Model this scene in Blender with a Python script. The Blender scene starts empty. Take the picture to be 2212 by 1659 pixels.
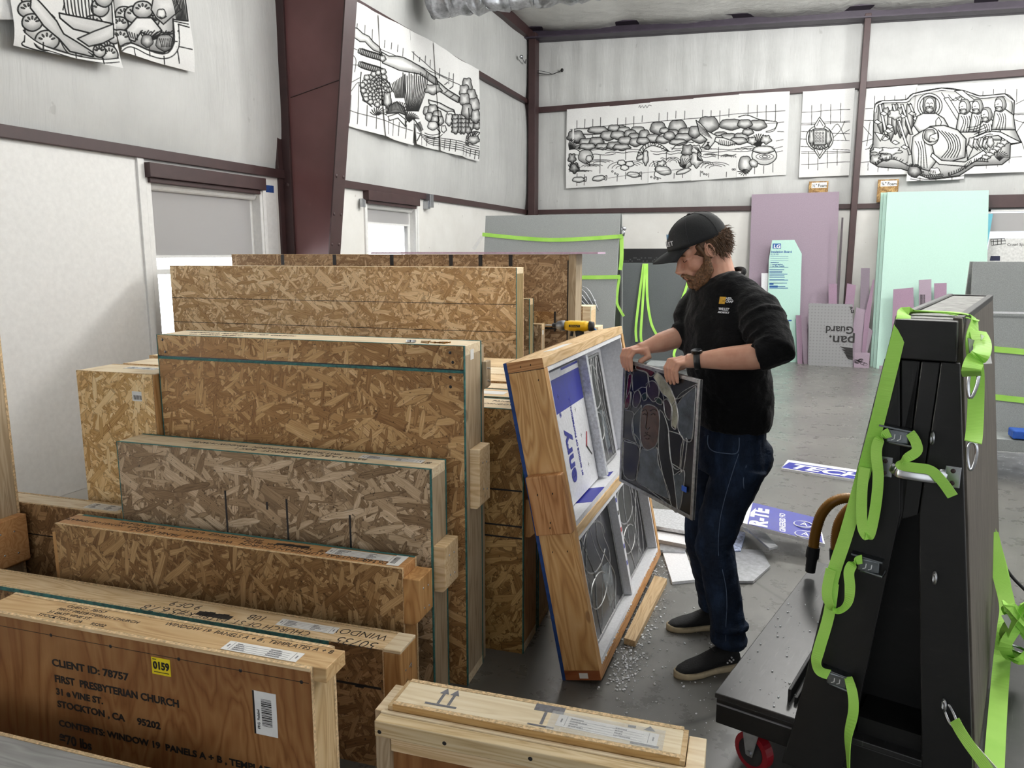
import bpy, bmesh, math, random
import numpy as np
from mathutils import Vector, Matrix
random.seed(7); rng=np.random.default_rng(7)
SC=bpy.context.scene; COL=SC.collection
# ------------------------------------------------------------ camera
FPX=1661.0; CX,CY=1106.0,829.5; CAMH=1.65; PITCH=math.radians(9.7); YAW=math.radians(19.5)
cam=bpy.data.cameras.new('camera'); camo=bpy.data.objects.new('camera',cam); COL.objects.link(camo)
camo.location=(0,0,CAMH); camo.rotation_euler=(math.pi/2-PITCH,0,YAW)
cam.sensor_width=36; cam.sensor_fit='HORIZONTAL'; cam.lens=36*FPX/2212; cam.clip_start=.02; cam.clip_end=200
SC.camera=camo
# ------------------------------------------------------------ view, world, lamps
SC.view_settings.view_transform='Standard'; SC.view_settings.look='None'; SC.view_settings.gamma=1
SC.view_settings.use_curve_mapping=False
SC.cycles.use_adaptive_sampling=True; SC.cycles.adaptive_threshold=.04; SC.cycles.max_bounces=7; SC.cycles.diffuse_bounces=4; SC.cycles.glossy_bounces=3; SC.cycles.transmission_bounces=4; SC.cycles.transparent_max_bounces=6; SC.cycles.caustics_reflective=False; SC.cycles.caustics_refractive=False
SC.view_settings.use_curve_mapping=False; SC.view_settings.exposure=0.0
W=bpy.data.worlds.new('overcast_sky'); SC.world=W; W.use_nodes=True
W.node_tree.nodes['Background'].inputs[0].default_value=(0.93,0.96,1,1); W.node_tree.nodes['Background'].inputs[1].default_value=1.45
def area(name,loc,size,power,rot=(0,0,0),col=(1,1,1),spread=math.pi):
    l=bpy.data.lights.new(name,'AREA'); l.shape='RECTANGLE'; l.size,l.size_y=size; l.energy=power; l.color=col; l.spread=spread
    o=bpy.data.objects.new(name,l); o.location=loc; o.rotation_euler=rot; COL.objects.link(o); return o
# ceiling high-bay lamps of the workshop (rows under the roof, all above the frame)
def lamp(x,y,z,p):
    l=bpy.data.lights.new('high_bay_lamp_light','POINT'); l.energy=p; l.shadow_soft_size=.35; l.color=(1,.985,.96); o=bpy.data.objects.new('high_bay_lamp_light',l); o.location=(x,y,z); COL.objects.link(o)
for i,(x,y,p) in enumerate([(0.6,8.6,260),(4.2,8.6,240),(1.2,4.4,90),(-1.6,6.2,65),(4.8,4.4,120),(0.4,0.6,14),(4.8,0.2,50),(8.5,8.6,160),(8.5,3.5,120)]):
    lamp(x,y,4.55,p*1.25)
for x,y,t,p in ((-2.4,8.2,150,120),(.8,8.2,150,120),(4,8.2,150,100),(0,4,180,60)):  # unseen up-facing fill lights, added to brighten the ceiling blanket
    area('ceiling_fill_light',(x,y,4.5),(1.3,.4),p,(math.radians(t),0,0))
# daylight at two left windows, plus a warm fill added at an unseen one
area('window_and_fill_light',(-4.5,5.0,1.35),(1.25,1.2),90,(0,math.radians(-90),0),(.97,.98,1))
area('window_and_fill_light',(-4.5,8.0,1.35),(1.1,1.2),45,(0,math.radians(-90),0),(.97,.98,1))
area('window_and_fill_light',(-4.5,1.2,1.45),(1.25,1.3),190,(0,math.radians(-90),0),(1,.95,.86))  # warm fill added outside the unseen window to brighten the near crates
# ------------------------------------------------------------ pixel helpers (frame 2212x1659)
_f=np.array([-math.sin(YAW)*math.cos(PITCH),math.cos(YAW)*math.cos(PITCH),-math.sin(PITCH)])
_r=np.array([math.cos(YAW),math.sin(YAW),0.]); _u=np.cross(_r,_f); CAM=np.array([0,0,CAMH])
def ray(u,v): return _r*((u-CX)/FPX)+_u*(-(v-CY)/FPX)+_f
def onplane(u,v,n,P):
    d=ray(u,v); n=np.array(n,float); return CAM+d*(np.dot(np.array(P,float)-CAM,n)/np.dot(d,n))
def pz(u,v,z): return onplane(u,v,(0,0,1),(0,0,z))
def py(u,v,y): return onplane(u,v,(0,1,0),(0,y,0))
def px(u,v,x): return onplane(u,v,(1,0,0),(x,0,0))
# ------------------------------------------------------------ mesh helpers
def lin(c):
    return tuple([(x/255/12.92 if x/255<=.04045 else ((x/255+.055)/1.055)**2.4) for x in c])+(1,)
class MB:
    def __init__(s): s.v=[]; s.f=[]
    def add(s,vs,fs):
        n=len(s.v); s.v+= [tuple(map(float,p)) for p in vs]; s.f+=[tuple(i+n for i in f) for f in fs]; return s
    def box(s,x0,x1,y0,y1,z0,z1,M=None):
        vs=[(x,y,z) for z in (z0,z1) for y in (y0,y1) for x in (x0,x1)]
        if M is not None: vs=[M@Vector(p) for p in vs]
        return s.add(vs,[(0,2,3,1),(4,5,7,6),(0,1,5,4),(2,6,7,3),(0,4,6,2),(1,3,7,5)])
    def prism(s,poly,d,M=None):
        """poly: 3D points, d: extrusion vector"""
        n=len(poly); P=[Vector(p) for p in poly]; Q=[p+Vector(d) for p in P]
        vs=P+Q
        if M is not None: vs=[M@p for p in vs]
        fs=[tuple(range(n))[::-1],tuple(range(n,2*n))]+[(i,(i+1)%n,n+(i+1)%n,n+i) for i in range(n)]
        nn=Vector((0,0,0))
        for i in range(n): nn+=P[i].cross(P[(i+1)%n])
        if nn.dot(Vector(d))<0: fs=[f[::-1] for f in fs]
        return s.add(vs,fs)
    def loft(s,rings,cap=True,closed=False):
        n=len(rings[0]); b=len(s.v)
        for r in rings: s.v+=[tuple(map(float,p)) for p in r]
        m=len(rings)
        for k in range(m-1 if not closed else m):
            for i in range(n):
                a=b+k*n; c=b+((k+1)%m)*n
                s.f.append((a+i,a+(i+1)%n,c+(i+1)%n,c+i))
        if cap and not closed:
            s.f.append(tuple(b+i for i in range(n))[::-1]); s.f.append(tuple(b+(m-1)*n+i for i in range(n)))
        return s
    def tube(s,pts,r,n=10,cap=True,closed=False,up=None):
        pts=[Vector(p) for p in pts]; m=len(pts); rings=[]
        if not hasattr(r,'__len__'): r=[r]*m
        ref=Vector(up) if up else None; prev=None
        for k in range(m):
            t=(pts[(k+1)%m]-pts[k-1]) if closed else (pts[min(k+1,m-1)]-pts[max(k-1,0)])
            t.normalize()
            a=prev if prev is not None else (ref if ref else (Vector((0,0,1)) if abs(t.z)<.9 else Vector((1,0,0))))
            e1=(a-t*a.dot(t)).normalized(); e2=t.cross(e1); prev=e1
            rr=r[k]; ra,rb=(rr if hasattr(rr,'__len__') else (rr,rr))
            rings.append([pts[k]+e1*ra*math.cos(q)+e2*rb*math.sin(q) for q in [2*math.pi*i/n for i in range(n)]])
        return s.loft(rings,cap,closed)
    def ell(s,c,r,M=None,n=20,m=12):
        c=Vector(c); rings=[]
        vs=[c+Vector((0,0,-r[2]))]
        for j in range(1,m):
            a=-math.pi/2+math.pi*j/m
            for i in range(n):
                q=2*math.pi*i/n; vs.append(c+Vector((r[0]*math.cos(a)*math.cos(q),r[1]*math.cos(a)*math.sin(q),r[2]*math.sin(a))))
        vs.append(c+Vector((0,0,r[2])))
        if M is not None: vs=[M@p for p in vs]
        fs=[(0,1+(i+1)%n,1+i) for i in range(n)]
        for j in range(m-2):
            for i in range(n): a=1+j*n; fs.append((a+i,a+(i+1)%n,a+n+(i+1)%n,a+n+i))
        t=len(vs)-1; a=1+(m-2)*n
        fs+=[(a+i,a+(i+1)%n,t) for i in range(n)]
        return s.add(vs,fs)
    def ribbon(s,pts,wd,width,th=.0025,sub=6):
        """flat strap along pts; wd: width direction(s)"""
        P=smooth(pts,sub); m=len(P)
        if not isinstance(wd,list): wd=[wd]*len(pts)
        Wd=smooth(wd,sub)
        rings=[]
        for k in range(m):
            t=(P[min(k+1,m-1)]-P[max(k-1,0)]).normalized(); w=Wd[k]; w=(w-t*w.dot(t)).normalized(); nn=t.cross(w)*th/2; w=w*width/2
            rings.append([P[k]-w-nn,P[k]+w-nn,P[k]+w+nn,P[k]-w+nn])
        return s.loft(rings)
    def build(s,name,mat,parent=None,bevel=0,smooth=False,mods=None):
        me=bpy.data.meshes.new(name); me.from_pydata(s.v,[],s.f); me.validate(); me.update()
        if smooth: me.polygons.foreach_set('use_smooth',[True]*len(me.polygons))
        if mat: me.materials.append(mat)
        o=bpy.data.objects.new(name,me); COL.objects.link(o)
        if parent: o.parent=parent
        if bevel:
            b=o.modifiers.new('b','BEVEL'); b.width=bevel; b.segments=2; b.limit_method='ANGLE'
        return o
def smooth(pts,sub=6):
    P=[Vector(p) for p in pts]; out=[]
    if len(P)<3 or sub<2: return P
    for i in range(len(P)-1):
        p0=P[max(i-1,0)];p1=P[i];p2=P[i+1];p3=P[min(i+2,len(P)-1)]
        for k in range(sub):
            t=k/sub; out.append(.5*((2*p1)+(p2-p0)*t+(2*p0-5*p1+4*p2-p3)*t*t+(3*p1-p0-3*p2+p3)*t**3))
    out.append(P[-1]); return out
def tag(o,label=None,cat=None,group=None,kind=None):
    if label: o['label']=label
    if cat: o['category']=cat
    if group: o['group']=group
    if kind: o['kind']=kind
    return o
def empty(name,loc=(0,0,0),rz=0,label=None,cat=None,group=None):
    o=bpy.data.objects.new(name,None); o.empty_display_size=.05; COL.objects.link(o); o.location=loc; o.rotation_euler=(0,0,rz)
    return tag(o,label,cat,group)
def struct(name,mb,mat,**k): return tag(mb.build(name,mat,**k),kind='structure')
# ------------------------------------------------------------ materials
class N:
    def __init__(s,name,rough=.6,metal=0,spec=.5):
        s.m=bpy.data.materials.new(name); s.m.use_nodes=True; s.t=s.m.node_tree; s.b=s.t.nodes['Principled BSDF']
        s.b.inputs['Roughness'].default_value=rough; s.b.inputs['Metallic'].default_value=metal; s.b.inputs['Specular IOR Level'].default_value=spec
        s.co=None
    def n(s,typ,ins=None,**k):
        x=s.t.nodes.new(typ)
        for a,b in k.items(): setattr(x,a,b)
        for a,b in (ins or {}).items():
            if hasattr(b,'is_output') or isinstance(b,bpy.types.NodeSocket): s.t.links.new(b,x.inputs[a])
            else: x.inputs[a].default_value=b
        return x
    def coord(s,scale=(1,1,1),rot=(0,0,0),loc=(0,0,0),kind='Object'):
        if s.co is None: s.co=s.n('ShaderNodeTexCoord')
        return s.n('ShaderNodeMapping',{'Vector':s.co.outputs[kind],'Scale':scale,'Rotation':rot,'Location':loc}).outputs[0]
    def noise(s,vec,scale,detail=3,rough=.5,dist=0):
        return s.n('ShaderNodeTexNoise',{'Vector':vec,'Scale':scale,'Detail':detail,'Roughness':rough,'Distortion':dist}).outputs['Fac']
    def ramp(s,fac,stops,interp='LINEAR'):
        r=s.n('ShaderNodeValToRGB',{'Fac':fac}); cr=r.color_ramp; cr.interpolation=interp
        while len(cr.elements)<len(stops): cr.elements.new(.5)
        for e,(p,c) in zip(cr.elements,stops): e.position=p; e.color=lin(c) if len(c)==3 and max(c)>1.001 else (tuple(c)+(1,))[:4]
        return r.outputs['Color']
    def mix(s,fac,a,b,mode='MIX'):
        x=s.n('ShaderNodeMix',data_type='RGBA',blend_type=mode)
        for sock,val in ((x.inputs[0],fac),(x.inputs[6],a),(x.inputs[7],b)):
            if isinstance(val,bpy.types.NodeSocket): s.t.links.new(val,sock)
            else: sock.default_value=val if not (hasattr(val,'__len__') and len(val)==3) else lin(val)
        return x.outputs[2]
    def math(s,op,a,b=0.5,c=None):
        x=s.n('ShaderNodeMath',operation=op)
        for i,v in enumerate((a,b) if c is None else (a,b,c)):
            if isinstance(v,bpy.types.NodeSocket): s.t.links.new(v,x.inputs[i])
            else: x.inputs[i].default_value=v
        return x.outputs[0]
    def color(s,c):
        if isinstance(c,bpy.types.NodeSocket): s.t.links.new(c,s.b.inputs['Base Color'])
        else: s.b.inputs['Base Color'].default_value=lin(c)
        return s
    def rough(s,r): s.t.links.new(r,s.b.inputs['Roughness']); return s
    def bump(s,h,strength=.3,dist=.01):
        x=s.n('ShaderNodeBump',{'Height':h,'Strength':strength,'Distance':dist}); s.t.links.new(x.outputs[0],s.b.inputs['Normal']); return s
def plain(name,c,rough=.6,metal=0,var=.08,scale=30,bump=0,spec=.5):
    n=N(name,rough,metal,spec); v=n.noise(n.coord(),scale,4,.6)
    c2=tuple(max(0,x*(1-var)) for x in c); c3=tuple(min(255,x*(1+var)) for x in c)
    n.color(n.ramp(v,[(.3,c2),(.7,c3)]))
    if bump: n.bump(v,bump,.004)
    return n.m
def osb(name,cols,dark,big=1.0,rot0=0,seed=0,rough=.55,cover=.55):
    """layered rectangular wood strands on the x-z plane"""
    ds=lambda c:tuple(x*.84+.16*(.3*c[0]+.59*c[1]+.11*c[2])+o for x,o in zip(c,(8,4,1))); cols=[ds(c) for c in cols]; dark=ds(dark)
    n=N(name,rough,0,.3)
    base=n.noise(n.coord((10,10,26),loc=(seed,0,seed)),6,5,.7)
    c=n.ramp(base,[(.3,dark),(.5,cols[0]),(.72,cols[1])])
    hgt=base
    angs=[0,75,35,-30,80,-60,15,-12,60,-40,5]
    ns=n.n('ShaderNodeTexNoise',{'Vector':n.coord((1,1,1),loc=(seed*3,0,0)),'Scale':14.0,'Detail':1.0}); sub=n.n('ShaderNodeVectorMath',{0:ns.outputs['Color'],1:(.5,.5,.5)},operation='SUBTRACT'); sc=n.n('ShaderNodeVectorMath',{0:sub.outputs[0],'Scale':.55},operation='SCALE')
    for k,a in enumerate(angs):
        a=math.radians(a+rot0)
        m1=n.coord((1,0,1),(0,a,0),(seed+k*1.7,0,seed*2+k*.9))
        m=n.n('ShaderNodeMapping',{'Vector':m1,'Scale':(((17,15,14,12,10,9,8,7,7.5,6,6.5)[k])/big,1,((100,84,76,64,58,44,50,36,46,30,38)[k])/big)})
        ad=n.n('ShaderNodeVectorMath',{0:m.outputs[0],1:sc.outputs[0]},operation='ADD')
        vo=n.n('ShaderNodeTexVoronoi',{'Vector':ad.outputs[0],'Scale':1.0,'Randomness':1.0},distance='CHEBYCHEV' if k%2 else 'EUCLIDEAN')
        rnd=n.n('ShaderNodeSeparateColor',{0:vo.outputs['Color']})
        vis=n.math('GREATER_THAN',rnd.outputs[0],(.2,.3,.35,.4,.42,.5,.55,.62,.66,.72,.76)[k])
        ins=n.math('LESS_THAN',vo.outputs['Distance'],.47)
        fac=n.math('MULTIPLY',vis,ins)
        grain=n.noise(n.n('ShaderNodeMapping',{'Vector':m1,'Scale':(12,1,260)}).outputs[0],1,1,.6)
        tone=n.math('ADD',n.math('ADD',n.math('MULTIPLY',rnd.outputs[1],.62),-.06),n.math('MULTIPLY',grain,.66))
        sc_=n.ramp(tone,[(.05,dark),(.3,cols[0]),(.6,cols[1]),(.85,cols[2]),(1,cols[3])])
        edge=n.math('GREATER_THAN',vo.outputs['Distance'],.42)
        sc_=n.mix(n.math('MULTIPLY',edge,.5),sc_,dark)
        c=n.mix(fac,c,sc_)
        hgt=n.math('ADD',n.math('MULTIPLY',hgt,.7),n.math('MULTIPLY',fac,n.math('MULTIPLY',rnd.outputs[2],.6)))
    sp=n.noise(n.coord((90,90,90)),1,2,.5)
    c=n.mix(n.math('MULTIPLY',n.math('GREATER_THAN',sp,.70),.75),c,tuple(x*.4 for x in dark))
    n.color(c); n.bump(hgt,.25,.004)
    return n.m
def pine(name,axis,c0,c1,c2,knots=True,rough=.55,ring=1.0,seed=0):
    """axis: grain direction 0,1,2"""
    ds=lambda c:tuple(x*.88+.12*(.3*c[0]+.59*c[1]+.11*c[2]) for x in c); c0,c1,c2=ds(c0),ds(c1),ds(c2)
    n=N(name,rough,0,.3); sc=[9*ring]*3; sc[axis]=.9
    co=n.coord(tuple(sc),loc=(seed,seed*.7,seed*1.3))
    w=n.n('ShaderNodeTexNoise',{'Vector':co,'Scale':1.6,'Detail':2.0,'Distortion':.6}).outputs['Fac']
    r=n.math('FRACT',n.math('MULTIPLY',w,9))
    r=n.math('ABSOLUTE',n.math('SUBTRACT',r,.5))
    sf=[120,120,120]; sf[axis]=4
    fine=n.noise(n.coord(tuple(sf)),1,4,.6)
    t=n.math('ADD',n.math('MULTIPLY',r,1.2),n.math('MULTIPLY',fine,.45))
    c=n.ramp(t,[(.1,c0),(.4,c1),(.8,c2)])
    big=n.noise(n.coord((3,3,3),loc=(seed,0,0)),1.5,3,.6)
    c=n.mix(n.math('MULTIPLY',big,.35),c,c0)
    if knots:
        sk=[5,5,5]; sk[axis]=3
        vo=n.n('ShaderNodeTexVoronoi',{'Vector':n.coord(tuple(sk),loc=(seed*2,1,3)),'Scale':1.0})
        kf=n.ramp(vo.outputs['Distance'],[(.0,(1,1,1)),(.055,(1,1,1)),(.08,(0,0,0))])
        c=n.mix(n.math('MULTIPLY',kf,.55),c,tuple(x*.5 for x in c0))
    n.color(c); n.bump(fine,.12,.002); return n.m
def text(body,size,mat,loc,rot,parent=None,name='lettering',ext=.0004,align='LEFT',sx=1,shear=0,bold=0,space=1,M=None):
    cu=bpy.data.curves.new(name,'FONT'); cu.body=body; cu.size=size; cu.extrude=ext; cu.align_x=align; cu.shear=shear; cu.offset=bold; cu.space_character=space; cu.resolution_u=3
    t=bpy.data.objects.new(name,cu); COL.objects.link(t)
    bpy.context.view_layer.update()
    me=bpy.data.meshes.new_from_object(t.evaluated_get(bpy.context.evaluated_depsgraph_get())); bpy.data.objects.remove(t); bpy.data.curves.remove(cu)
    mat_=(M if M is not None else Matrix.Translation(loc)@rot.to_4x4())@Matrix.Diagonal((sx,1,1,1))
    me.transform(mat_); me.name=name; me.materials.clear(); me.materials.append(mat)
    o=bpy.data.objects.new(name,me); COL.objects.link(o)
    if parent: o.parent=parent
    return o
def join(objs,name):
    """merge several meshes (same parent) into one"""
    bm=bmesh.new()
    for o in objs: bm.from_mesh(o.data)
    me=bpy.data.meshes.new(name); bm.to_mesh(me); bm.free()
    for m in objs[0].data.materials: me.materials.append(m)
    p=objs[0].parent; o=bpy.data.objects.new(name,me); COL.objects.link(o); o.parent=p
    for q in objs: d=q.data; bpy.data.objects.remove(q); bpy.data.meshes.remove(d)
    return o
RFRONT=Matrix(((1,0,0),(0,0,-1),(0,1,0)))      # text upright on a plane facing -y
RTOP=Matrix.Identity(3)                        # text flat on a top, read from -y
RTOPF=Matrix(((-1,0,0),(0,-1,0),(0,0,1)))      # the same upside down
RRIGHT=Matrix(((0,0,1),(1,0,0),(0,1,0)))       # on a plane facing +x
# palettes
OSB_E=osb('osb_amber',[(146,104,58),(178,134,80),(202,162,106),(224,188,138)],(88,56,30),1.0,20,1)
OSB_D=osb('osb_weathered',[(130,106,76),(168,142,108),(196,172,138),(220,202,172)],(76,56,36),1.25,10,5)
OSB_C=osb('osb_brown',[(124,90,50),(158,122,74),(182,148,98),(206,174,124)],(78,52,26),1.0,80,9)
OSB_B=osb('osb_dark',[(112,80,46),(142,106,64),(165,128,84),(182,146,100)],(66,42,20),.9,60,13)
OSB_K=osb('osb_pale',[(178,138,88),(214,178,128),(232,204,158),(246,226,188)],(126,88,54),1.1,0,17)
OSB_L=osb('osb_grey_brown',[(140,108,74),(172,140,102),(192,162,124),(208,184,148)],(86,60,38),.8,35,23)
OSB_F=osb('osb_golden',[(204,158,92),(234,196,130),(246,216,156),(252,232,184)],(140,88,40),.9,84,29)
OSB_J=osb('osb_ochre',[(128,92,44),(160,122,66),(182,146,86),(204,168,108)],(78,52,22),1.0,50,31)
OSBEDGE=plain('osb_cut_edge',(196,170,132),.8,0,.22,120)
PX=pine('pine_lengthwise',0,(196,158,108),(222,190,142),(236,210,168),seed=1)
PXP=pine('pine_pale',0,(206,178,136),(228,206,168),(240,224,192),seed=4)
PXO=pine('pine_orange',0,(172,116,64),(196,140,84),(210,158,102),False,seed=7)
PY=pine('pine_crosswise',1,(186,148,98),(212,180,132),(226,200,156),seed=2)
PZ=pine('pine_upright',2,(168,136,92),(196,164,116),(212,184,138),seed=3)
PZG=pine('pine_upright_grey',2,(150,128,98),(176,154,122),(192,172,142),seed=8)
PZO=pine('pine_upright_orange',2,(158,108,56),(188,136,78),(204,156,96),seed=5)
TEAL=plain('teal_spray_edge',(48,100,96),.8,0,.25,60)
BLUEE=plain('blue_spray_edge',(26,62,124),.7,0,.15,60)
INK=plain('black_marker',(22,20,20),.6,0,.1)
PAPER=plain('white_label_paper',(232,232,230),.45,0,.02)
GREYINK=plain('grey_print',(120,120,124),.6,0,.05)
STEEL=plain('zinc_steel',(170,172,176),.3,1,.06,40)
WHITE=plain('white_paint',(226,226,224),.45,0,.02)
BROWNM=plain('maroon_primer',(60,40,40),.5,0,.08,6)
n=N('lime_webbing',.6,0,.3); n.color(n.ramp(n.noise(n.coord(),6,3,.5),[(.3,(164,226,92)),(.7,(186,240,114))])); wv=n.n('ShaderNodeTexWave',{'Vector':n.coord(),'Scale':110.0},bands_direction='Z'); n.bump(wv.outputs['Fac'],.25,.001); GREEN=n.m
BLACKP=plain('black_paint',(16,16,17),.55,0,.2,14,.1)
GREYB=plain('grey_carpet_board',(146,150,149),.6,0,.1,220,.25)
FOAMW=plain('white_foam',(225,226,230),.7,0,.04,90,.2)
BLUEP=plain('royal_blue_print',(32,40,150),.4,0,.05)
WHITEP=plain('white_print',(236,236,240),.4,0,.02)
FOIL=plain('foil_facing',(176,178,182),.28,.8,.12,30,.3)
# ============================================================ SETTING
WX=-4.28; WY=12.95
n=N('concrete',.34,0,.5)
a=n.noise(n.coord(),.9,6,.62); b=n.noise(n.coord(),7,5,.7); c=n.noise(n.coord((1,1,1),loc=(5,2,0)),.35,2,.5)
t=n.math('ADD',n.math('MULTIPLY',a,.55),n.math('ADD',n.math('MULTIPLY',b,.2),n.math('MULTIPLY',c,.3)))
colr=n.ramp(t,[(.36,(84,83,80)),(.5,(101,100,97)),(.62,(115,114,110)),(.75,(129,127,122))])
vo=n.n('ShaderNodeTexVoronoi',{'Vector':n.n('ShaderNodeVectorMath',{0:n.coord((.42,.42,.42)),1:n.n('ShaderNodeVectorMath',{0:n.n('ShaderNodeTexNoise',{'Vector':n.coord(),'Scale':1.2,'Detail':2.0}).outputs['Color'],'Scale':.06},operation='SCALE').outputs[0]},operation='ADD').outputs[0],'Scale':.55},feature='DISTANCE_TO_EDGE')
crack=n.ramp(vo.outputs['Distance'],[(0,(1,1,1)),(.0018,(1,1,1)),(.004,(0,0,0))])
colr=n.mix(n.math('MULTIPLY',crack,.55),colr,(36,35,33))
scr=n.noise(n.coord((60,3,3),(0,0,.6)),2,3,.6); scr=n.ramp(scr,[(.66,(0,0,0)),(.72,(1,1,1))])
colr=n.mix(n.math('MULTIPLY',scr,.10),colr,(150,150,148))
n.color(colr); n.rough(n.ramp(b,[(.3,(.22,.22,.22)),(.7,(.40,.40,.40))])); n.bump(b,.05,.003); CONC=n.m
def insul(name,base,axis):
    n=N(name,.45,0,.35); s=[2.2,2.2,2.2]; s[2]=.35
    w=n.noise(n.coord(tuple(s)),2.2,5,.6,.3); f=n.noise(n.coord((70,70,3)),1,2,.5); d=n.noise(n.coord(),1.1,5,.65)
    d2=tuple(x*.93 for x in base)
    col=n.ramp(d,[(.3,d2),(.62,base)])
    sp=n.ramp(n.noise(n.coord((9,9,9)),1,2,.5),[(.73,(0,0,0)),(.76,(1,1,1))]); col=n.mix(n.math('MULTIPLY',sp,.25),col,(130,128,124))
    n.color(col); n.bump(n.math('ADD',n.math('MULTIPLY',w,1.0),n.math('MULTIPLY',f,.03)),.5,.035); return n.m
INS=insul('vinyl_insulation',(192,193,191),0)
CEILM=insul('vinyl_ceiling_blanket',(222,222,218),0)
n=N('white_wall_panel',.4,0,.4); d=n.noise(n.coord(),2.2,5,.6); cc=n.ramp(d,[(.3,(214,212,207)),(.7,(226,225,221))])
sp=n.ramp(n.noise(n.coord((13,13,13)),1,2,.5),[(.745,(0,0,0)),(.76,(1,1,1))]); cc=n.mix(n.math('MULTIPLY',sp,.5),cc,(140,132,124)); n.color(cc); WALLP=n.m
struct('floor',MB().box(-6,16,-9,WY+.3,-.12,0),CONC)
# --- left wall: lower panels, window openings, insulation above
def bulge(P00,du,dv,nrm,nu,nv,amp,per=None,seams=None):
    """pillowed blanket: P00 + u*du + v*dv pushed along nrm"""
    P=Vector(P00); du=Vector(du); dv=Vector(dv); nr=Vector(nrm); vs=[];fs=[]
    for j in range(nv+1):
        for i in range(nu+1):
            u=i/nu; v=j/nv; h=amp*(1-(2*v-1)**4)*(1-.25*abs(math.sin(math.pi*u*(per or 1)))**.5)
            h+=.008*math.sin(37*u+3*v)*math.sin(5*v+11*u)+.006*math.sin(91*u)
            q=P+du*u+dv*v+nr*h; vs.append(q)
    for j in range(nv):
        for i in range(nu):
            a=j*(nu+1)+i; fs.append((a,a+1,a+nu+2,a+nu+1))
    return vs,fs
G1,G2=2.33,4.10
m=MB()
for (y0,y1,z0,z1) in ((-9,.55,0,2.3),(.55,1.85,0,.85),(.55,1.85,2.2,2.3),(1.85,4.36,0,2.3),(4.36,5.66,0,.85),(4.36,5.66,2.21,2.3),(5.66,7.36,0,2.3),(7.36,8.6,0,.85),(7.36,8.6,2.24,2.3),(8.6,WY,0,2.3)):
    m.box(WX-.16,WX,y0,y1,z0,z1)
m.box(WX-.2,WX-.13,-9,WY,2.28,5.5)
wl=struct('wall_left',m,WALLP)
m=MB()
for z0,z1 in ((2.34,4.13),(4.13,5.33)):
    vs,fs=bulge((WX-.03,-3,z0),(0,WY+3,0),(0,0,z1-z0),(1,0,0),150,14,.06,9); m.add(vs,fs)
tag(m.build('insulation_blanket',INS,wl,smooth=True),'white vinyl insulation bulging between the girts')
m=MB().box(WX-.1,WX+.035,-3,WY,G1-.035,G1+.04).box(WX-.1,WX+.05,-3,WY,G2,G2+.07)
tag(m.build('girt',BROWNM,wl,bevel=.004),'dark maroon steel girts running along the wall')
tag(MB().box(WX-.004,WX+.004,1.85,4.355,.12,2.28).box(WX,WX+.022,4.30,4.36,.2,2.3).build('edge_board',WHITE,wl,bevel=.003),'white wall sheet with an edge strip beside the window')
# --- back wall
WIN=(2.66,4.3,.95,2.26)
m=MB().box(-4.5,WIN[0],WY,WY+.16,0,2.3).box(WIN[1],16,WY,WY+.16,0,2.3).box(WIN[0],WIN[1],WY,WY+.16,0,WIN[2])
m.box(-4.5,16,WY+.1,WY+.16,2.25,5.5)
wb=struct('wall_back',m,WALLP)
m=MB()
for z0,z1,x0,x1 in ((2.33,4.10,-4.15,.83),(2.33,4.14,.9,10),(4.03,5.10,-4.15,.83),(4.10,4.95,.9,10)):
    vs,fs=bulge((x0,WY+.03,z0),(x1-x0,0,0),(0,0,z1-z0),(0,-1,0),90,12,.055,5); m.add(vs,fs)
m.box(10,16,WY,WY+.1,2.3,5.3)
tag(m.build('insulation_blanket',INS,wb,smooth=True),'white vinyl insulation bulging between the girts')
m=MB().box(-4.15,10,WY-.05,WY+.1,G1-.03,G1+.045).prism([(-4.15,WY-.05,3.97),(10,WY-.05,4.14),(10,WY-.05,4.23),(-4.15,WY-.05,4.06)],(0,.1,0)).box(2.5,10,WY-.06,WY,2.28,2.46)
tag(m.build('girt',BROWNM,wb,bevel=.004),'dark maroon steel girts running along the wall')
m=MB().box(.84,.925,12.66,12.86,0,5.0)
tag(struct('trim_1',m,BROWNM,bevel=.005),'slim maroon steel post standing in front of the far wall')
m=MB().box(-4.21,-4.09,12.70,12.9,0,5.2).box(-4.3,-4.21,12.8,13,0,5.3)
struct('trim_2',m,BROWNM,bevel=.005)
m=MB()
for za,zb,y0,y1 in ((5.10,4.87,12.62,12.95),(5.26,5.04,12.62,12.95)):
    m.prism([(-4.3,y0,za),(10,y0,za-.46),(10,y0,za-.44),(-4.3,y0,za+.02)],(0,y1-y0,0))
m.prism([(-4.3,12.84,5.10),(10,12.84,4.64),(10,12.84,4.84),(-4.3,12.84,5.28)],(0,.03,0))
struct('trim_3',m,plain('purlin_paint',(58,50,62),.5,0,.08,8))
m=MB().box(WX-.02,WX+.10,-3,12.9,5.12,5.30)
struct('trim_4',m,BROWNM)
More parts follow.
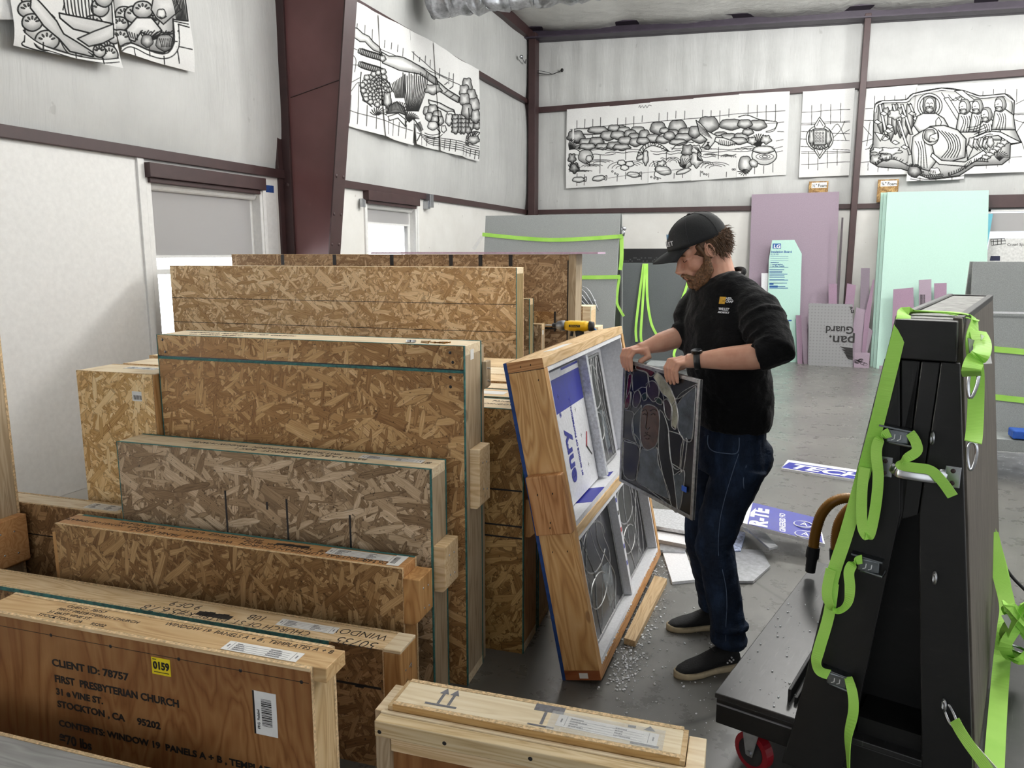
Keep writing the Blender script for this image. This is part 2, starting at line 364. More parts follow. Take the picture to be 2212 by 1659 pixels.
# --- ceiling: sagging white blanket
vs=[];fs=[];nu,nv=150,60
for j in range(nv+1):
    for i in range(nu+1):
        x=-4.4+20.4*i/nu; y=-9+(12.95+9)*j/nv
        p=((x+2.55)/1.65)%1; z=5.31-.0325*(x+4.28)-.05*math.sin(math.pi*p)**.7-.03*math.sin(math.pi*((y/1.5)%1))+.01*math.sin(9*x+4*y)
        vs.append((x,y,z))
for j in range(nv):
    for i in range(nu):
        a=j*(nu+1)+i; fs.append((a,a+nu+1,a+nu+2,a+1))
struct('ceiling',MB().add(vs,fs),CEILM,smooth=True)
m=MB()
for k in range(8):
    x=-2.55+1.65*k; m.tube([(x,-2,5.33-.0325*(x+4.28)),(x+.02,12.6,5.325-.0325*(x+4.28))],.012,6)
# --- tapered frame column on the left wall
COLM=N('maroon_steel_column',.38,0,.5); v=COLM.noise(COLM.coord(),2.5,3,.5); COLM.color(COLM.ramp(v,[(.3,(100,64,64)),(.7,(114,76,76))])); COLM=COLM.m
def xin(z): return -3.99+(z-.0)*.1205
cw=empty('trim_5',(0,0,0)); cw['kind']='structure'
m=MB(); Y=5.98
m.prism([(WX,Y-.005,0),(xin(0),Y-.005,0),(xin(5.2),Y-.005,5.2),(WX,Y-.005,5.2)],(0,.01,0))
tag(m.build('column_web',COLM,cw),'broad maroon web of the tapered steel column')
m=MB(); m.prism([(xin(0),Y-.09,0),(xin(0)+.014,Y-.09,0),(xin(5.2)+.014,Y-.09,5.2),(xin(5.2),Y-.09,5.2)],(0,.18,0))
m.box(WX-.01,WX+.02,Y-.09,Y+.09,0,5.2); m.box(WX+.02,WX+.10,Y-.03,Y,0,5.2)
m.build('column_flange',BROWNM,cw,bevel=.002)
m=MB()
zs=3.05
m.tube([(WX+.12,Y-.008,2.98),(xin(3.1)-.01,Y-.008,3.10)],.004,6)
for z in (1.98,2.3,1.72): 
    for dy in (-.055,.055): m.ell((xin(z)+.016,Y+dy,z),(.006,.014,.014),n=10,m=6)
m.ell((WX+.06,Y-.032,2.24),(.02,.008,.02),n=10,m=6)
m.build('bolt',BROWNM,cw)
# --- windows
GLASS=N('window_glass',.02); GLASS.b.inputs['Transmission Weight'].default_value=1; GLASS.b.inputs['IOR'].default_value=1.02; GLASS.color((250,252,255)); GLASS=GLASS.m
SHADE=N('roller_shade',.8); SHADE.color((214,213,213)); SHADE.b.inputs['Transmission Weight'].default_value=0
tr=SHADE.n('ShaderNodeBsdfTranslucent',{'Color':lin((224,222,222))}); mx=SHADE.n('ShaderNodeMixShader',{0:.5,1:SHADE.b.outputs[0],2:tr.outputs[0]})
SHADE.t.links.new(mx.outputs[0],SHADE.t.nodes['Material Output'].inputs[0]); SHADE=SHADE.m
def window(nm,y0,y1,z0,z1,shade,blind=True):
    w=empty(nm,(WX,(y0+y1)/2,z0)); w['kind']='structure'
    T=Matrix.Translation(-w.location)
    m=MB()
    for a in ((WX-.16,WX+.02,y0,y0+.05,z0,z1),(WX-.16,WX+.02,y1-.05,y1,z0,z1),(WX-.16,WX+.02,y0,y1,z0,z0+.05),(WX-.16,WX-.01,y0,y1,z1-.05,z1)): m.box(*a,M=T)
    m.box(WX-.11,WX-.06,y1-.11,y1-.05,z0,z1,M=T).box(WX-.14,WX-.08,y0+.05,y1-.05,(z0+z1)/2-.02,(z0+z1)/2+.02,M=T)
    m.build('window_frame',WHITE,w,bevel=.004)
    MB().box(WX-.13,WX-.125,y0+.05,y1-.05,z0+.05,z1-.05,M=T).build('pane',GLASS,w)
    if blind:
        MB().box(WX-.058,WX-.055,y0+.05,y1-.09,shade,z1-.07,M=T).build('roller_shade',SHADE,w)
        MB().tube([(WX-.05,y0+.05,z1-.03),(WX-.05,y1-.06,z1-.03)],.03,14).box(WX-.065,WX-.045,y0+.05,y1-.09,shade-.02,shade,M=T).build('shade_tube',WHITE,w) if False else MB().tube([T@Vector((WX-.045,y0+.05,z1-.05)),T@Vector((WX-.045,y1-.06,z1-.05))],.032,14).box(WX-.063,WX-.047,y0+.05,y1-.09,shade-.02,shade,M=T).build('shade_tube',WHITE,w)
    MB().box(WX-.02,WX+.07,y0+.0,y1-.02,z1-.0,z1+.10,M=T).box(WX-.02,WX+.045,y0+.02,y1-.07,z1-.035,z1+.0,M=T).build('header_channel',BROWNM,w,bevel=.004)
    MB().box(WX-.01,WX+.03,y1-.02,y1+.02,z0-.1,z1+.08,M=T).build('side_trim',WHITE,w,bevel=.003)
    return w
window('window_1',4.36,5.66,.85,2.17,1.63)
window('window_2',7.36,8.6,.85,2.2,1.98)
window('window_added',.55,1.85,.85,2.17,1.6,False)  # unseen window, added out of frame as an opening for the warm fill
w=empty('window_3',((WIN[0]+WIN[1])/2,WY,WIN[2])); w['kind']='structure'; T=Matrix.Translation(-w.location)
m=MB()
for a in ((WIN[0],WIN[0]+.05,WIN[2],WIN[3]),(WIN[1]-.05,WIN[1],WIN[2],WIN[3]),(WIN[0],WIN[1],WIN[2],WIN[2]+.05),(WIN[0],WIN[1],WIN[3]-.03,WIN[3])): m.box(a[0],a[1],WY,WY+.12,a[2],a[3],M=T)
m.build('window_frame',WHITE,w); MB().box(WIN[0]+.05,WIN[1]-.05,WY+.06,WY+.065,WIN[2]+.05,WIN[3]-.03,M=T).build('pane',GLASS,w)
MB().box(WIN[0]+.05,WIN[1]-.05,WY+.03,WY+.033,1.95,WIN[3]-.05,M=T).build('roller_shade',SHADE,w)
# small fittings on the walls
o=MB().box(WX,WX+.003,5.72,5.83,2.165,2.225).build('masking_tape',BLUEE); tag(o,'short strip of blue masking tape on the white board between window and column','tape')
# slim board edge right of window 1 carries it
tag(MB().box(WX,WX+.0015,5.67,5.86,.3,2.27).build('side_board',WHITE,wl),'white board between window and column')
o=MB().box(WX,WX+.09,8.82,8.92,2.2,2.36).box(WX,WX+.07,8.8,8.86,2.18,2.28).build('junction_box',STEEL,bevel=.004); tag(o,'small grey metal box on the wall right of the far window','junction box')
o=MB().tube([(WX,7.28,2.2),(WX+.05,7.28,2.2)],.01).box(WX+.03,WX+.06,7.24,7.3,2.12,2.2).build('wall_hook',STEEL); tag(o,'small metal hook on the white board just left of the far window','hook')
pts=[(-4.13,12.8,4.6),(-4.0,12.85,4.57),(-3.85,12.86,4.56),(-3.77,12.86,4.58),(-3.7,12.86,4.6)]
o=MB().tube(smooth(pts,4),.006,6).tube(smooth([(-4.13,12.8,4.63),(-3.95,12.85,4.6),(-3.85,12.86,4.56)],4),.004,6).ell((-3.68,12.86,4.61),(.025,.02,.03)).build('loose_wire',INK,smooth=True); tag(o,'loose dark wires sticking out of the insulation beside the corner post','wire')
o=MB().ell((WX+.1,12.25,4.72),(.03,.04,.03)).tube([(WX+.1,12.25,4.72),(WX+.08,12.5,4.68),(WX+.08,12.55,4.75)],.008).build('wall_fixing',STEEL,smooth=True); tag(o,'small metal fixing on the left wall high up near the corner','fixing')
# foil duct near the ceiling
m=MB(); pts=[];rr=[]
for k in range(60):
    x=-4.1+3.0*k/59; pts.append((x,8.62+.02*math.sin(k),4.56+.012*math.sin(k*1.3))); rr.append(.23+.018*math.sin(k*2.1)+(.012 if k%2 else 0))
m.tube(pts,rr,26)
d=m.build('foil_duct',FOIL,smooth=True); tag(d,'crinkled silver foil duct under the ceiling at the top edge','duct')
MB().tube([(-2.62,8.62,5.2),(-2.62,8.62,4.8)],.006).box(-2.66,-2.58,8.35,8.37,4.3,4.4).build('hanger',STEEL,d)
o=MB().box(-1.62,-1.0,7.85,8.6,4.30,4.33)
d=o.build('sheet_metal_duct',plain('pale_blue_metal',(168,190,214),.3,.2),bevel=.004) if False else None
# ============================================================ CRATES (all share one direction)
CRZ=math.radians(2.2); CM=Matrix.Rotation(CRZ,4,'Z')
def cp(u,v,ax,val):
    """pixel -> crate-aligned coordinates on the plane (axis ax)=val of the crate frame"""
    nrm=CM@Vector([1. if i==ax else 0. for i in range(3)]); P=onplane(u,v,nrm,nrm*val); return CM.inverted()@Vector(P)
def lbl(parent,c,w,d,rot=0,name='paper_label',lines=True,top=True,z=None,seed=0):
    """printed shipping label flat on a top: centre c, width along x"""
    r=random.Random(seed); M=Matrix.Translation(c)@Matrix.Rotation(rot,4,'Z')
    if not top: M=Matrix.Translation(c)@RFRONT.to_4x4()@Matrix.Rotation(rot,4,'Z')
    p=MB().box(-w/2,w/2,-d/2,d/2,0,.0006,M=M).build(name,PAPER,parent)
    m=MB()
    for sx in (-1,1):
        m.box(sx*w*.41-.0006,sx*w*.41+.0006,-d*.42,d*.42,.0007,.0010,M=M)
        m.box(sx*w*.455-.002,sx*w*.455+.002,-d*.15,d*.15,.0007,.001,M=M)
    for j in range(4):
        y=d*.3-j*d*.2
        m.box(-w*.38,w*.36,y-d*.09,y-d*.08,.0007,.001,M=M)
        for x0 in (-.37,.08): 
            x=x0*w; 
            for q in range(r.randint(4,9)):
                l=w*r.uniform(.01,.03); m.box(x,x+l*.8,y-d*.05,y+d*.035,.0007,.001,M=M); x+=l
    m.build('label_print',GREYINK,p); return p
def crate(nm,label,x0,x1,y0,y1,z1,front,topm,endm,z0=0,edge=None,lip=.011,backp=True,cat='crate',group='wooden shipping crates',endw=.038,topb=.038,back=None,seam=None,over=0,x1t=None):
    o=empty('shipping_crate',(0,0,0),0,label,cat,group); cx,cy=(x0+x1)/2,(y0+y1)/2
    L=CM@Vector((cx,cy,0)); o.location=L; o.rotation_euler=(0,0,CRZ); T=Matrix.Translation((-cx,-cy,0)); o['_T']=0; del o['_T']
    if seam:
        f=MB().box(x0,x1,y0,y0+lip,z0,seam-.004,M=T).build('front_panel',front,o); MB().box(x0,x1,y0,y0+lip,seam+.002,z1-.001,M=T).build('lid_front',front,o)
        MB().box(x0,x1,y0+.004,y0+lip,seam-.004,seam+.002,M=T).build('lid_gap',INK,o)
    else: f=MB().box(x0,x1,y0,y0+lip,z0,z1-.001,M=T).build('front_panel',front,o)
    if edge:
        MB().box(x0-.0006,x1+.0006,y0+.0004,y0+lip-.0002,z1-.003,z1+.0006,M=T).box(x1-.003,x1+.0008,y0-.0005,y0+lip-.0002,z0,z1,M=T).box(x0-.0008,x0+.003,y0-.0005,y0+lip-.0002,z0,z1,M=T).build('painted_edge',edge,f)
        if seam: MB().box(x0,x1,y0-.0005,y0,seam-.012,seam-.002,M=T).build('painted_edge',edge,f)
    else: MB().box(x0,x1,y0+.0004,y0+lip-.0002,z1-.002,z1+.0006,M=T).box(x1-.002,x1+.0006,y0+.0004,y0+lip-.0002,z0,z1-.001,M=T).build('cut_edge',OSBEDGE,f)
    bk=MB().box(x0,x1,y1-lip,y1,z0,z1-.001,M=T).build('back_panel',back or front,o)
    if edge: MB().box(x0,x1,y1-lip,y1,z1-.002,z1+.0006,M=T).box(x1-.002,x1+.0006,y1-lip,y1,z0,z1,M=T).build('painted_edge',edge,bk)
    else: MB().box(x0,x1,y1-lip+.0002,y1-.0002,z1-.002,z1+.0006,M=T).box(x1-.002,x1+.0006,y1-lip,y1,z0,z1-.001,M=T).build('cut_edge',OSBEDGE,bk)
    MB().box(x0-over,(x1t or x1)+over,y0+lip,y1-lip,z1-topb,z1,M=T).build('top_board',topm,o,bevel=.002)
    MB().box(x0,x1,y0+lip,y1-lip,z0,z0+topb,M=T).build('bottom_board',topm,o)
    MB().box(x0,x0+endw,y0+lip,y1-lip,z0+topb,z1-topb,M=T).build('end_board',endm,o)
    MB().box(x1-endw,x1,y0+lip,y1-lip,z0+topb,z1-topb,M=T).build('end_board',endm,o,bevel=.001)
    return o,T
def cleat(o,T,x0,x1,y0,y1,z0,z1,mat,ch=.012,name='cleat',pale=None):
    """short block screwed on a crate end, its lower corner chamfered"""
    c=.3*(z1-z0) if ch is None else ch
    c2=min(.035,(z1-z0)*.25)
    m=MB().prism([(x0,y0,z0+.0),(x1-ch,y0,z0),(x1,y0,z0+ch),(x1,y0,z1),(x0,y0,z1)],(0,y1-y0,0),M=T)
    b=m.build(name,mat,o,bevel=.003)
    m=MB()
    for q,(fy,fz) in enumerate(((.3,.75),(.65,.72),(.35,.3),(.7,.25))):
        m.ell(T@Vector((x1+.0005,y0+(y1-y0)*fy,z0+(z1-z0)*fz)),(.002,.004,.004),n=8,m=4)
    m.build('screw_head',STEEL,b); return b
def topt(o,T,s,size,x,y,z,flip=False,sx=1.0,name='handwriting'):
    M=T@Matrix.Translation((x,y,z+.0006))@(RTOPF if flip else RTOP).to_4x4()
    return text(s,size,INK,None,None,o,name,sx=sx,shear=.15,bold=-.0005*size/.03,M=M)
# --- E: the tall crate in the middle
E,T=crate('crate','tall amber strand-board crate with dark lid seam, standing behind the weathered grey-brown one',-2.318,-.976,2.557,2.74,1.32,OSB_E,PXP,PZG,edge=TEAL,seam=1.233)
cleat(E,T,-.976,-.936,2.60,2.72,.70,.93,PX)
cleat(E,T,-.976,-.958,2.745,2.80,1.13,1.24,PZG)
MB().box(-1.05,-.984,2.745,2.79,0.0,1.30,M=T).build('batten',PZG,E)
m=MB()
for (x,z) in ((-1.03,1.295),(-1.02,1.26),(-1.03,1.205),(-1.03,1.17),(-2.29,1.30),(-2.28,1.25)): m.ell(T@Vector((x,2.5565,z)),(.006,.0015,.006),n=8,m=4)
m.build('screw_head',INK,E)
lb=MB().box(-.9755,-.975,2.62,2.655,1.262,1.30,M=T).build('small_sticker',PAPER,E)
topt(E,T,'WINDOW 9  PANELS  1-4   TOP  CHURCH',.03,-2.25,2.66,1.32,False,.9); topt(E,T,'UP  FRONT  CLIENT',.028,-2.2,2.60,1.32); 
# --- D
D,T=crate('crate','weathered grey-brown strand-board crate with teal edges and three black marks on its front',-2.378,-1.031,2.364,2.507,.912,OSB_D,PXP,PZG,edge=TEAL)
for x,za,zb in ((-1.88,.60,.757),(-1.612,.61,.75),(-1.35,.61,.715),(-1.697,.9,.73)): MB().box(x-.004,x+.004,2.3635,2.364,za-.2,zb,M=T).build('marker_line',INK,D)
topt(D,T,'FIRST PRESBYTERIAN CHURCH   WINDOW 14 PANELS',.028,-1.42,2.46,.912,True,1.0); topt(D,T,'PANELS A,B,C   34 W MAIN ST   BOX 1',.03,-1.30,2.425,.912,True,1.1)
topt(D,T,'#1',.035,-1.06,2.45,.912,True)
lbl(D,T@Vector((-1.22,2.45,.9125)),.25,.04,math.radians(0),seed=3)
cleat(D,T,-1.031,-.985,2.375,2.50,.46,.63,PX)
MB().box(-2.393,-2.378,2.37,2.50,.0,.62,M=T).build('cleat',PZO,D)
# --- C
C_,T=crate('crate','orange-topped strand-board crate with pale front edge and upside-down church address on top',-2.549,-1.068,2.199,2.314,.612,OSB_C,PXO,PZO,edge=None)
MB().box(-2.52,-1.07,2.302,2.314,.60,.6128,M=T).build('painted_edge',TEAL,C_)
topt(C_,T,'1406348',.04,-1.10,2.245,.612,True,.9); topt(C_,T,'CENTRAL LUTHERAN CHURCH   WINDOW 01  PANELS  B.O.F',.031,-1.22,2.243,.612,True,1.15)
topt(C_,T,'11TH AVE   SEATTLE, WA  98122',.026,-1.28,2.268,.612,True,1.2); topt(C_,T,'PM: JOE MARTINEZ   6-10-24 / FOR TES WAS TO EVAL',.024,-1.66,2.288,.612,True,1.15)
topt(C_,T,'BOX 7 of 9   NO NOT USE TEMPLATE',.026,-2.12,2.262,.612,True,1.0)
m=MB()
for q in range(6): m.box(-1.60+.022*q,-1.575+.022*q,2.262+.002*(q%2),2.278+.002*(q%3),.6125,.613,M=T@Matrix.Rotation(0,4,'Z'))
m.build('scribble',INK,C_)
lbl(C_,T@Vector((-1.25,2.268,.6126)),.27,.05,0,seed=5)
p=MB().box(-1.135,-1.09,2.215,2.30,.613,.6136,M=T).build('paper_label',PAPER,C_); m=MB()
for q in range(9): m.box(-1.13+.0006,-1.11,2.232+q*.006,2.2345+q*.006,.6137,.614,M=T)
m.build('barcode',INK,p)
cleat(C_,T,-1.068,-1.008,2.202,2.312,.415,.578,PZO,.02)
MB().box(-2.566,-2.549,2.20,2.30,.36,.575,M=T).build('cleat',PZO,C_)
# --- B
B,T=crate('crate','low strand-board crate marked WINDOW II and 50735 upside down on its pine top',-2.86,-1.06,2.026,2.149,.414,OSB_B,PX,PZO,edge=None)
MB().box(-2.86,-1.25,2.024,2.0255,.40,.4146,M=T).build('painted_edge',TEAL,B)
topt(B,T,'50735',.062,-1.085,2.062,.414,True,.95); topt(B,T,'WINDOW II',.05,-1.075,2.115,.414,True,.95)
topt(B,T,'CHURCH OF ST. PATRICK',.042,-1.33,2.062,.414,True,1.0); topt(B,T,'#5.6.7.8',.06,-1.82,2.066,.414,True,.95); topt(B,T,'9 OF 9',.05,-1.80,2.116,.414,True,.9); topt(B,T,'10B',.05,-1.53,2.11,.414,True,.9)
m=MB()
for q in range(7): m.box(-1.79+.019*q,-1.765+.019*q,2.052-.001*(q%2),2.078+.003*(q%3),.4145,.415,M=T)
m.build('scribble',INK,B)
lbl(B,T@Vector((-1.37,2.092,.4146)),.22,.045,0,seed=6)
MB().box(-1.16,-1.13,2.0254,2.026,.27,.28,M=T).box(-1.25,-1.068,2.0254,2.026,.275,.283,M=T).build('marker_line',INK,B)
cleat(B,T,-1.06,-1.0,2.032,2.148,.12,.404,PZO,.03)
MB().box(-1.0605,-1.0,2.032,2.148,.404,.4145,M=T).build('cleat_top',PXP,B,bevel=.002)
m=MB()
for x,z in ((-1.0,.33),(-1.0,.27)): m.tube([T@Vector((-.999,2.09,z)),T@Vector((-.995,2.10,z+.012)),T@Vector((-.999,2.11,z))],.0012,6)
m.build('staple',STEEL,B)
# --- A: plywood crate in front
n=N('plywood_face',.5,0,.35); co=n.coord((2.2,1,1.2)); w=n.n('ShaderNodeTexNoise',{'Vector':n.coord((3.2,1,.8),loc=(3,0,1)),'Scale':1.3,'Detail':3.0,'Distortion':1.2}).outputs['Fac']
r=n.math('ABSOLUTE',n.math('SUBTRACT',n.math('FRACT',n.math('MULTIPLY',w,13)),.5))
fine=n.noise(n.coord((140,10,6)),1,4,.6); big=n.noise(n.coord((2,1,2)),2,3,.6)
t=n.math('ADD',n.math('MULTIPLY',r,1.1),n.math('MULTIPLY',fine,.5)); c=n.ramp(t,[(.12,(112,70,36)),(.4,(146,100,58)),(.85,(166,122,76))])
c=n.mix(n.ramp(big,[(.35,(0,0,0)),(.65,(.5,.5,.5))]),c,(118,74,38))
vo=n.n('ShaderNodeTexVoronoi',{'Vector':n.coord((3.6,1,3.6),loc=(.4,0,.9)),'Scale':1.0}); 
kr=n.math('ABSOLUTE',n.math('SUBTRACT',n.math('FRACT',n.math('MULTIPLY',vo.outputs['Distance'],30)),.5)); kf=n.ramp(vo.outputs['Distance'],[(.07,(1,1,1)),(.16,(0,0,0))])
c=n.mix(n.math('MULTIPLY',n.math('MULTIPLY',kf,kr),.9),c,(62,32,14)); n.color(c); n.bump(fine,.1,.002); PLY=n.m
A,T=crate('crate','brown plywood crate in the left foreground, client address written on its front',-2.010,-.962,1.472,1.585,.672,PLY,pine('pine_lid',0,(172,132,82),(198,160,108),(212,178,128),seed=11),PZ,edge=None,x1t=-.926,back=PLY)
MB().box(-2.010,-.962,1.4705,1.472,.664,.6725,M=T).build('edge_strip',PX,A)
m=MB().box(-2.0,-.968,1.4714,1.472,.633,.6342,M=T)
for x in (-1.76,-1.56,-1.344,-1.16,-.988): m.ell(T@Vector((x,1.4717,.6336)),(.005,.001,.005),n=8,m=4)
m.build('screw_line',INK,A)
def ft(o,T,s,size,x,z,y=1.472,sx=1,nm='handwriting',mat=INK,rot=0): return text(s,size,mat,None,None,o,nm,sx=sx,bold=.0008,M=T@Matrix.Translation((x,y-.0006,z))@RFRONT.to_4x4()@Matrix.Rotation(rot,4,'Z'))
def fpx(u,v): return cp(u,v,1,1.472)
for s,u,v,h,u2 in (('CLIENT ID: 78757',113,1435,.029,278),('FIRST  PRESBYTERIAN CHURCH',119,1470,.029,385),('31 e VINE ST.',122,1497,.026,222),('STOCKTON , CA     95202',125,1524,.027,346),('CONTENTS: WINDOW 19  PANELS A + B , TEMPLATES A+B',128,1565,.026,650)):
    p=fpx(u,v+2); q=fpx(u2,v+2+(u2-u)*.16); o=ft(A,T,s,h,p.x,p.z)
    wd=max(vv.co.x for vv in o.data.vertices)-min(vv.co.x for vv in o.data.vertices); x0=min(vv.co.x for vv in o.data.vertices)
    k=(q.x-p.x)/wd
    for vv in o.data.vertices: vv.co.x=x0+(vv.co.x-x0)*k
p=fpx(130,1608); ft(A,T,'=70 lbs',.040,p.x,p.z+.006,sx=.95); ft(A,T,'~',.04,p.x+.003,p.z+.020,sx=.9)
for s,x,y in (('CLIENT : 78757',-1.792,1.557),('FIRST PRESBYTERIAN CHURCH',-1.804,1.536),('31 EAST VINE ST.',-1.816,1.515),('STOCKTON , CA     95202',-1.828,1.494)): topt(A,T,s,.0175,x,y-.003,.672,False,1.15)
topt(A,T,'WINDOW 19  PANELS A + B , TEMPLATES A + B',.024,-1.456,1.549,.672,False,1.0)
lbl(A,T@Vector((-1.12,1.508,.6726)),.216,.042,0,seed=8)
p=fpx(327,1421); q=fpx(370,1462)
yl=MB().box(p.x,q.x,1.4708,1.4717,q.z,p.z+.004,M=T).build('yellow_label',plain('yellow_sticker',(232,208,26),.5,0,.03),A); tag(yl,'yellow sticker numbered 0159')
text('0159',.028,INK,None,None,yl,'label_print',sx=.9,bold=.0012,M=T@Matrix.Translation((p.x+.005,1.4704,q.z+.016))@RFRONT.to_4x4()).parent=yl
MB().box(p.x+.004,p.x+.016,1.4706,1.4708,p.z-.002,p.z,M=T).box(p.x+.006,q.x-.005,1.4706,1.4708,q.z+.006,q.z+.008,M=T).build('label_print',INK,yl)
p=fpx(545,1490); q=fpx(601,1590)
bl=MB().box(p.x,q.x,1.4708,1.4717,q.z-.005,p.z,M=T).build('barcode_label',PAPER,A); m=MB().box(p.x,p.x+.005,1.4705,1.4708,q.z-.005,p.z,M=T); z=q.z+.02; rr=random.Random(4)
while z<p.z-.02:
    h=rr.choice((.001,.002,.003)); m.box(p.x+.024,q.x-.014,1.4705,1.4708,z,z+h,M=T); z+=h+rr.choice((.0012,.002))
m.build('barcode',INK,bl); text('FRG  Relabel',.010,INK,None,None,bl,'label_print',M=T@Matrix.Translation((p.x+.018,1.4704,q.z+.01))@RFRONT.to_4x4()@Matrix.Rotation(math.pi/2,4,'Z'))
p=fpx(515,1525)
# --- M: crate at the bottom centre, with an outer frame
Mo,T=crate('crate','pale narrow crate at the bottom of the picture with grey up-arrows stencilled on its lid',-.871,-.112,1.715,1.844,.452,pine('ply_front',0,(170,126,66),(196,154,92),(206,166,104),seed=21),pine('ply_lid',0,(212,190,150),(226,208,172),(234,220,190),False,seed=22),PZ,topb=.014,lip=.014,edge=None)
MB().box(-.885,-.871,1.715,1.844,0,.445,M=T).build('side_panel',PZ,Mo); MB().box(-.112,-.1,1.715,1.844,0,.445,M=T).build('side_panel',PZ,Mo)
RL=pine('rail_pine',0,(176,146,98),(206,180,134),(220,200,160),seed=24)
fr=MB().box(-.90,-.06,1.662,1.700,.385,.43,M=T).build('front_rail',RL,Mo,bevel=.003)
MB().box(-.90,-.06,1.700,1.712,.40,.434,M=T).build('inner_rail',PXP,Mo,bevel=.002)
[MB().box(a,a+.04,1.666,1.70,0,.385,M=T).build('corner_post',PZG,Mo,bevel=.003) for a in (-.90,-.10)]
MB().box(-.86,-.10,1.69,1.712,0,.385,M=T).build('plywood_inset',PLY,Mo); MB().box(-.86,-.10,1.676,1.69,.34,.385,M=T).build('lower_rail',PX,Mo,bevel=.002)
MB().box(-.098,-.055,1.705,1.845,0,.43,M=T).build('end_post',PXP,Mo,bevel=.002); MB().box(-.925,-.887,1.715,1.845,0,.425,M=T).build('end_post',PXP,Mo,bevel=.002)
STEN=plain('grey_stencil',(104,104,110),.7,0,.15,80)
def arr(x,fl=1):
    m=MB(); m.box(x-.004,x+.004,1.752,1.80,.4524,.4528,M=T@Matrix.Translation((0,0,0))); m.prism([(x-.013,1.80,.4524),(x+.013,1.80,.4524),(x,1.827,.4524)],(0,0,.0004),M=T); m.build('stencil_mark',STEN,Mo)
arr(-.755); arr(-.725); MB().box(-.79,-.70,1.742,1.75,.4524,.4528,M=T).build('stencil_mark',STEN,Mo); m=MB()
m.box(-.50,-.42,1.802,1.832,.4524,.4528,M=T).box(-.47,-.462,1.745,1.80,.4524,.4528,M=T).box(-.50,-.43,1.735,1.741,.4524,.4528,M=T).build('stencil_mark',STEN,Mo); m=MB()
m.box(-.235,-.165,1.735,1.743,.4524,.4528,M=T).prism([(-.21,1.80,.4524),(-.18,1.80,.4524),(-.195,1.82,.4524)],(0,0,.0004),M=T); m.box(-.25,-.23,1.80,1.81,.4524,.4528,M=T)
m.build('stencil_mark',STEN,Mo)
lb=lbl(Mo,T@Vector((-.30,1.772,.4524)),.26,.05,math.radians(-2),seed=9)
FILM=N('clear_film',.06,0,.8); FILM.b.inputs['Alpha'].default_value=.22; FILM.color((235,238,240)); w=FILM.noise(FILM.coord((30,90,10)),1,3,.6); FILM.bump(w,1,.01); FILM=FILM.m
MB().box(-.45,-.155,1.728,1.812,.4532,.4536,M=T).build('packing_tape',FILM,Mo)
m=MB()
for x,z in ((-.70,.405),(-.47,.41),(-.3,.408),(-.885,.40)): m.ell(T@Vector((x,1.6615,z)),(.006,.0012,.006),n=10,m=4)
m.build('screw_head',INK,Mo)
MB().prism([(-.80,1.7145,.42),(-.775,1.7145,.405),(-.765,1.7145,.40),(-.79,1.7145,.425)],(0,-.002,0),M=T).build('foam_chip',plain('pink_foam_chip',(206,176,198),.7),Mo)
# --- G, H, F on the left
G,T=crate('crate','low strand-board crate at the left, its pale top behind the orange-topped crate',-3.5,-2.415,2.37,2.48,.605,OSB_B,PXP,PZ,edge=None,seam=.47)
lbl(G,T@Vector((-2.53,2.425,.6056)),.17,.06,0,seed=10)
H,T=crate('crate','tall crate at the left edge showing a pine end with a screwed cleat block',-3.9,-2.91,2.17,2.352,1.34,OSB_B,PXP,PZG,edge=None)
cleat(H,T,-2.91,-2.868,2.17,2.345,.365,.57,PXO,.01)
def fcr(lab,x0,x1,y0,y1,z,m=OSB_F): 
    return crate('crate',lab,x0,x1,y0,y1,z,m,PXP,PZ,edge=None,endw=.03)
Fo,T=fcr('bright golden strand-board crate with a barcode sticker, left of the tall amber crate',-2.728,-2.335,2.532,2.735,1.157)
MB().box(-2.335,-2.326,2.536,2.735,.3,1.155,M=T).build('end_panel',PZO,Fo)
lbl(Fo,T@Vector((-2.50,2.66,1.1576)),.16,.05,0,seed=12)
p=cp(285,845,1,2.532); q=cp(307,867,1,2.532); s_=MB().box(p.x,q.x,2.531,2.5318,q.z,p.z,M=T).build('barcode_label',PAPER,Fo); m=MB()
for k in range(7): m.box(p.x+.008+k*.006,p.x+.011+k*.006,2.5304,2.531,q.z+.006,p.z-.016,M=T)
m.build('barcode',INK,s_)
fcr('pale-topped crate directly behind the bright golden crate',-2.70,-2.335,2.76,2.94,1.157,OSB_K)
fcr('third crate back in the row behind the bright golden crate, only its top edge showing',-2.745,-2.335,2.97,3.12,1.165,OSB_K)
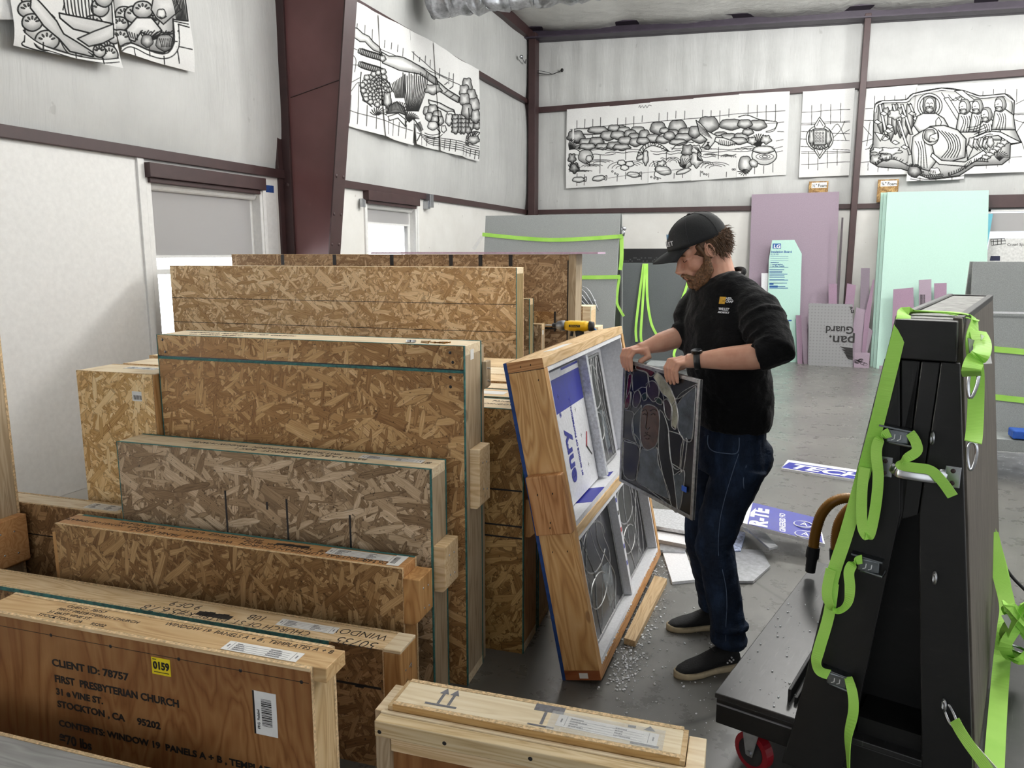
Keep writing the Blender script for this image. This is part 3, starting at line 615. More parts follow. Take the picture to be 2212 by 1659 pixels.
# --- J: the row of six behind the tall crate
js=[(2.85,3.06,1.037,OSB_J,'front crate of the low row behind the tall amber crate'),(3.085,3.275,1.037,OSB_C,'second crate from the front in the low row between amber crate and pale upright sheets'),
(3.30,3.435,1.035,OSB_K,'third crate from the front in the low pine-topped row'),(3.46,3.665,1.04,OSB_E,'fourth crate from the front in the low pine-topped row, teal line on its edge'),
(3.70,3.94,1.035,OSB_K,'fifth crate from the front in the low pine-topped row, paper slip on top'),(3.98,4.31,1.03,OSB_J,'hindmost crate of the low pine-topped row, right in front of the pale sheet')]
for k,(a,b,z,mt,lab) in enumerate(js):
    o,T=crate('crate',lab,-2.25,-.84+.0*k if k<2 else -.93-.03*k,a,b,z,mt,(PXP,PX,PXP,PX,PXP,PX)[k],PZO if k==0 else PZ,edge=TEAL if k in (0,1) else None)
    if k==0:
        for zz in (.70,.55,.50): MB().box(-1.2,-.845,2.8494,2.8499,zz,zz+.007,M=T).build('marker_line',INK,o)
        cleat(o,T,-.84,-.80,2.88,2.99,.50,.66,PZO,.02)
        topt(o,T,'PANEL 14  BOX 2',.03,-1.02,2.99,z); topt(o,T,'WINDOW 6  CLIENT',.03,-1.04,2.93,z)
    if k in (1,4): MB().box(-1.16-.3*(k==4),-1.02-.3*(k==4),a+.06,b-.06,z+.0002,z+.001,M=T).build('paper_label',PAPER,o)
# --- K and K2
K,T=crate('crate','big pale strand-board crate standing upright in the far row, wide as the window',-3.92,-1.40,4.5,4.66,1.56,OSB_K,PXP,PZ,edge=None,seam=None,endm=None) if False else crate('crate','big pale strand-board crate standing upright in the far row, its front scored with level seams',-3.92,-1.375,4.5,4.66,1.56,OSB_K,PXP,pine('pine_olive',2,(120,98,56),(148,124,78),(166,142,96),seed=31),edge=None)
MB().box(-3.92,-1.375,4.4992,4.4998,1.335,1.3385,M=T).box(-3.92,-1.375,4.4992,4.4998,1.165,1.1685,M=T).build('panel_seam',INK,K)
MB().box(-1.376,-1.3735,4.499,4.511,0,1.56,M=T).build('painted_edge',TEAL,K)
K2,T=crate('crate','narrow crate end with teal edges just behind the big pale one',-2.6,-1.345,4.69,4.78,1.36,OSB_D,PX,pine('pine_olive2',2,(120,98,56),(148,124,78),(166,142,96),seed=32),edge=TEAL)
K3,T=crate('crate','slim olive batten crate right of the big pale one with a tiny white sticker',-2.4,-1.30,4.82,4.90,1.19,OSB_D,PX,PZG,edge=None)
MB().box(-1.30,-1.2995,4.84,4.87,1.12,1.15,M=T).build('small_sticker',PAPER,K3)
# --- L with the thin pink foam on top
Lc,T=crate('crate','tallest crate at the back, grey-brown strand board with black ticks along its top edge',-3.78,-1.16,5.0,5.18,1.637,OSB_L,PX,PZG,edge=None)
MB().box(-1.165,-1.115,4.99,5.18,0,1.64,M=T).build('corner_post',PZG,Lc,bevel=.002)
for x in (-3.336,-2.903,-2.447,-1.998,-1.782,-1.567): MB().box(x-.014,x+.014,4.999,4.9996,1.56,1.636,M=T).build('marker_line',INK,Lc)
MB().box(-1.175,-1.166,4.999,4.9996,.2,1.6,M=T).build('marker_line',INK,Lc)
MB().box(-1.425,-1.257,4.975,4.9995,1.16,1.262,M=T).build('patch_panel',OSB_E,Lc); MB().box(-1.257,-1.25,4.974,4.9995,1.13,1.262,M=T).box(-1.45,-1.17,4.974,4.9995,1.145,1.152,M=T).build('marker_line',INK,Lc)
pf=MB().box(-2.6,-.97,4.98,5.25,1.641,1.653,M=T@Matrix.Translation((0,0,0)))
o=pf.build('foam_sheet',plain('pink_foam',(196,168,190),.7,0,.05,60)); o.parent=None; o.matrix_world=Lc.matrix_basis.copy(); o.location=(Lc.location.x,Lc.location.y,0); o.rotation_euler=(0,0,CRZ)
tag(o,'thin pinkish foam sheet lying on top of the tallest back crate','foam sheet')
# --- O small crates right of L
for k,(x0,x1,y0,y1,z,lab) in enumerate(((-1.95,-1.50,6.35,6.55,1.20,'small crate with pine end, left one of the pair seen past the pale crates'),(-1.60,-1.36,6.7,6.95,1.18,'small teal-edged crate, right one of the pair in front of the grey carpeted rack'))):
    o,T=crate('crate',lab,x0,x1,y0,y1,z,(OSB_E,OSB_J)[k],PXP,PX,edge=(None,TEAL)[k])
    cleat(o,T,x1,x1+.07,y0+.01,y1-.02,.88,1.0,PXP,.01)
    MB().box(x1-.07,x1,y0-.012,y0-.001,0,z,M=T).build('corner_post',PXP,o)
# --- grey board in the lower left corner
o,T=crate('crate','weathered grey board top poking into the lower left corner',-2.6,-1.15,.99,1.31,.45,PLY,pine('grey_board',0,(132,132,130),(150,150,148),(166,166,164),False,seed=41),PZG,edge=None,back=PLY)
# --- screws on top of E
for k in range(9):
    a=random.uniform(-.5,.5); c=CM@Vector((-1.10+random.gauss(0,.028),2.62+random.gauss(0,.012),1.3225)); dx=Vector((math.cos(a),math.sin(a),0))*.018
    o=MB().tube([c-dx,c+dx*.8,c+dx],[.0015,.002,.0045],8).build('wood_screw',plain('brass_screw',(150,110,60),.35,1) if k==0 else bpy.data.materials['brass_screw'])
    tag(o,'brass-coloured wood screws scattered loose on the tall amber crate\'s top','screw','loose screws on the tall crate')
for k,x in enumerate((-1.215,-1.195)):
    c=CM@Vector((x,2.605,1.322)); o=MB().tube([c,c+Vector((0,0,.008))],.010,12).build('wing_nut',STEEL); tag(o,'small steel nuts lying side by side left of the loose screws','nut','nuts on the tall crate')
# ============================================================ CHARCOAL DRAWINGS hung on the walls
n=N('drawing_paper',.75,0,.2); vc=n.n('ShaderNodeVertexColor',layer_name='ink'); cr=n.noise(n.coord((14,14,14)),1.5,5,.6); n.color(vc.outputs[0]); n.bump(cr,.35,.006); ARTM=n.m
class Art:
    def __init__(s,sc,ox,oy): s.sc=sc; s.o=(ox,oy); s.ops=[]
    def fill(s,poly,tone=.5,edge=12,w=4,ink=.1,lift=.35): s.ops.append(('f',np.array(poly,float),tone,edge,w,ink,lift)); return s
    def line(s,pts,w=3.2,ink=.14,sm=True):
        if sm and len(pts)>2: pts=[(p.x,p.y) for p in smooth([(a,b,0) for a,b in pts],5)]
        s.ops.append(('l',np.array(pts,float),w,ink)); return s
    def white(s,pts,w=8): s.ops.append(('l',np.array(pts,float),w,.88)); return s
    def blob(s,cx,cy,rx,ry,tone=.5,jag=0,n=22,rot=0,seed=0,edge=None,w=3.2,lift=.42):
        r=random.Random(seed+int(cx*7+cy)); P=[]
        for i in range(n*2):
            q=math.pi*i/n; k=1+jag*math.sin(q*5+r.random()*.6)*.5+jag*.4*(r.random()-.5); x=rx*k*math.cos(q); y=ry*k*math.sin(q); c,d=math.cos(rot),math.sin(rot)
            P.append((cx+x*c-y*d,cy+x*d+y*c))
        return s.fill(P,tone,edge or min(rx,ry)*.75,w,.1,lift)
    def tuft(s,cx,cy,r,a0,a1,n,w=3,curl=.3):
        for i in range(n):
            a=math.radians(a0+(a1-a0)*i/max(1,n-1)); e=(cx+r*math.cos(a),cy-r*math.sin(a)); m=(cx+.55*r*math.cos(a+curl),cy-.55*r*math.sin(a+curl)); s.line([(cx,cy),m,e],w)
        return s
    def fern(s,pts,l,n,w=3.5,side=1):
        P=smooth([(a,b,0) for a,b in pts],8); s.line([(p.x,p.y) for p in P],w+1,sm=False)
        for k in range(n):
            i=int((len(P)-2)*k/(n-1)); t=(P[i+1]-P[i]).normalized(); s.line([(P[i].x,P[i].y),(P[i].x-side*t.y*-l+t.x*l*.3,P[i].y-side*t.x*l+t.y*l*.3)],w,sm=False)
        return s
    def eval(s,X):
        ink=np.full(len(X),.86)
        for op in s.ops:
            P=op[1]; pad=14; lo=P.min(0)-pad; hi=P.max(0)+pad
            sel=np.where((X[:,0]>lo[0])&(X[:,0]<hi[0])&(X[:,1]>lo[1])&(X[:,1]<hi[1]))[0]
            if not len(sel): continue
            Y=X[sel]; closed=op[0]=='f'; m=len(P); d=np.full(len(sel),1e9); ins=np.zeros(len(sel),bool)
            for i in range(m if closed else m-1):
                a=P[i]; b=P[(i+1)%m]; ab=b-a; L=ab@ab+1e-9; t=np.clip(((Y-a)@ab)/L,0,1); q=Y-a-t[:,None]*ab; d=np.minimum(d,(q*q).sum(1))
                if closed:
                    c=((a[1]>Y[:,1])!=(b[1]>Y[:,1])); xx=a[0]+(Y[:,1]-a[1])/(b[1]-a[1]+1e-9)*ab[0]; ins^=c&(Y[:,0]<xx)
            d=np.sqrt(d)
            if closed:
                _,_,tone,edge,w,ik,lift=op; cy=P[:,1].mean(); h=P[:,1].max()-P[:,1].min()+1
                t=tone+lift*np.clip(d/edge,0,1)**1.2-.22*np.clip((Y[:,1]-cy)/h,-.6,.6); t=np.clip(t,.12,.86); v=ink[sel]; v=np.where(ins,t,v)
                k=np.clip(1-(d-w*.5)/2.5,0,1); ink[sel]=v*(1-k)+ik*k
            else:
                _,_,w,ik=op; k=np.clip(1-(d-w*.5)/2.2,0,1); ink[sel]=ink[sel]*(1-k)+ik*k
        return ink
    def sheet(s,quad,plane,lab,step=.8,wave=.012,lift=.0,label_ok=True,group='charcoal window drawings'):
        q=np.array(quad,float); full=q/s.sc+np.array(s.o); Wd=max(np.linalg.norm(full[1]-full[0]),np.linalg.norm(full[2]-full[3])); Hd=max(np.linalg.norm(full[3]-full[0]),np.linalg.norm(full[2]-full[1]))
        nu=max(8,int(Wd/step)); nv=max(8,int(Hd/step)); U,V=np.meshgrid(np.linspace(0,1,nu+1),np.linspace(0,1,nv+1))
        def bl(c): return (c[0][None,None]*((1-U)*(1-V))[...,None]+c[1]*(U*(1-V))[...,None]+c[2]*(U*V)[...,None]+c[3]*((1-U)*V)[...,None]).reshape(-1,2)
        X=bl(q); ink=s.eval(X); C3=np.array([plane(a,b) for a,b in full])
        P=(C3[0]*((1-U)*(1-V))[...,None]+C3[1]*(U*(1-V))[...,None]+C3[2]*(U*V)[...,None]+C3[3]*((1-U)*V)[...,None]).reshape(-1,3)
        nr=np.cross(C3[1]-C3[0],C3[3]-C3[0]); nr/=np.linalg.norm(nr); nr*=-1 if nr@(CAM-C3[0])<0 else 1
        u=U.reshape(-1); v=V.reshape(-1); r=random.random()*6
        off=lift+.004+.012*v+wave*v*np.sin(u*4+r)*.6+.01*v*(2*u-1)**2+.004*np.sin(9*u+5*v+r)+.02*v**6*np.sin(3*u+r)
        P=P+nr*off[:,None]; fib=rng.normal(0,.012,len(ink)); g=np.clip(ink+fib,0,1); g=g**2.2*.98
        me=bpy.data.meshes.new('drawing_sheet'); me.vertices.add(len(P)); me.vertices.foreach_set('co',P.reshape(-1))
        idx=np.arange(nu*nv); a=(idx//nu)*(nu+1)+idx%nu; F=np.stack([a,a+nu+1,a+nu+2,a+1],1)
        me.loops.add(F.size); me.loops.foreach_set('vertex_index',F.reshape(-1)); me.polygons.add(len(F)); me.polygons.foreach_set('loop_start',np.arange(len(F))*4); me.polygons.foreach_set('use_smooth',[True]*len(F))
        me.update(calc_edges=True); me.materials.append(ARTM)
        at=me.color_attributes.new('ink','FLOAT_COLOR','POINT'); col=np.stack([g,g,g*.985,np.ones_like(g)],1); at.data.foreach_set('color',col.reshape(-1).astype(np.float32))
        o=bpy.data.objects.new('drawing_sheet',me); COL.objects.link(o); tag(o,lab,'drawing',group); return o
def bars(A,xs,w=2.8):
    for x,a,b in xs: A.line([(x,a),(x-2,b)],w,.2,False)
back=lambda u,v: py(u,v,WY-.06)
leftw=lambda u,v: px(u,v,WX+.06)
# --- long landscape drawing on the far wall (five sheets)
A1=Art(3.6867,1140,0)
bars(A1,[(395,960,1030),(458,948,1020),(520,948,1130),(583,935,1010),(718,940,1000),(784,935,1010),(848,928,1010),(914,920,970),(1048,900,960),(1116,895,960),(1183,883,940),(1252,883,950),(1395,875,930),(1463,880,930),(1533,880,1010),(1605,865,930),(1757,835,920),(1830,838,930),(1902,840,960),(1976,830,960),(395,1380,1480),(455,1390,1475),(580,1235,1380),(718,1400,1445),(784,1190,1270),(784,1370,1425),(908,1385,1430),(1106,1210,1270),(1168,1380,1420),(1236,1370,1415),(1376,1360,1405),(1443,1380,1410),(1522,1170,1265),(1585,1370,1410),(1736,1340,1385),(1810,1330,1385),(1882,1320,1380),(1955,1300,1370)])
for a in ([(340,1030),(650,1000),(900,980),(1100,960),(1400,935),(1680,905),(2050,880)],[(1700,1000),(2040,970)],[(1990,1045),(2040,1048)],[(1980,1120),(2035,1110)],[(1950,1185),(2030,1165)],[(1960,1215),(2030,1200)]): A1.line(a,2.6,.25)
A1.blob(480,1045,140,26,.5,.1).blob(720,1035,80,42,.42,.1)
for i,(x,y,rx,ry) in enumerate([(560,1035,80,30),(690,1020,50,28),(770,1035,55,26),(880,1040,60,34),(1040,1020,66,52),(1195,1005,70,52),(1090,1040,40,25),(1160,1060,50,30),(1265,1060,70,45),(1440,990,85,66),(1620,990,95,44),(1830,995,75,42),(1730,985,60,36),(640,1080,60,40),(720,1075,60,35),(820,1065,52,34),(850,1100,52,44),(780,1120,62,34),(930,1080,45,50),(1000,1100,60,36),(1080,1110,60,32),(1130,1080,46,34),(1240,1095,70,36),(1200,1130,70,26),(1370,1100,60,40),(1330,1050,48,48),(1540,1080,60,34),(1600,1100,80,40),(1700,1090,60,34),(1755,1050,46,26),(1680,1120,70,30)]): A1.blob(x,y,rx,ry,.36,.12,seed=i)
A1.blob(385,1085,70,48,.34,.2).blob(470,1130,60,32,.36,.2).blob(550,1125,60,36,.34,.15).blob(480,1165,70,26,.38,.2).blob(600,1165,60,26,.36,.2).blob(690,1160,60,34,.34,.15).blob(750,1170,70,26,.36,.2).blob(860,1130,50,36,.36,.1).blob(920,1120,52,30,.36,.1)
A1.white([(364,1000),(364,1125)],9)
for y,x0,x1 in ((1195,450,900),(1215,620,960),(1235,330,700),(1205,980,1220),(1225,1000,1240),(1190,1400,1900),(1210,1350,1800),(1260,1060,1180),(1235,1480,1660),(1250,1300,1500),(1170,1700,1960),(1190,1650,1780),(1175,560,640),(1180,1140,1400)):
    A1.line([(x0+(x1-x0)*k/7,y-.02*(x1-x0)*k/7+5*math.sin(k*1.9+y)) for k in range(8)],3,.22)
for cx,cy,rx,ry in ((520,1330,90,24),(580,1300,120,30),(430,1370,100,16),(760,1345,120,60),(840,1330,90,50),(1040,1330,70,50),(1160,1290,60,40),(1450,1235,50,14),(1600,1250,60,16),(1420,1310,60,26),(1500,1340,120,50)):
    for k in (1,.72,.45): A1.line([(cx-rx*k*math.cos(a),cy-ry*k*math.sin(a)) for a in np.linspace(.1,3.4 if rx<80 else 2.6,12)],2.8,.25)
A1.blob(465,1245,60,55,.55,.08,lift=.3).blob(492,1262,26,26,.6,.1).line([(470,1290),(500,1320),(490,1290)],4)
A1.tuft(335,1190,85,-10,80,9,5).blob(355,1260,30,40,.3,.3).blob(372,1335,38,42,.28,.3).fern([(335,1330),(370,1300),(405,1340)],18,9)
for cx,cy,a in ((408,1430,0),(570,1420,-.15),(845,1390,.1)): A1.blob(cx,cy,52,22,.5,.1,rot=a).line([(cx+38,cy-8),(cx+62,cy-22),(cx+60,cy+14),(cx+38,cy+6)],4)
for cx,cy in ((750,1295),(775,1335),(815,1305)): A1.blob(cx,cy,32,22,.62,.15)
A1.fern([(870,1260),(900,1180),(980,1130),(1060,1150),(1130,1205)],-26,18,4).line([(905,1240),(930,1190),(985,1160),(1050,1170),(1130,1205)],5).blob(900,1250,36,20,.45,.1,rot=-.5).blob(940,1255,22,60,.5,.2)
A1.line([(1150,1190),(1190,1150),(1260,1130),(1320,1135)],5).blob(1275,1200,46,50,.35,.3).blob(1260,1290,46,60,.5,.2).tuft(1255,1340,80,50,130,7,4).blob(1345,1190,40,36,.6,.3).blob(1345,1270,46,60,.55,.3)
for k in range(4): A1.line([(1320+10*k,1170+8*k),(1360+8*k,1180+14*k),(1350,1240+10*k),(1390,1280)],3.5)
A1.blob(1080,1355,66,36,.5,.08,rot=.25).blob(1065,1300,36,22,.5,.4,rot=-.3).blob(1240,1365,60,18,.5,.1,rot=-.3).line([(1000,1280),(1020,1340),(1010,1400),(1060,1420)],4)
A1.fill([(1340,955),(1380,985),(1430,1040),(1510,1080),(1540,1075),(1555,1090),(1530,1110),(1500,1115),(1440,1190),(1385,1170),(1430,1110),(1370,1060)],.75,14,4.5,.1,.1).fill([(1500,1090),(1560,1095),(1630,1120),(1665,1140),(1600,1160),(1540,1150),(1490,1120)],.7,12,4.5,.1,.15)
for k in range(9): A1.line([(1352+10*k,975+9*k),(1372+12*k,1060+5*k)],2.6,.15).line([(1530+14*k,1110+3*k),(1522+16*k,1150+k)],2.6)
for k in range(6): A1.line([(1450-4*k,1130),(1395+14*k,1180+k)],3)
A1.line([(1680,930),(1750,915),(1850,950),(1980,965)],5).line([(1985,975),(1970,1020),(1900,1045)],3.5).line([(1970,960),(1990,980),(1960,1040),(1900,1050)],3)
A1.tuft(1850,1165,100,40,150,11,6,.25).blob(1790,1120,34,30,.5,.3).blob(1900,1110,40,34,.5,.3)
A1.blob(1885,1235,98,76,.8,.02,lift=.1,w=5).blob(1880,1190,85,30,.55,.1,w=5)
for k in (1,.6,.3): A1.line([(1890+70*k*math.cos(a),1245+26*k*math.sin(a)) for a in np.linspace(0,6.28,20)],5-2*k,.3)
A1.blob(1735,1310,55,70,.4,.08,lift=.45).blob(1800,1300,36,30,.45,.1,rot=.6).tuft(1720,1350,50,200,340,7,4)
for x,y in ((678,1365),(700,1382),(720,1390),(985,1410),(1010,1418),(1035,1425),(1390,1370),(1405,1385),(1425,1388),(1635,1350),(1650,1350)): A1.blob(x,y,6,6,.8,w=2.4)
A1.line([(885,855),(895,840),(900,858),(915,842),(925,858),(940,840),(950,858),(965,838),(985,842)],2.4,.4)
A1.line([(645,1420),(900,1380),(980,1370),(1290,1340)],2,.4)
names=['leftmost sheet of the far-wall landscape drawing, with the bear','second sheet of the far-wall landscape, with three swimming animals','middle sheet of the far-wall landscape, with arching fern and big fish','fourth sheet of the far-wall landscape, with the spread-winged eagle','right end sheet of the far-wall landscape, with a round bowl of water']
for q,lab in zip(([(312,872),(652,843),(648,1482),(305,1500)],[(648,848),(980,817),(964,1460),(648,1482)],[(976,812),(1325,787),(1304,1438),(962,1457)],[(1320,782),(1685,752),(1667,1415),(1302,1440)],[(1683,748),(2087,727),(2058,1392),(1665,1414)]),names): A1.sheet(q,back,lab)
# --- small emblem sheet and the figure drawing
A2=Art(4.007,1660,100)
for y0,y1 in ((570,545),(665,645),(678,655),(735,730),(800,790),(865,870),(912,905),(925,918),(1022,1000)): A2.line([(285,y0),(400,y0-.2*(y0-y1)),(560,y1+4),(705,y1)],2.6,.22) if not 690<y0<900 else A2.line([(280,y0),(350,y0+3)],2.6).line([(560,y1+20),(700,y1+25)],2.6)
bars(A2,[(376,510,680),(457,500,610),(541,500,670),(628,490,655),(350,910,1060),(430,965,1070),(513,900,1050),(597,900,1030)])
A2.line([(550,720),(600,670),(650,760),(670,810)],3).line([(560,790),(620,730),(660,650)],3).line([(650,750),(700,720)],3)
for r,w in ((1,4.5),(.84,4)):
    A2.ops.append(('f',np.array([(445+118*r*math.cos(a),795+112*r*math.sin(a)) for a in np.linspace(0,6.28,36)[:-1]]),.86,40,w,.1,0))
for sg,yy in ((-1,610),(1,970)): A2.fill([(445,yy),(495,yy-sg*70),(480,yy-sg*100),(405,yy-sg*100),(400,yy-sg*70)],.86,30,4.5,.1,0).line([(445,yy-sg*25),(474,yy-sg*75)],3.5).line([(445,yy-sg*25),(420,yy-sg*75)],3.5)
A2.blob(375,790,26,70,.35,.3).blob(520,790,26,70,.35,.3).blob(445,870,55,22,.3,.3)
A2.fill([(395,722),(500,720),(500,850),(395,852)],.55,14,5,.1,.2)
for i in range(3):
    for j in range(4): A2.fill([(410+28*i,740+24*j),(424+28*i,739+24*j),(424+28*i,752+24*j),(410+28*i,753+24*j)],.85,30,2.4,.2,0)
A2.line([(410,880),(430,860),(445,885),(462,862),(478,882)],4.5)
A2.sheet([(298,392),(748,362),(695,1118),(262,1136)],back,'small far-wall sheet with a pointed oval emblem, left of the slim post')
A3=Art(4.007,1660,100)
bars(A3,[(920,430,500),(1008,430,470),(1096,428,465),(1188,420,460),(1858,390,440),(1952,370,410),(2053,370,405),(2150,370,480),(948,1050,1090),(1038,1045,1080),(1884,1020,1060),(1984,1005,1045),(2085,940,1010),(862,1010,1075)])
for a in ([(840,540),(905,535)],[(830,640),(905,640)],[(820,690),(890,770)],[(790,830),(900,800)],[(800,1005),(870,1000)],[(2110,580),(2212,575)],[(2110,590),(2212,588)],[(2120,630),(2212,660)],[(2140,750),(2212,650)],[(2190,820),(2212,890)],[(2100,960),(2190,955)],[(2140,500),(2212,462)],[(840,890),(890,880)],[(870,880),(920,820)],[(880,650),(850,860)]): A3.line(a,3)
A3.fill([(915,560),(925,500),(985,470),(1190,462),(1250,410),(1500,360),(1700,385),(1830,430),(2050,410),(2130,470),(2125,590),(2110,660),(2190,830),(2095,850),(2090,970),(2020,1025),(1780,1035),(1650,1120),(1400,1150),(1150,1060),(950,1045),(880,1000),(880,900),(905,850)],.52,60,7,.1,.25)
A3.line([(935,570),(945,515),(1000,490),(1200,482),(1265,430),(1500,382),(1700,405),(1840,450),(2040,432),(2108,485),(2105,600)],4.5).white([(926,560),(936,508),(990,480),(1195,472),(1258,420),(1500,371),(1700,395),(1835,440),(2045,421),(2118,476)],10).line([(915,560),(925,500),(985,470),(1190,462),(1250,410),(1500,360),(1700,385),(1830,430),(2050,410),(2130,470)],4)
for i in range(7): A3.blob(980+40*i,620+30*(i%3),34,130,.34,.2,seed=i)
for (xa,xb) in ((955,1022),(1070,1160),(1145,1240),(1215,1330)):
    A3.fill([(xa,500),(xa+22,500),(xb+10,760),(xb-14,760)],.85,40,4.5,.1,0)
A3.fill([(1120,640),(1140,640),(1235,930),(1215,940)],.85,40,4,.1,0).fill([(1250,620),(1275,600),(1360,720),(1335,720)],.85,30,4,.1,0)
for x,y in ((1000,580),(1160,600),(1245,580),(945,652),(1050,690),(1040,730),(1100,830),(1180,870)): A3.fill([(x-32,y),(x-5,y-20),(x+35,y+4),(x+4,y+20)],.84,30,4,.1,0)
A3.blob(1095,590,50,40,.6,.3).fill([(985,810),(1010,775),(1050,800),(1010,815)],.85,20,4,.1,0).fill([(920,740),(1000,760),(970,820)],.8,20,4,.1,.05)
A3.blob(965,900,70,26,.6,.4).blob(1060,905,90,30,.6,.4).blob(930,980,50,45,.4,.2).blob(1020,960,60,30,.4,.3).fern([(930,1030),(1000,990),(1100,980),(1220,1040)],24,16,5)
for r in (1,.8): A3.blob(1397,512,108*r,105*r,.82,0,w=5,lift=.0)
for k in range(3): A3.line([(1500+60*k,400+20*k),(1560+50*k,470),(1640+20*k,440),(1720,400+20*k)],4.5)
A3.fill([(1520,450),(1560,440),(1660,600),(1640,640)],.85,30,4,.1,0).fill([(1610,385),(1680,380),(1790,470),(1740,480)],.84,30,4,.1,0)
A3.fill([(1290,600),(1345,575),(1440,570),(1520,620),(1560,690),(1540,720),(1300,740),(1255,680)],.58,26,6,.1,.3)
A3.fill([(1345,440),(1400,428),(1450,450),(1455,530),(1440,580),(1350,580),(1335,520)],.3,20,4).blob(1397,500,42,56,.72,.03,lift=.1).blob(1395,545,34,30,.36,.2)
for k in (-16,16): A3.line([(1397+k-9,492),(1397+k,488),(1397+k+9,493)],4)
A3.line([(1397,495),(1393,520),(1402,524)],3).line([(1382,534),(1397,530),(1412,535)],3).fill([(1450,640),(1475,610),(1500,650),(1490,690),(1450,690)],.8,20,4,.1,0)
for x,y,f in ((1700,520,-1),(1810,520,-1),(1890,590,-1),(2010,500,-1)):
    A3.fill([(x-50,y+60),(x+40,y+40),(x+110,y+90),(x+130,y+220),(x-80,y+220)],.55,26,6,.1,.3).blob(x,y,50,66,.42,.06).blob(x-16,y+4,34,50,.76,.03,lift=.1).blob(x-14,y+40,30,22,.38,.2)
    A3.line([(x-30,y),(x-16,y-4)],4).line([(x-44,y+4),(x-50,y+22),(x-38,y+24)],4).line([(x-38,y+36),(x-22,y+36)],3.5)
    for k in range(4): A3.line([(x-30+22*k,y+80),(x-10+18*k,y+130),(x-40+26*k,y+215)],4.5)
A3.fill([(1400,690),(1520,680),(1640,720),(1710,800),(1700,960),(1560,1000),(1420,960),(1380,860),(1330,840),(1340,740)],.62,40,7,.1,.22)
A3.fill([(1250,780),(1330,730),(1400,700),(1350,800),(1420,860),(1450,1000),(1390,1080),(1250,1040),(1235,900)],.55,30,6,.1,.3)
A3.blob(1405,775,70,76,.82,0,w=6,lift=0).blob(1400,770,52,56,.4,.1).fill([(1400,770),(1465,745),(1470,800),(1440,825),(1390,820)],.74,20,4,.1,.05).line([(1415,790),(1440,800)],4)
for k in range(6): A3.line([(1470+30*k,720+8*k),(1540+22*k,800),(1560+20*k,880),(1500+26*k,960)],6)
for k in range(4): A3.line([(1270+26*k,820),(1300+20*k,900),(1290+28*k,1050)],5)
A3.fill([(1420,920),(1500,985),(1700,1000),(1860,900),(1890,930),(1720,1040),(1480,1020),(1405,950)],.82,30,6,.1,0)
A3.fill([(1740,800),(1900,730),(2010,740),(2190,830),(2100,840),(1990,770),(1880,780),(1780,860),(1720,980),(1710,880)],.8,30,6,.1,0)
for k in range(6): A3.line([(1720+20*k,700+20*k),(1800+20*k,690+14*k),(1860+16*k,650+22*k)],5).blob(1880+32*k,960-26*k,36,20,.5,.4,seed=k)
for k in range(5): A3.blob(1760+40*k,830+12*(k%2),30,44,.5,.2).line([(1780+30*k,800),(1770+26*k,860),(1810+22*k,900)],5)
A3.fern([(1700,1060),(1780,1000),(1900,1000)],26,14,5).fern([(1560,1120),(1640,1090),(1690,1060)],24,9,5).tuft(2000,990,90,20,120,9,5)
A3.blob(1262,1080,60,56,.25,.1).fern([(1230,1040),(1300,1050),(1330,1120)],22,12,5).blob(1440,1085,50,34,.7,.2)
for k in range(4): A3.line([(1400+14*k,1075),(1405+14*k,1100)],4)
for k in range(9): A3.blob(1360+18*k,1128-1.5*k,8,12,.2,0,w=3)
A3.line([(1230,1130),(1400,1155),(1690,1120)],4).line([(1225,1150),(1400,1172),(1690,1150)],3.5)
for x in (1310,1450,1590): A3.line([(x,1135),(x,1165)],3)
bk2=lambda u,v: py(u,v,WY-.075); bk3=lambda u,v: py(u,v,WY-.09)
A3.sheet([(850,368),(1290,332),(1230,1108),(770,1120)],back,'left sheet of the figure drawing, light shafts and leaves right beside the slim post')
A3.sheet([(1740,322),(2280,275),(2250,1088),(1690,1108)],bk2,'right sheet of the figure drawing, bearded bystanders in robes')
A3.sheet([(1290,348),(1765,315),(1690,1152),(1188,1170)],bk3,'middle sheet of the figure drawing, haloed person over a kneeling one')
A3b=Art(4.007,1660,100); A3b.line([(2212,900),(2290,930)],4)
# --- drawing on the left wall between column and corner
A4=Art(3.3515,560,0)
for x,a,b in ((705,170,210),(758,180,270),(815,210,300),(905,285,340),(950,305,350),(995,320,370),(1037,345,400),(1115,370,430),(1157,410,440),(1196,400,450),(1236,430,480),(1302,490,560),(1370,520,600),(1402,530,620),(655,690,890),(714,600,895),(770,760,910),(832,830,930),(920,860,970),(965,830,980),(1010,880,980),(1058,900,1000),(1112,900,1035),(1160,960,1050),(1210,980,1055),(1262,990,1055),(1345,1000,1080),(1380,1010,1090),(1415,1020,1095),(1470,1050,1120),(1500,1080,1130),(1530,1080,1130),(1560,1090,1150),(1585,1090,1150)): A4.line([(x,a),(x-4,b)],2.8,.2,False)
for a in ([(635,795),(890,870),(1100,945)],[(650,340),(900,440)],[(650,380),(690,430),(680,520)],[(650,470),(720,470)],[(650,600),(720,560)],[(655,660),(700,600),(730,600)],[(1100,370),(1280,520),(1400,575)],[(1280,530),(1440,610),(1460,620)],[(870,350),(1100,450),(1280,530)]): A4.line(a,3,.22)
A4.fill([(675,195),(705,205),(740,240),(790,260),(820,300),(870,345),(880,385),(820,360),(760,300),(720,300),(680,270)],.6,26,4.5,.1,.25)
A4.fill([(880,370),(930,400),(990,400),(1040,410),(1095,440),(1150,470),(1220,520),(1280,560),(1290,620),(1220,575),(1150,530),(1090,520),(1000,500),(930,470),(885,450)],.55,34,5,.1,.3)
A4.fill([(1285,580),(1340,630),(1400,670),(1440,700),(1430,740),(1370,700),(1290,650)],.5,24,5)
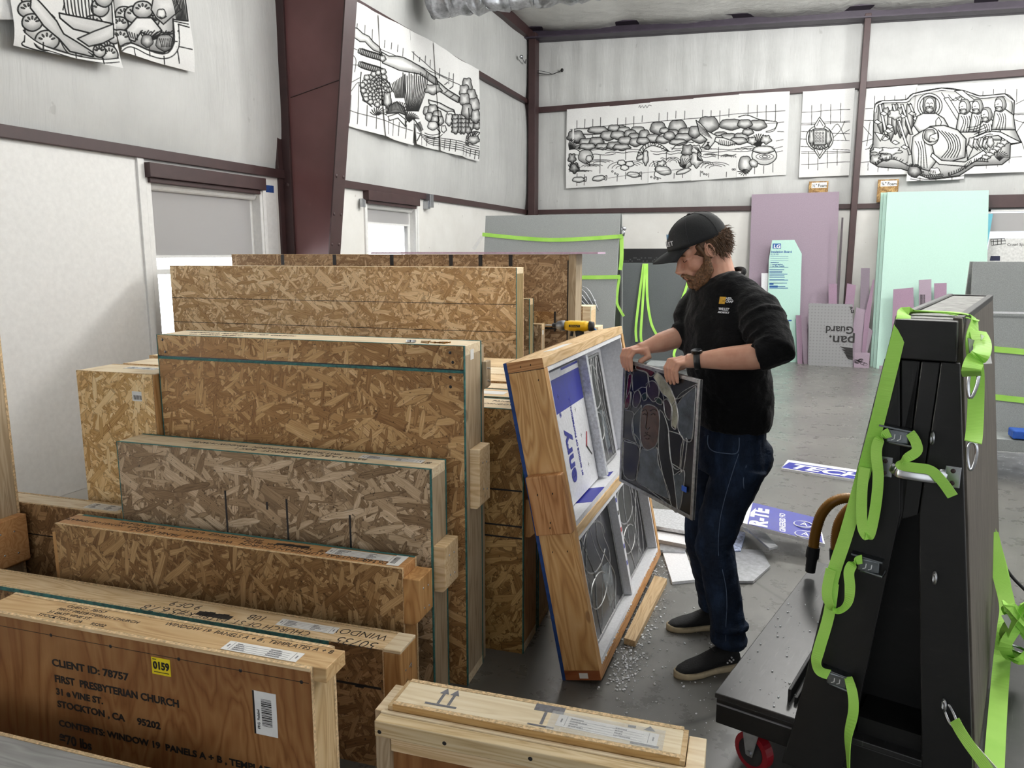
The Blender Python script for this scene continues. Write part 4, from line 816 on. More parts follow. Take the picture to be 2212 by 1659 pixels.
for i in range(26):
    x=730+13*(i%13); y=370+95*(i//13)+4*(i%13); A4.blob(x,y,24,22,.42,.2,seed=i)
for i in range(60):
    a=i*2.4; r=6*math.sqrt(i)*2.1; A4.blob(835+r*math.cos(a)*1.0,640+r*math.sin(a)*1.25,20,20,.42,.15,seed=i)
A4.line([(730,520),(725,620),(745,710),(800,770)],6).line([(815,560),(850,540),(920,590),(960,660)],5).line([(820,590),(860,560),(915,610),(940,690)],4)
A4.tuft(845,830,60,0,160,9,5).blob(915,720,30,60,.35,.2)
for i in range(14): A4.line([(1060+6*i,800),(1040+12*i,650),(1035+14*i,520+12*(i%3))],5,.14)
for i in range(9): A4.line([(980+8*i,700),(950+12*i,600-8*i)],6,.2)
A4.fill([(905,820),(930,760),(990,730),(1040,770),(1055,830),(1010,810),(950,815)],.3,30,6)
for i in range(16): A4.line([(905+10*i,820-30*math.sin(i/5)),(900+12*i,770-40*math.sin(i/5))],5,.16)
A4.fill([(915,840),(1000,815),(1050,860),(1050,910),(1000,850),(930,870)],.78,20,4).tuft(1075,880,70,20,110,9,5).line([(1050,915),(1060,870),(1110,850)],6)
for i in range(7): A4.line([(1110+5*i,900+8*i),(1150+4*i,880+9*i)],5,.12)
A4.line([(1105,860),(1130,900),(1155,950),(1115,1020)],6)
A4.blob(1250,640,60,36,.45,.3).fill([(1220,715),(1300,740),(1400,790),(1410,830),(1300,780),(1225,745)],.6,20,5)
for x,y,r in ((1210,800,34),(1250,790,36),(1280,830,34),(1300,870,30),(1225,840,30),(1265,860,26)): A4.blob(x,y,r,r*1.1,.4,.15)
A4.blob(1250,905,36,32,.55,.1).blob(1380,815,26,16,.7,.1).blob(1370,860,26,44,.55,.2).blob(1330,930,22,26,.7,.2)
for i in range(22): A4.blob(1410+30*(i%6)+8*(i%2),850+30*(i//6),24,26,.36,.25,seed=i)
for x,y,rx,ry in ((1500,620,36,60),(1480,660,40,50),(1530,690,40,50),(1480,720,40,50),(1550,760,40,55),(1500,800,44,55),(1560,840,30,50)): A4.blob(x,y,rx,ry,.4,.2)
A4.line([(1510,780),(1520,880)],6)
for y in range(5): A4.line([(1120+20*y,960+15*y),(1250,990+14*y),(1400,1010+16*y),(1580,1060+16*y)],3.5,.2)
A4.line([(1190,960),(1250,975),(1300,960),(1280,930)],4).line([(1180,975),(1260,1000),(1320,970)],4)
A4.fern([(1490,1040),(1500,980),(1550,950),(1590,960)],-26,12,5).blob(1545,1010,40,30,.4,.2)
for x,y in ((1345,600),(1385,630),(1345,660),(1390,690)): A4.line([(x-10,y+6),(x,y),(x+12,y-10)],4.5,.1)
fw=[('leftmost sheet of the stepped drawing on the left wall, fruit hanging by the column',[(686,0),(868,105),(890,985),(630,905)]),('second sheet of the left-wall drawing right of the column, with cloud and fruit',[(860,100),(1090,215),(1112,1052),(892,985)]),('third sheet of the left-wall drawing right of the column, with tall grasses',[(1088,218),(1262,305),(1305,1090),(1110,1045)]),('fourth sheet of the left-wall drawing right of the column, with small birds',[(1262,303),(1440,425),(1452,1130),(1303,1088)]),('right end sheet of the left-wall drawing, with tall leafy tree near the corner',[(1438,425),(1590,505),(1586,1168),(1450,1130)])]
for k,(lab,q) in enumerate(fw): A4.sheet(q,(leftw,lambda u,v: px(u,v,WX+.075))[k%2],lab)
# --- two big sheets top left, cut off by the frame
A5=Art(2.9105,0,0)
A5.fill([(120,-60),(690,-60),(700,365),(600,395),(440,370),(250,300),(140,215)],.6,60,7,.1,.2)
for x,y,r in ((160,60,60),(180,140,60),(270,250,70),(560,150,62),(610,50,60),(650,300,50),(660,340,60),(590,320,44),(700,230,50),(640,-10,60)):
    A5.blob(x,y,r,r*.9,.62,.03,w=7,lift=.2)
    for k in range(5): 
        a=math.pi*(1.1+.2*k); A5.blob(x+r*.55*math.cos(a),y+r*.5*math.sin(a),4,11,.1,0,rot=a-1.57,w=3)
for i in range(9): A5.line([(370+24*i,-40),(385+22*i,60+20*(i%2)),(400+20*i,110)],7,.15)
A5.fill([(345,80),(700,150),(700,190),(640,235),(430,180),(350,110)],.72,60,8,.1,.1)
A5.fill([(180,-40),(250,40),(330,130),(370,210),(460,270),(550,330),(540,355),(400,320),(340,240),(250,160),(170,50)],.7,50,7,.1,.14)
A5.fill([(450,240),(560,195),(700,150),(700,235),(620,270),(520,290)],.7,50,7,.1,.12)
A5.line([(345,250),(390,330),(470,350)],5).line([(380,20),(370,60)],7).line([(130,190),(200,260),(360,320),(480,370),(610,395),(720,390)],6).white([(140,215),(250,290),(430,355),(600,385),(720,380)],16).line([(140,205),(250,280),(430,345),(600,372),(720,366)],5)
for x,y in ((140,245),(250,285),(435,352),(610,385)): A5.line([(x,y-22),(x+2,y+18)],5,.1,False)
A5.line([(140,255),(150,290),(380,355)],6).line([(300,90),(320,110)],4)
for k in range(5): A5.line([(515+8*k,325+6*k),(548,345+3*k)],4)
A6=Art(2.9105,0,0)
A6.fill([(700,-60),(1160,-60),(1175,130),(1075,120),(1090,290),(1010,330),(900,310),(790,265),(722,290)],.55,60,7,.1,.2)
for x,y,r in ((770,90,56),(740,150,50),(830,90,60),(940,130,40),(740,240,60),(880,60,60)):
    A6.blob(x,y,r,r*.9,.6,.03,w=7,lift=.2)
    for k in range(5): 
        a=math.pi*(1.1+.2*k); A6.blob(x+r*.55*math.cos(a),y+r*.5*math.sin(a),4,10,.1,0,rot=a-1.57,w=3)
A6.fill([(930,60),(950,-30),(1080,-30),(1130,60),(1060,110),(1010,150),(960,110)],.66,60,6,.1,.15).blob(995,85,30,30,.6,.1).line([(985,105),(1010,112),(1030,100)],5)
for k in range(8): A6.line([(1060+12*k,-40),(1085+10*k,40),(1100+9*k,120)],6,.16)
A6.fill([(775,185),(840,110),(930,110),(1000,190),(960,240),(860,200),(820,260),(790,250)],.72,40,7,.1,.12)
for k in range(4): A6.line([(790+16*k,200+5*k),(800+12*k,235+5*k)],5)
for k in range(13): A6.line([(890,260),(860+18*k,205+3*(k%3)),(870+20*k,190+8*(k%2))],6,.1)
A6.blob(900,255,40,40,.35,.1).blob(1020,265,60,52,.4,.1)
for k in range(7): A6.line([(985+14*k,240),(1000+10*k,290)],5)
A6.line([(1075,115),(1075,260),(1050,320),(1000,335),(900,310),(790,270),(722,300)],7).white([(1095,145),(1095,265),(1065,335),(1000,352),(900,328),(790,285),(722,315)],14).line([(1110,150),(1180,170)],6).line([(1112,150),(1112,280),(1075,345),(1005,365),(900,340),(790,295),(722,330)],5)
for a,b in (((1080,130),(1175,150)),((1075,255),(1100,258)),((1112,290),(1195,310)),((1100,310),(1115,395)),((1015,350),(1020,400)),((915,295),(918,350)),((810,300),(812,350)),((730,300),(728,310))): A6.line([a,b],5)
A6.sheet([(700,-30),(1170,-30),(1222,455),(728,330)],leftw,'right one of two big drawing sheets at the top left, with a lion-like paw',step=1.1)
A5.sheet([(62,-30),(700,-30),(738,432),(85,285)],lambda u,v: px(u,v,WX+.09),'big drawing sheet at the top left, with a bare foot among melon slices',step=1.1)
A5.sheet([(-40,-30),(60,-30),(75,128),(-40,120)],leftw,'sliver of a drawing sheet in the top left corner of the picture',step=1.1)
# ============================================================ OPEN LEANING CRATE
Nd=Vector((.018,1,0)).normalized(); la=math.radians(11.3)
nx=Vector((Nd.y,-Nd.x,0)); Nu=(-nx*math.sin(la)+Vector((0,0,1))*math.cos(la)); Nt=Nd.cross(Nu).normalized()
if Nt.x>0: Nt=-Nt
# frame coordinates: a along d (0..L), b up the lean (0..H), c from the open face back (0..D)
P0=Vector(tuple(pz(1299,1470,.032))); NL,NH,ND=1.335,1.262,.145
o_n=empty('open_shipping_crate',(P0.x,P0.y,0),0,'open pine crate leaning back, blue-edged and lined with foam, stained-glass panels inside','crate','wooden shipping crates')
MN=Matrix.Translation((0,0,P0.z))@Matrix((Nd,Nu,Nt)).transposed().to_4x4()
def nb(a0,a1,b0,b1,c0,c1,m=None): return (m or MB()).box(a0,a1,b0,b1,c0,c1,M=MN)
def pineN(nm,ax,seed,c=((176,128,78),(206,160,104),(222,184,132))):
    """wood whose grain follows a frame axis of the leaning crate"""
    n=N(nm,.55,0,.3); v=n.co=n.n('ShaderNodeTexCoord'); d=(Nd,Nu,Nt); comps=[]
    for k in range(3):
        dp=n.n('ShaderNodeVectorMath',{0:v.outputs['Object'],1:tuple(d[k])},operation='DOT_PRODUCT'); comps.append(dp.outputs['Value'])
    cb=n.n('ShaderNodeCombineXYZ',{0:comps[0],1:comps[1],2:comps[2]})
    s=[9,9,9]; s[ax]=1.1
    w=n.n('ShaderNodeTexNoise',{'Vector':n.n('ShaderNodeMapping',{'Vector':cb.outputs[0],'Scale':tuple(s),'Location':(seed,seed*2,0)}).outputs[0],'Scale':1.3,'Detail':2.0,'Distortion':.7}).outputs['Fac']
    r=n.math('ABSOLUTE',n.math('SUBTRACT',n.math('FRACT',n.math('MULTIPLY',w,10)),.5)); s2=[130,130,130]; s2[ax]=5
    f=n.noise(n.n('ShaderNodeMapping',{'Vector':cb.outputs[0],'Scale':tuple(s2)}).outputs[0],1,4,.6)
    cc=n.ramp(n.math('ADD',n.math('MULTIPLY',r,1.1),n.math('MULTIPLY',f,.4)),[(.1,c[0]),(.45,c[1]),(.9,c[2])])
    sk=[6,6,6]; sk[ax]=3; vo=n.n('ShaderNodeTexVoronoi',{'Vector':n.n('ShaderNodeMapping',{'Vector':cb.outputs[0],'Scale':tuple(sk),'Location':(seed,1,1)}).outputs[0],'Scale':1.0})
    kf=n.ramp(vo.outputs['Distance'],[(0,(1,1,1)),(.07,(1,1,1)),(.1,(0,0,0))]); cc=n.mix(n.math('MULTIPLY',kf,.6),cc,(120,72,36)); n.color(cc); n.bump(f,.15,.002); return n.m
SIDE=pineN('side_board_pine',1,3.0); TOPN=pineN('top_board_pine',0,5.0,((188,150,100),(214,180,132),(230,202,160))); BOTN=pineN('bottom_board_pine',0,7.0,((150,104,60),(180,132,84),(196,150,104)))
CUT=pineN('end_grain_pine',2,2.0,((150,98,56),(186,134,86),(206,158,110)))
nb(0,.040,.040,NH-.040,0,ND).build('side_board',SIDE,o_n,bevel=.002)
nb(NL-.040,NL,.040,NH-.040,0,ND).build('side_board',SIDE,o_n,bevel=.002)
tb=nb(0,NL,NH-.040,NH,0,ND).build('top_board',TOPN,o_n,bevel=.002)
nb(-.0006,.001,NH-.039,NH-.001,.001,ND-.001).build('end_grain',CUT,tb)
bb=nb(0,NL,0,.040,0,ND).build('bottom_board',BOTN,o_n,bevel=.002); nb(-.0006,.001,.001,.039,.001,ND-.001).build('end_grain',pineN('end_grain_red',2,4.0,((120,64,34),(146,84,50),(160,98,60))),bb)
nb(-.0012,-.0006,.008,.030,.05,.085).build('small_sticker',PAPER,bb)
nb(-.0008,.0,NH-.0415,NH-.0395,0,ND).build('joint_line',INK,o_n)
nb(.040,NL-.040,.560,.598,0,ND).build('middle_rail',TOPN,o_n,bevel=.002)
bp=nb(0,NL,0,NH,ND,ND+.012).build('back_panel',OSB_J,o_n); nb(-.001,.0005,-.0,NH,ND-.001,ND+.0125).build('painted_edge',BLUEE,bp)
bl_=nb(-.045,-.0005,.60,.83,-.006,.138).build('cleat',pineN('cleat_pine',1,9.0,((150,100,58),(190,138,90),(206,158,112))),o_n,bevel=.006)
m=MB()
for b,c in ((.76,.04),(.76,.10),(.65,.07),(.63,.075)): m.ell(MN@Vector((-.0455,b,c)),(.002,.0045,.0045),n=8,m=4)
m.build('screw_head',INK,bl_)
m=MB()
for b,c in ((NH-.02,.05),(NH-.022,.09),(NH-.08,.03),(.52,.04),(.52,.1)): m.ell(MN@Vector((-.0005,b,c)),(.0015,.004,.004),n=8,m=4)
m.build('screw_head',INK,o_n)
# label on the crate top
nb(.28,.55,NH+.0003,NH+.001,.045,.09).build('paper_label',PAPER,tb)
# foam lining along the frame (white with silver)
SN=plain('foil_foam_edge',(205,207,212),.35,.35,.12,70,.3)
for k,(a0,a1,b0,b1) in enumerate(((.041,NL-.041,.041,.058),(.041,NL-.041,.542,.559),(.041,NL-.041,NH-.058,NH-.041),(.041,.056,.06,.54),(.041,.056,.60,NH-.06),(NL-.056,NL-.041,.06,.54))):
    nb(a0,a1,b0,b1,.004,ND-.006).build('foam_strip',FOAMW,o_n)
nb(.041,NL-.041,.5985,.618,.004,ND-.006).build('foam_floor',FOAMW,o_n)
nb(.30,.52,.6182,.619,.006,ND-.02).build('blue_print',BLUEP,o_n)
nb(.06,NL-.06,.06,.54,.118,.142).build('foam_backing',FOAMW,o_n)
bkf=nb(.06,NL-.06,.62,NH-.06,.118,.142).build('foam_backing',FOAMW,o_n)
# right inner white foam wall
nb(NL-.066,NL-.058,.62,NH-.06,.004,.118).build('foam_side_wall',FOAMW,o_n)
# upper compartment: blue-and-foil strips and the printed foam board
nb(.057,.115,.64,NH-.07,.085,.112).build('foam_strip',FOAMW,o_n); nb(.058,.113,.80,NH-.075,.0835,.0848).build('blue_print',BLUEP,o_n)
nb(.12,.22,.63,NH-.075,.09,.115).build('foil_strip',FOIL,o_n)
fb=nb(.225,.66,.625,NH-.085,.070,.095).build('printed_foam_board',FOAMW,o_n)
nb(.226,.655,1.005,1.145,.0690,.0698).build('blue_print',BLUEP,fb); nb(.40,.655,1.166,1.176,.0690,.0698).build('blue_print',BLUEP,fb)
TM=MN@Matrix((( 0,-1,0,0),(1,0,0,0),(0,0,1,0),(0,0,0,1)))
def nt(s,size,a,b,c,mat,nm='lettering',sx=1,bold=0):
    """lettering running up the board, seen from the open side"""
    M=MN@Matrix.Translation((a,b,c))@Matrix(((0,-1,0,0),(1,0,0,0),(0,0,-1,0),(0,0,0,1)))@Matrix.Diagonal((1,1,1,1))
    M=MN@Matrix.Translation((a,b,c))@Matrix(((0,-1,0,0),(1,0,0,0),(0,0,1,0),(0,0,0,1)))
    return text(s,size,mat,None,None,fb,nm,sx=sx,bold=bold,M=M)
nt('Foamenry',.115,.385,.62,.0688,BLUEP,sx=.78,bold=.006) if False else nt('enry',.13,.36,.70,.0688,BLUEP,sx=.95,bold=.004)
nt('®',.03,.30,.985,.0688,BLUEP)
nt('#1 CHOICE OF PROFESSIONALS.',.026,.45,.70,.0688,BLUEP,sx=.92,bold=.0008)
RED=plain('red_print',(176,34,44),.4)
MB().prism([MN@Vector(p) for p in ((.56,.80,.069),(.60,.86,.069),(.612,.855,.069),(.575,.795,.069))],-Nt*.0006).build('red_print',RED,fb)
MB().prism([MN@Vector(p) for p in ((.56,.80,.069),(.56,.80,.069)+() if False else (.56,.80,.069),(.625,.745,.069),(.63,.75,.069),(.568,.808,.069))],-Nt*.0006).build('black_print',INK,fb)
m=MB()
for a,b in ((.50,.98),(.52,.86),(.55,.72),(.30,1.07)): m.box(a-.01,a+.01,b-.0008,b+.0008,.0686,.069,M=MN).box(a-.0008,a+.0008,b-.01,b+.01,.0686,.069,M=MN)
m.build('register_cross',INK,fb)
nb(.67,.70,.63,NH-.07,.03,.10).build('foil_strip',SN,o_n); nb(.705,.735,.63,NH-.075,.05,.09).build('foam_strip',FOAMW,o_n)
m=MB()
for a in (.82,.95,1.08,1.2):
    for b in (1.12,1.0,.88,.76): m.box(a-.01,a+.01,b-.0008,b+.0008,.1172,.1178,M=MN).box(a-.0008,a+.0008,b-.01,b+.01,.1172,.1178,M=MN)
m.build('register_cross',INK,bkf)
for z_ in ((.70,.62),(1.2,.62)): MB().prism([MN@Vector(p) for p in ((z_[0],.6182,.03),(z_[0]+.09,.6182,.03),(z_[0]+.05,.6182,.08))],Nu*.001).build('blue_print',BLUEP,o_n)
# ------------------------------------------------------------ leaded glass panels
def glassmat(nm,c,rough=.26,spec=.45,al=1.0):
    n=N(nm,rough,0,spec); v=n.noise(n.coord((18,18,18)),1,4,.65); n.color(n.ramp(v,[(.3,tuple(x*.62 for x in c)),(.7,c)])); n.bump(v,.2,.003); return n.m
LEAD=plain('lead_came',(150,150,150),.38,.7,.15,60,.2)
GD=[glassmat('glass_dark',(24,24,25)),glassmat('glass_charcoal',(40,40,41)),glassmat('glass_blue_grey',(96,104,110)),glassmat('glass_pale',(150,156,158)),glassmat('glass_cream',(196,194,172)),glassmat('glass_ruby',(92,12,20)),glassmat('glass_plum',(66,54,58)),glassmat('glass_skin',(92,62,46)),glassmat('glass_green',(34,58,38)),glassmat('glass_teal',(28,42,52))]
def gpanel(o,M,w,h,pieces,cames,th=.006,border=.012,bg=0,cw=.0035,prefix=''):
    MB().box(0,w,0,h,-.002,.002,M=M).build('glass_field',GD[bg],o)
    m=MB()
    for a in ((0,border,0,h),(w-border,w,0,h),(border,w-border,0,border),(border,w-border,h-border,h)): m.box(a[0],a[1],a[2],a[3],-th,th,M=M)
    m.build('lead_border',LEAD,o,bevel=.002)
    for k,(g,P) in enumerate(pieces):
        pts=[M@Vector((a*w,b*h,-.0022)) for a,b in P]; c=MB().prism(pts,(M.to_3x3()@Vector((0,0,.0044+.0006*((k%4)+1)))))
        c.build('glass_piece',GD[g],o)
    for P in cames:
        q=smooth([(a*w,b*h,0) for a,b in P],5) if len(P)>2 else [Vector((a*w,b*h,0)) for a,b in P]
        MB().tube([M@p for p in q],[(cw,.0055)]*len(q),8,up=M.to_3x3()@Vector((0,0,1)) if False else None).build('lead_came',LEAD,o,smooth=True)
r=random.Random(3)
def inset(a0,a1,b0,b1,c,lab,seed):
    r=random.Random(seed); M=MN@Matrix.Translation((a0,b0,c)); loc_=M@Vector(((a1-a0)/2,0,0))
    o=empty('stained_glass_panel',(P0.x+loc_.x,P0.y+loc_.y,loc_.z),0,lab,'stained glass panel','stained glass panels packed in the open crate'); M=Matrix.Translation(-loc_)@M
    cm=[]; pc=[]
    for k in range(7):
        x=r.uniform(.08,.9); P=[(x,.98)]; 
        for j in range(4): x=min(.93,max(.07,x+r.uniform(-.16,.16))); P.append((x,.98-.24*(j+1)))
        cm.append(P)
    cm.append([(.5+.3*math.cos(t),.72+.2*math.sin(t)) for t in np.linspace(0,5.6,12)]); cm.append([(.42+.22*math.cos(t),.36+.13*math.sin(t)) for t in np.linspace(.5,6.0,12)])
    pc.append((1,[(.5+.28*math.cos(t),.72+.18*math.sin(t)) for t in np.linspace(0,6.28,14)[:-1]])); pc.append((2 if seed%2 else 1,[(.55,.5),(.8,.45),(.78,.12),(.6,.1)])); pc.append((9,[(.1,.9),(.25,.9),(.2,.6),(.08,.6)]))
    gpanel(o,M,a1-a0,b1-b0,pc,cm,.006); return o
inset(.062,.66,.062,.538,.05,'dark leaded panel with rounded shapes, nearer one in the lower half of the open crate',1)
inset(.70,NL-.06,.062,.538,.055,'lighter grey leaded panel, further one in the lower half of the open crate',2)
inset(.76,1.12,.625,1.16,.095,'narrow leaded panel standing dark behind the printed foam board',5)
nb(.665,.695,.06,.545,.01,.11).build('foam_divider',FOAMW,o_n)
m=MB()
for k,(b,mt) in enumerate(((.50,BLUEP),(.44,INK),(.36,RED),(.28,BLUEP),(.2,BLUEP))): nb(.668,.688,b,b+.02,.0095,.0099).build('print_patch',mt,o_n)
# ------------------------------------------------------------ the panel in the man's hands
gA=Vector((-.587,3.0,1.234)); gB=Vector((-.254,2.65,1.223)); gx=(gB-gA).normalized(); gw=(gB-gA).length
gz=Vector((.04,-.02,-.5)); gz=(Vector(tuple(onplane(1330,1035,np.cross(np.array(gx),(0,0,1.)),np.array(gA))))-gA); gh=gz.length; gz=(gz-gx*gz.dot(gx)).normalized()
# frame: x across, y up, origin bottom-left
gy=-gz; gn=gx.cross(gy); gh=.505
GM=Matrix.Translation(gA+gz*gh-Vector((gA+gB)/2))@Matrix((gx,gy,gn)).transposed().to_4x4()
op=empty('stained_glass_panel',(gA+gB)/2,0,'stained glass panel with a crowned head, held by its top edge in the man\'s hands','stained glass panel')
f=lambda L,k=1:[(x/100,1-y/100) for x,y in L]
def zp(L):
    out=[]
    for x,y in L:
        P=Vector(tuple(onplane(1300+x/4.146,740+y/4.146,tuple(gn),tuple(gA))))-Vector((gA+gB)/2); q=GM.inverted()@P; out.append((min(.985,max(.015,q.x/gw)),min(.985,max(.015,q.y/gh))))
    return out
pcs=[(5,[(315,200),(480,262),(440,305),(400,260),(315,235)]),(5,[(245,290),(275,285),(262,400),(225,500)]),(5,[(222,500),(262,440),(250,570),(212,585)]),(1,[(300,240),(400,268),(420,310),(420,370),(400,400),(360,400),(290,440),(285,300)]),
(6,[(405,370),(440,345),(480,350),(515,400),(518,460),(500,510),(470,530),(440,505),(412,460)]),(6,[(290,470),(310,435),(335,430),(355,480),(345,540),(315,580),(285,560)]),(8,[(480,500),(510,490),(545,520),(540,555),(500,540)]),(8,[(365,470),(400,450),(410,500),(380,520)]),(6,[(560,520),(590,505),(625,560),(632,620),(620,690),(595,680),(570,620)]),
(4,[(470,310),(500,265),(560,320),(640,440),(670,540),(690,660),(670,770),(630,740),(640,600),(600,500),(545,450),(510,370)]),(2,[(680,560),(740,480),(800,430),(850,400),(840,560),(815,860),(745,870),(690,770),(695,660)]),(1,[(720,320),(870,360),(840,395),(740,470),(670,500),(620,380)]),
(9,[(300,640),(345,590),(360,560),(355,640),(350,740),(352,860),(362,930),(320,900),(290,800),(285,700)]),(7,[(370,590),(400,560),(450,560),(500,590),(522,660),(520,800),(500,900),(460,950),(410,960),(375,930),(352,850),(350,720)]),
(0,[(525,600),(560,640),(590,720),(605,800),(620,1000),(650,1200),(680,1490),(640,1480),(560,1200),(520,1000),(515,880),(525,700)]),(2,[(370,950),(420,965),(500,940),(512,1080),(560,1200),(620,1400),(540,1370),(430,1310),(320,1240),(345,1130),(352,1000)]),(3,[(410,1050),(460,1045),(490,1180),(550,1310),(440,1290),(340,1200),(390,1150)]),
(1,[(205,600),(290,630),(275,720),(285,830),(310,900),(190,850)]),(1,[(205,880),(325,920),(345,1000),(330,1100),(300,1230),(200,1170)]),(4,[(185,890),(205,898),(198,1000),(172,1040)]),(0,[(610,790),(730,840),(715,950),(700,1130),(630,1080),(605,850)]),(0,[(745,880),(770,870),(740,1130),(715,1130)]),(2,[(650,1190),(745,1150),(725,1380),(705,1480),(685,1480)])]
cms=[zp(L+[L[0]]) for k,(g,L) in enumerate(pcs) if k!=16]
cms+= [zp(L) for L in ([(240,280),(300,240)],[(180,850),(150,1160)],[(190,850),(310,900)],[(420,1310),(640,1490)],[(640,560),(720,450),(860,370)],[(630,1080),(720,1140),(700,1180)],[(280,800),(345,880),(350,1000)],[(430,400),(420,300)],[(270,440),(255,600)],[(545,450),(560,520)],[(320,1250),(330,1000)])]
pcs=[(g,zp(L)) for g,L in pcs]
gpanel(op,GM,gw,gh,pcs,cms,.007,.014,0,.0022)
m=MB()
def fl(L,r=.0017): m.tube(smooth([GM@Vector((a*gw,b*gh,.0042)) for a,b in zp(L)],3),r,6)
for L,r_ in (([(368,615),(395,600),(410,615)],.002),([(440,610),(470,598),(500,612)],.002),([(375,645),(390,635),(405,648)],.0018),([(448,645),(465,634),(485,648)],.0018),([(415,620),(408,700),(400,760),(418,775),(435,762)],.0018),([(385,835),(410,825),(440,838)],.0022),([(400,860),(415,865),(430,858)],.0016),([(395,800),(400,812),(420,806)],.0014)): fl(L,r_)
tag(m.build('painted_face_line',plain('painted_brown',(44,28,22),.4),op),'dark painted eyes, nose and mouth')
MB().box(.86*gw,.92*gw,.18*gh,.22*gh,.0072,.008,M=GM).build('tape_piece',plain('blue_tape',(40,92,190),.5),op)
MB().tube([GM@Vector((-.01,.12*gh,-.02)),GM@Vector((-.03,.02*gh,-.03))],.005).build('support_bar',STEEL,op) if False else None
# ============================================================ FLOOR ITEMS
def slab(nm,lab,cat,pix,z,th,mat,group=None,tilt=None):
    """flat sheet lying on the floor; pix: outline in the frame, z of its top"""
    P=[Vector(tuple(pz(u,v,z if tilt is None else z+tilt[i]))) for i,(u,v) in enumerate(pix)]
    c=sum(P,Vector())/len(P); o=MB().prism([p-c for p in P],(0,0,-th)).build(nm,mat); o.location=c; tag(o,lab,cat,group); return o,P,c
o,P,c=slab('pine_board','loose pine board lying on the floor beside the open crate','board',((1348,1378),(1372,1385),(1441,1250),(1414,1243)),.03,.028,pine('pine_loose',1,(160,128,86),(190,158,112),(206,176,132),seed=51))
def onsheet(o,P,c,a,b): # bilinear point on quad P
    return (P[0]*(1-a)*(1-b)+P[1]*a*(1-b)+P[2]*a*b+P[3]*(1-a)*b)-c
def sheetfilm(o,P,c,uv,mat,nm,h=.0012):
    pts=[onsheet(o,P,c,a,b) for a,b in uv]; nn=(pts[1]-pts[0]).cross(pts[2]-pts[0]).normalized(); nn=nn if nn.z>0 else -nn
    return MB().prism([p+nn*.0006 for p in pts],nn*h).build(nm,mat,o)
def sheettext(o,P,c,s,a,b,da,size,mat,sx=1,bold=0,shear=0,up=1):
    p=onsheet(o,P,c,a,b); ex=(onsheet(o,P,c,a+da[0],b+da[1])-p).normalized(); nn=(P[1]-P[0]).cross(P[3]-P[0]).normalized(); nn=nn if nn.z>0 else -nn; ey=nn.cross(ex)
    M=Matrix.Translation(p+nn*.0022)@Matrix((ex,ey,nn)).transposed().to_4x4(); return text(s,size,mat,None,None,o,'lettering',sx=sx,bold=bold,shear=shear,M=M)
o,P,c=slab('foam_offcut','long blue-printed foam strip reading TECH on the open floor','foam offcut',((1688,1011),(1862,1038),(1866,1017),(1702,993)),.02,.02,FOAMW,'foam offcuts on the floor')
sheetfilm(o,P,c,((.0,.05),(1,.02),(1,.72),(.04,.72)),BLUEP,'blue_print'); sheettext(o,P,c,'TECH',.06,.14,(1,0),.185,WHITEP,1.12,.006,.25); sheettext(o,P,c,'®',.8,.5,(1,0),.05,WHITEP)
o,P,c=slab('foam_offcut','broad blue-printed foam sheet reading R-TE lying tilted behind the man\'s legs','foam offcut',((1575,1122),(1782,1175),(1768,1120),(1592,1078)),.10,.02,FOAMW,'foam offcuts on the floor',(.05,.0,.03,.08))
sheetfilm(o,P,c,((.20,.0),(.98,.02),(.99,1),(.20,1)),BLUEP,'blue_print')
sheettext(o,P,c,'R-TE',.40,.04,(0,1),.13,WHITEP,.95,.006); sheettext(o,P,c,'GINEERED FO',.60,.05,(0,1),.045,WHITEP,.9,.001)
for b in (.15,.55): 
    p=onsheet(o,P,c,.80,b); m=MB(); 
    m.tube([p+Vector((.05*math.cos(t),.05*math.sin(t),.004)) for t in np.linspace(0,6.28,20)[:-1]],.004,6,closed=True,cap=False); m.build('round_mark',WHITEP,o)
    sheettext(o,P,c,'A',.765,b-.03,(1,0),.06,WHITEP)
for pix,z,th,mt,lab in ((((1590,1255),(1627,1255),(1664,1222),(1645,1188),(1585,1185)),.016,.014,FOIL,'dull silver foil-faced offcut with clipped corners right of the man\'s feet'),
 (((1452,1257),(1502,1252),(1478,1183),(1430,1187)),.016,.015,FOAMW,'square white foam offcut between open crate and the man\'s legs'),
 (((1590,1130),(1680,1180),(1660,1168),(1600,1118)),.05,.015,SN,'narrow silver-edged strip sticking out below the blue-printed sheet'),
 (((1600,1190),(1610,1150),(1560,1140),(1556,1190)),.02,.018,plain('blue_speckled_foam',(150,160,214),.7,0,.4,50),'crumbly blue-speckled foam lump next to the man\'s knee'),
 (((1420,1165),(1500,1180),(1500,1140),(1420,1125)),.05,.02,FOAMW,'long white foam sheet lying low behind the held panel'),
 (((1410,1135),(1500,1150),(1495,1105),(1408,1098)),.08,.02,SN,'silver foil-faced sheet on top of the white offcuts behind the held panel'),
 (((1425,1188),(1480,1190),(1485,1168),(1428,1158)),.03,.02,FOIL,'crumpled foil scrap under the white offcuts'),
 (((1625,1120),(1680,1180),(1662,1184),(1612,1140)),.07,.012,FOIL,'bright foil strip angled out from under the blue-printed sheet')):
    slab('foam_offcut',lab,'foam offcut',pix,z,th,mt,'foam offcuts on the floor')
m=MB(); r=random.Random(11)
def crumb(x,y,z,s): 
    M=Matrix.Translation((x,y,z+s*.4))@Matrix.Rotation(r.random()*3,4,'Z'); m.ell((0,0,0),(s*r.uniform(.6,1.2),s*r.uniform(.6,1.1),s*.55),M,6,4)
for k in range(900):
    t=r.random(); u=1330+t*95+r.gauss(8,16)*(1.1-t*.3); v=1470-t*255+r.gauss(8,20); P=pz(u,v,0); crumb(P[0],P[1],0,r.choice((.002,.003,.004,.006)))
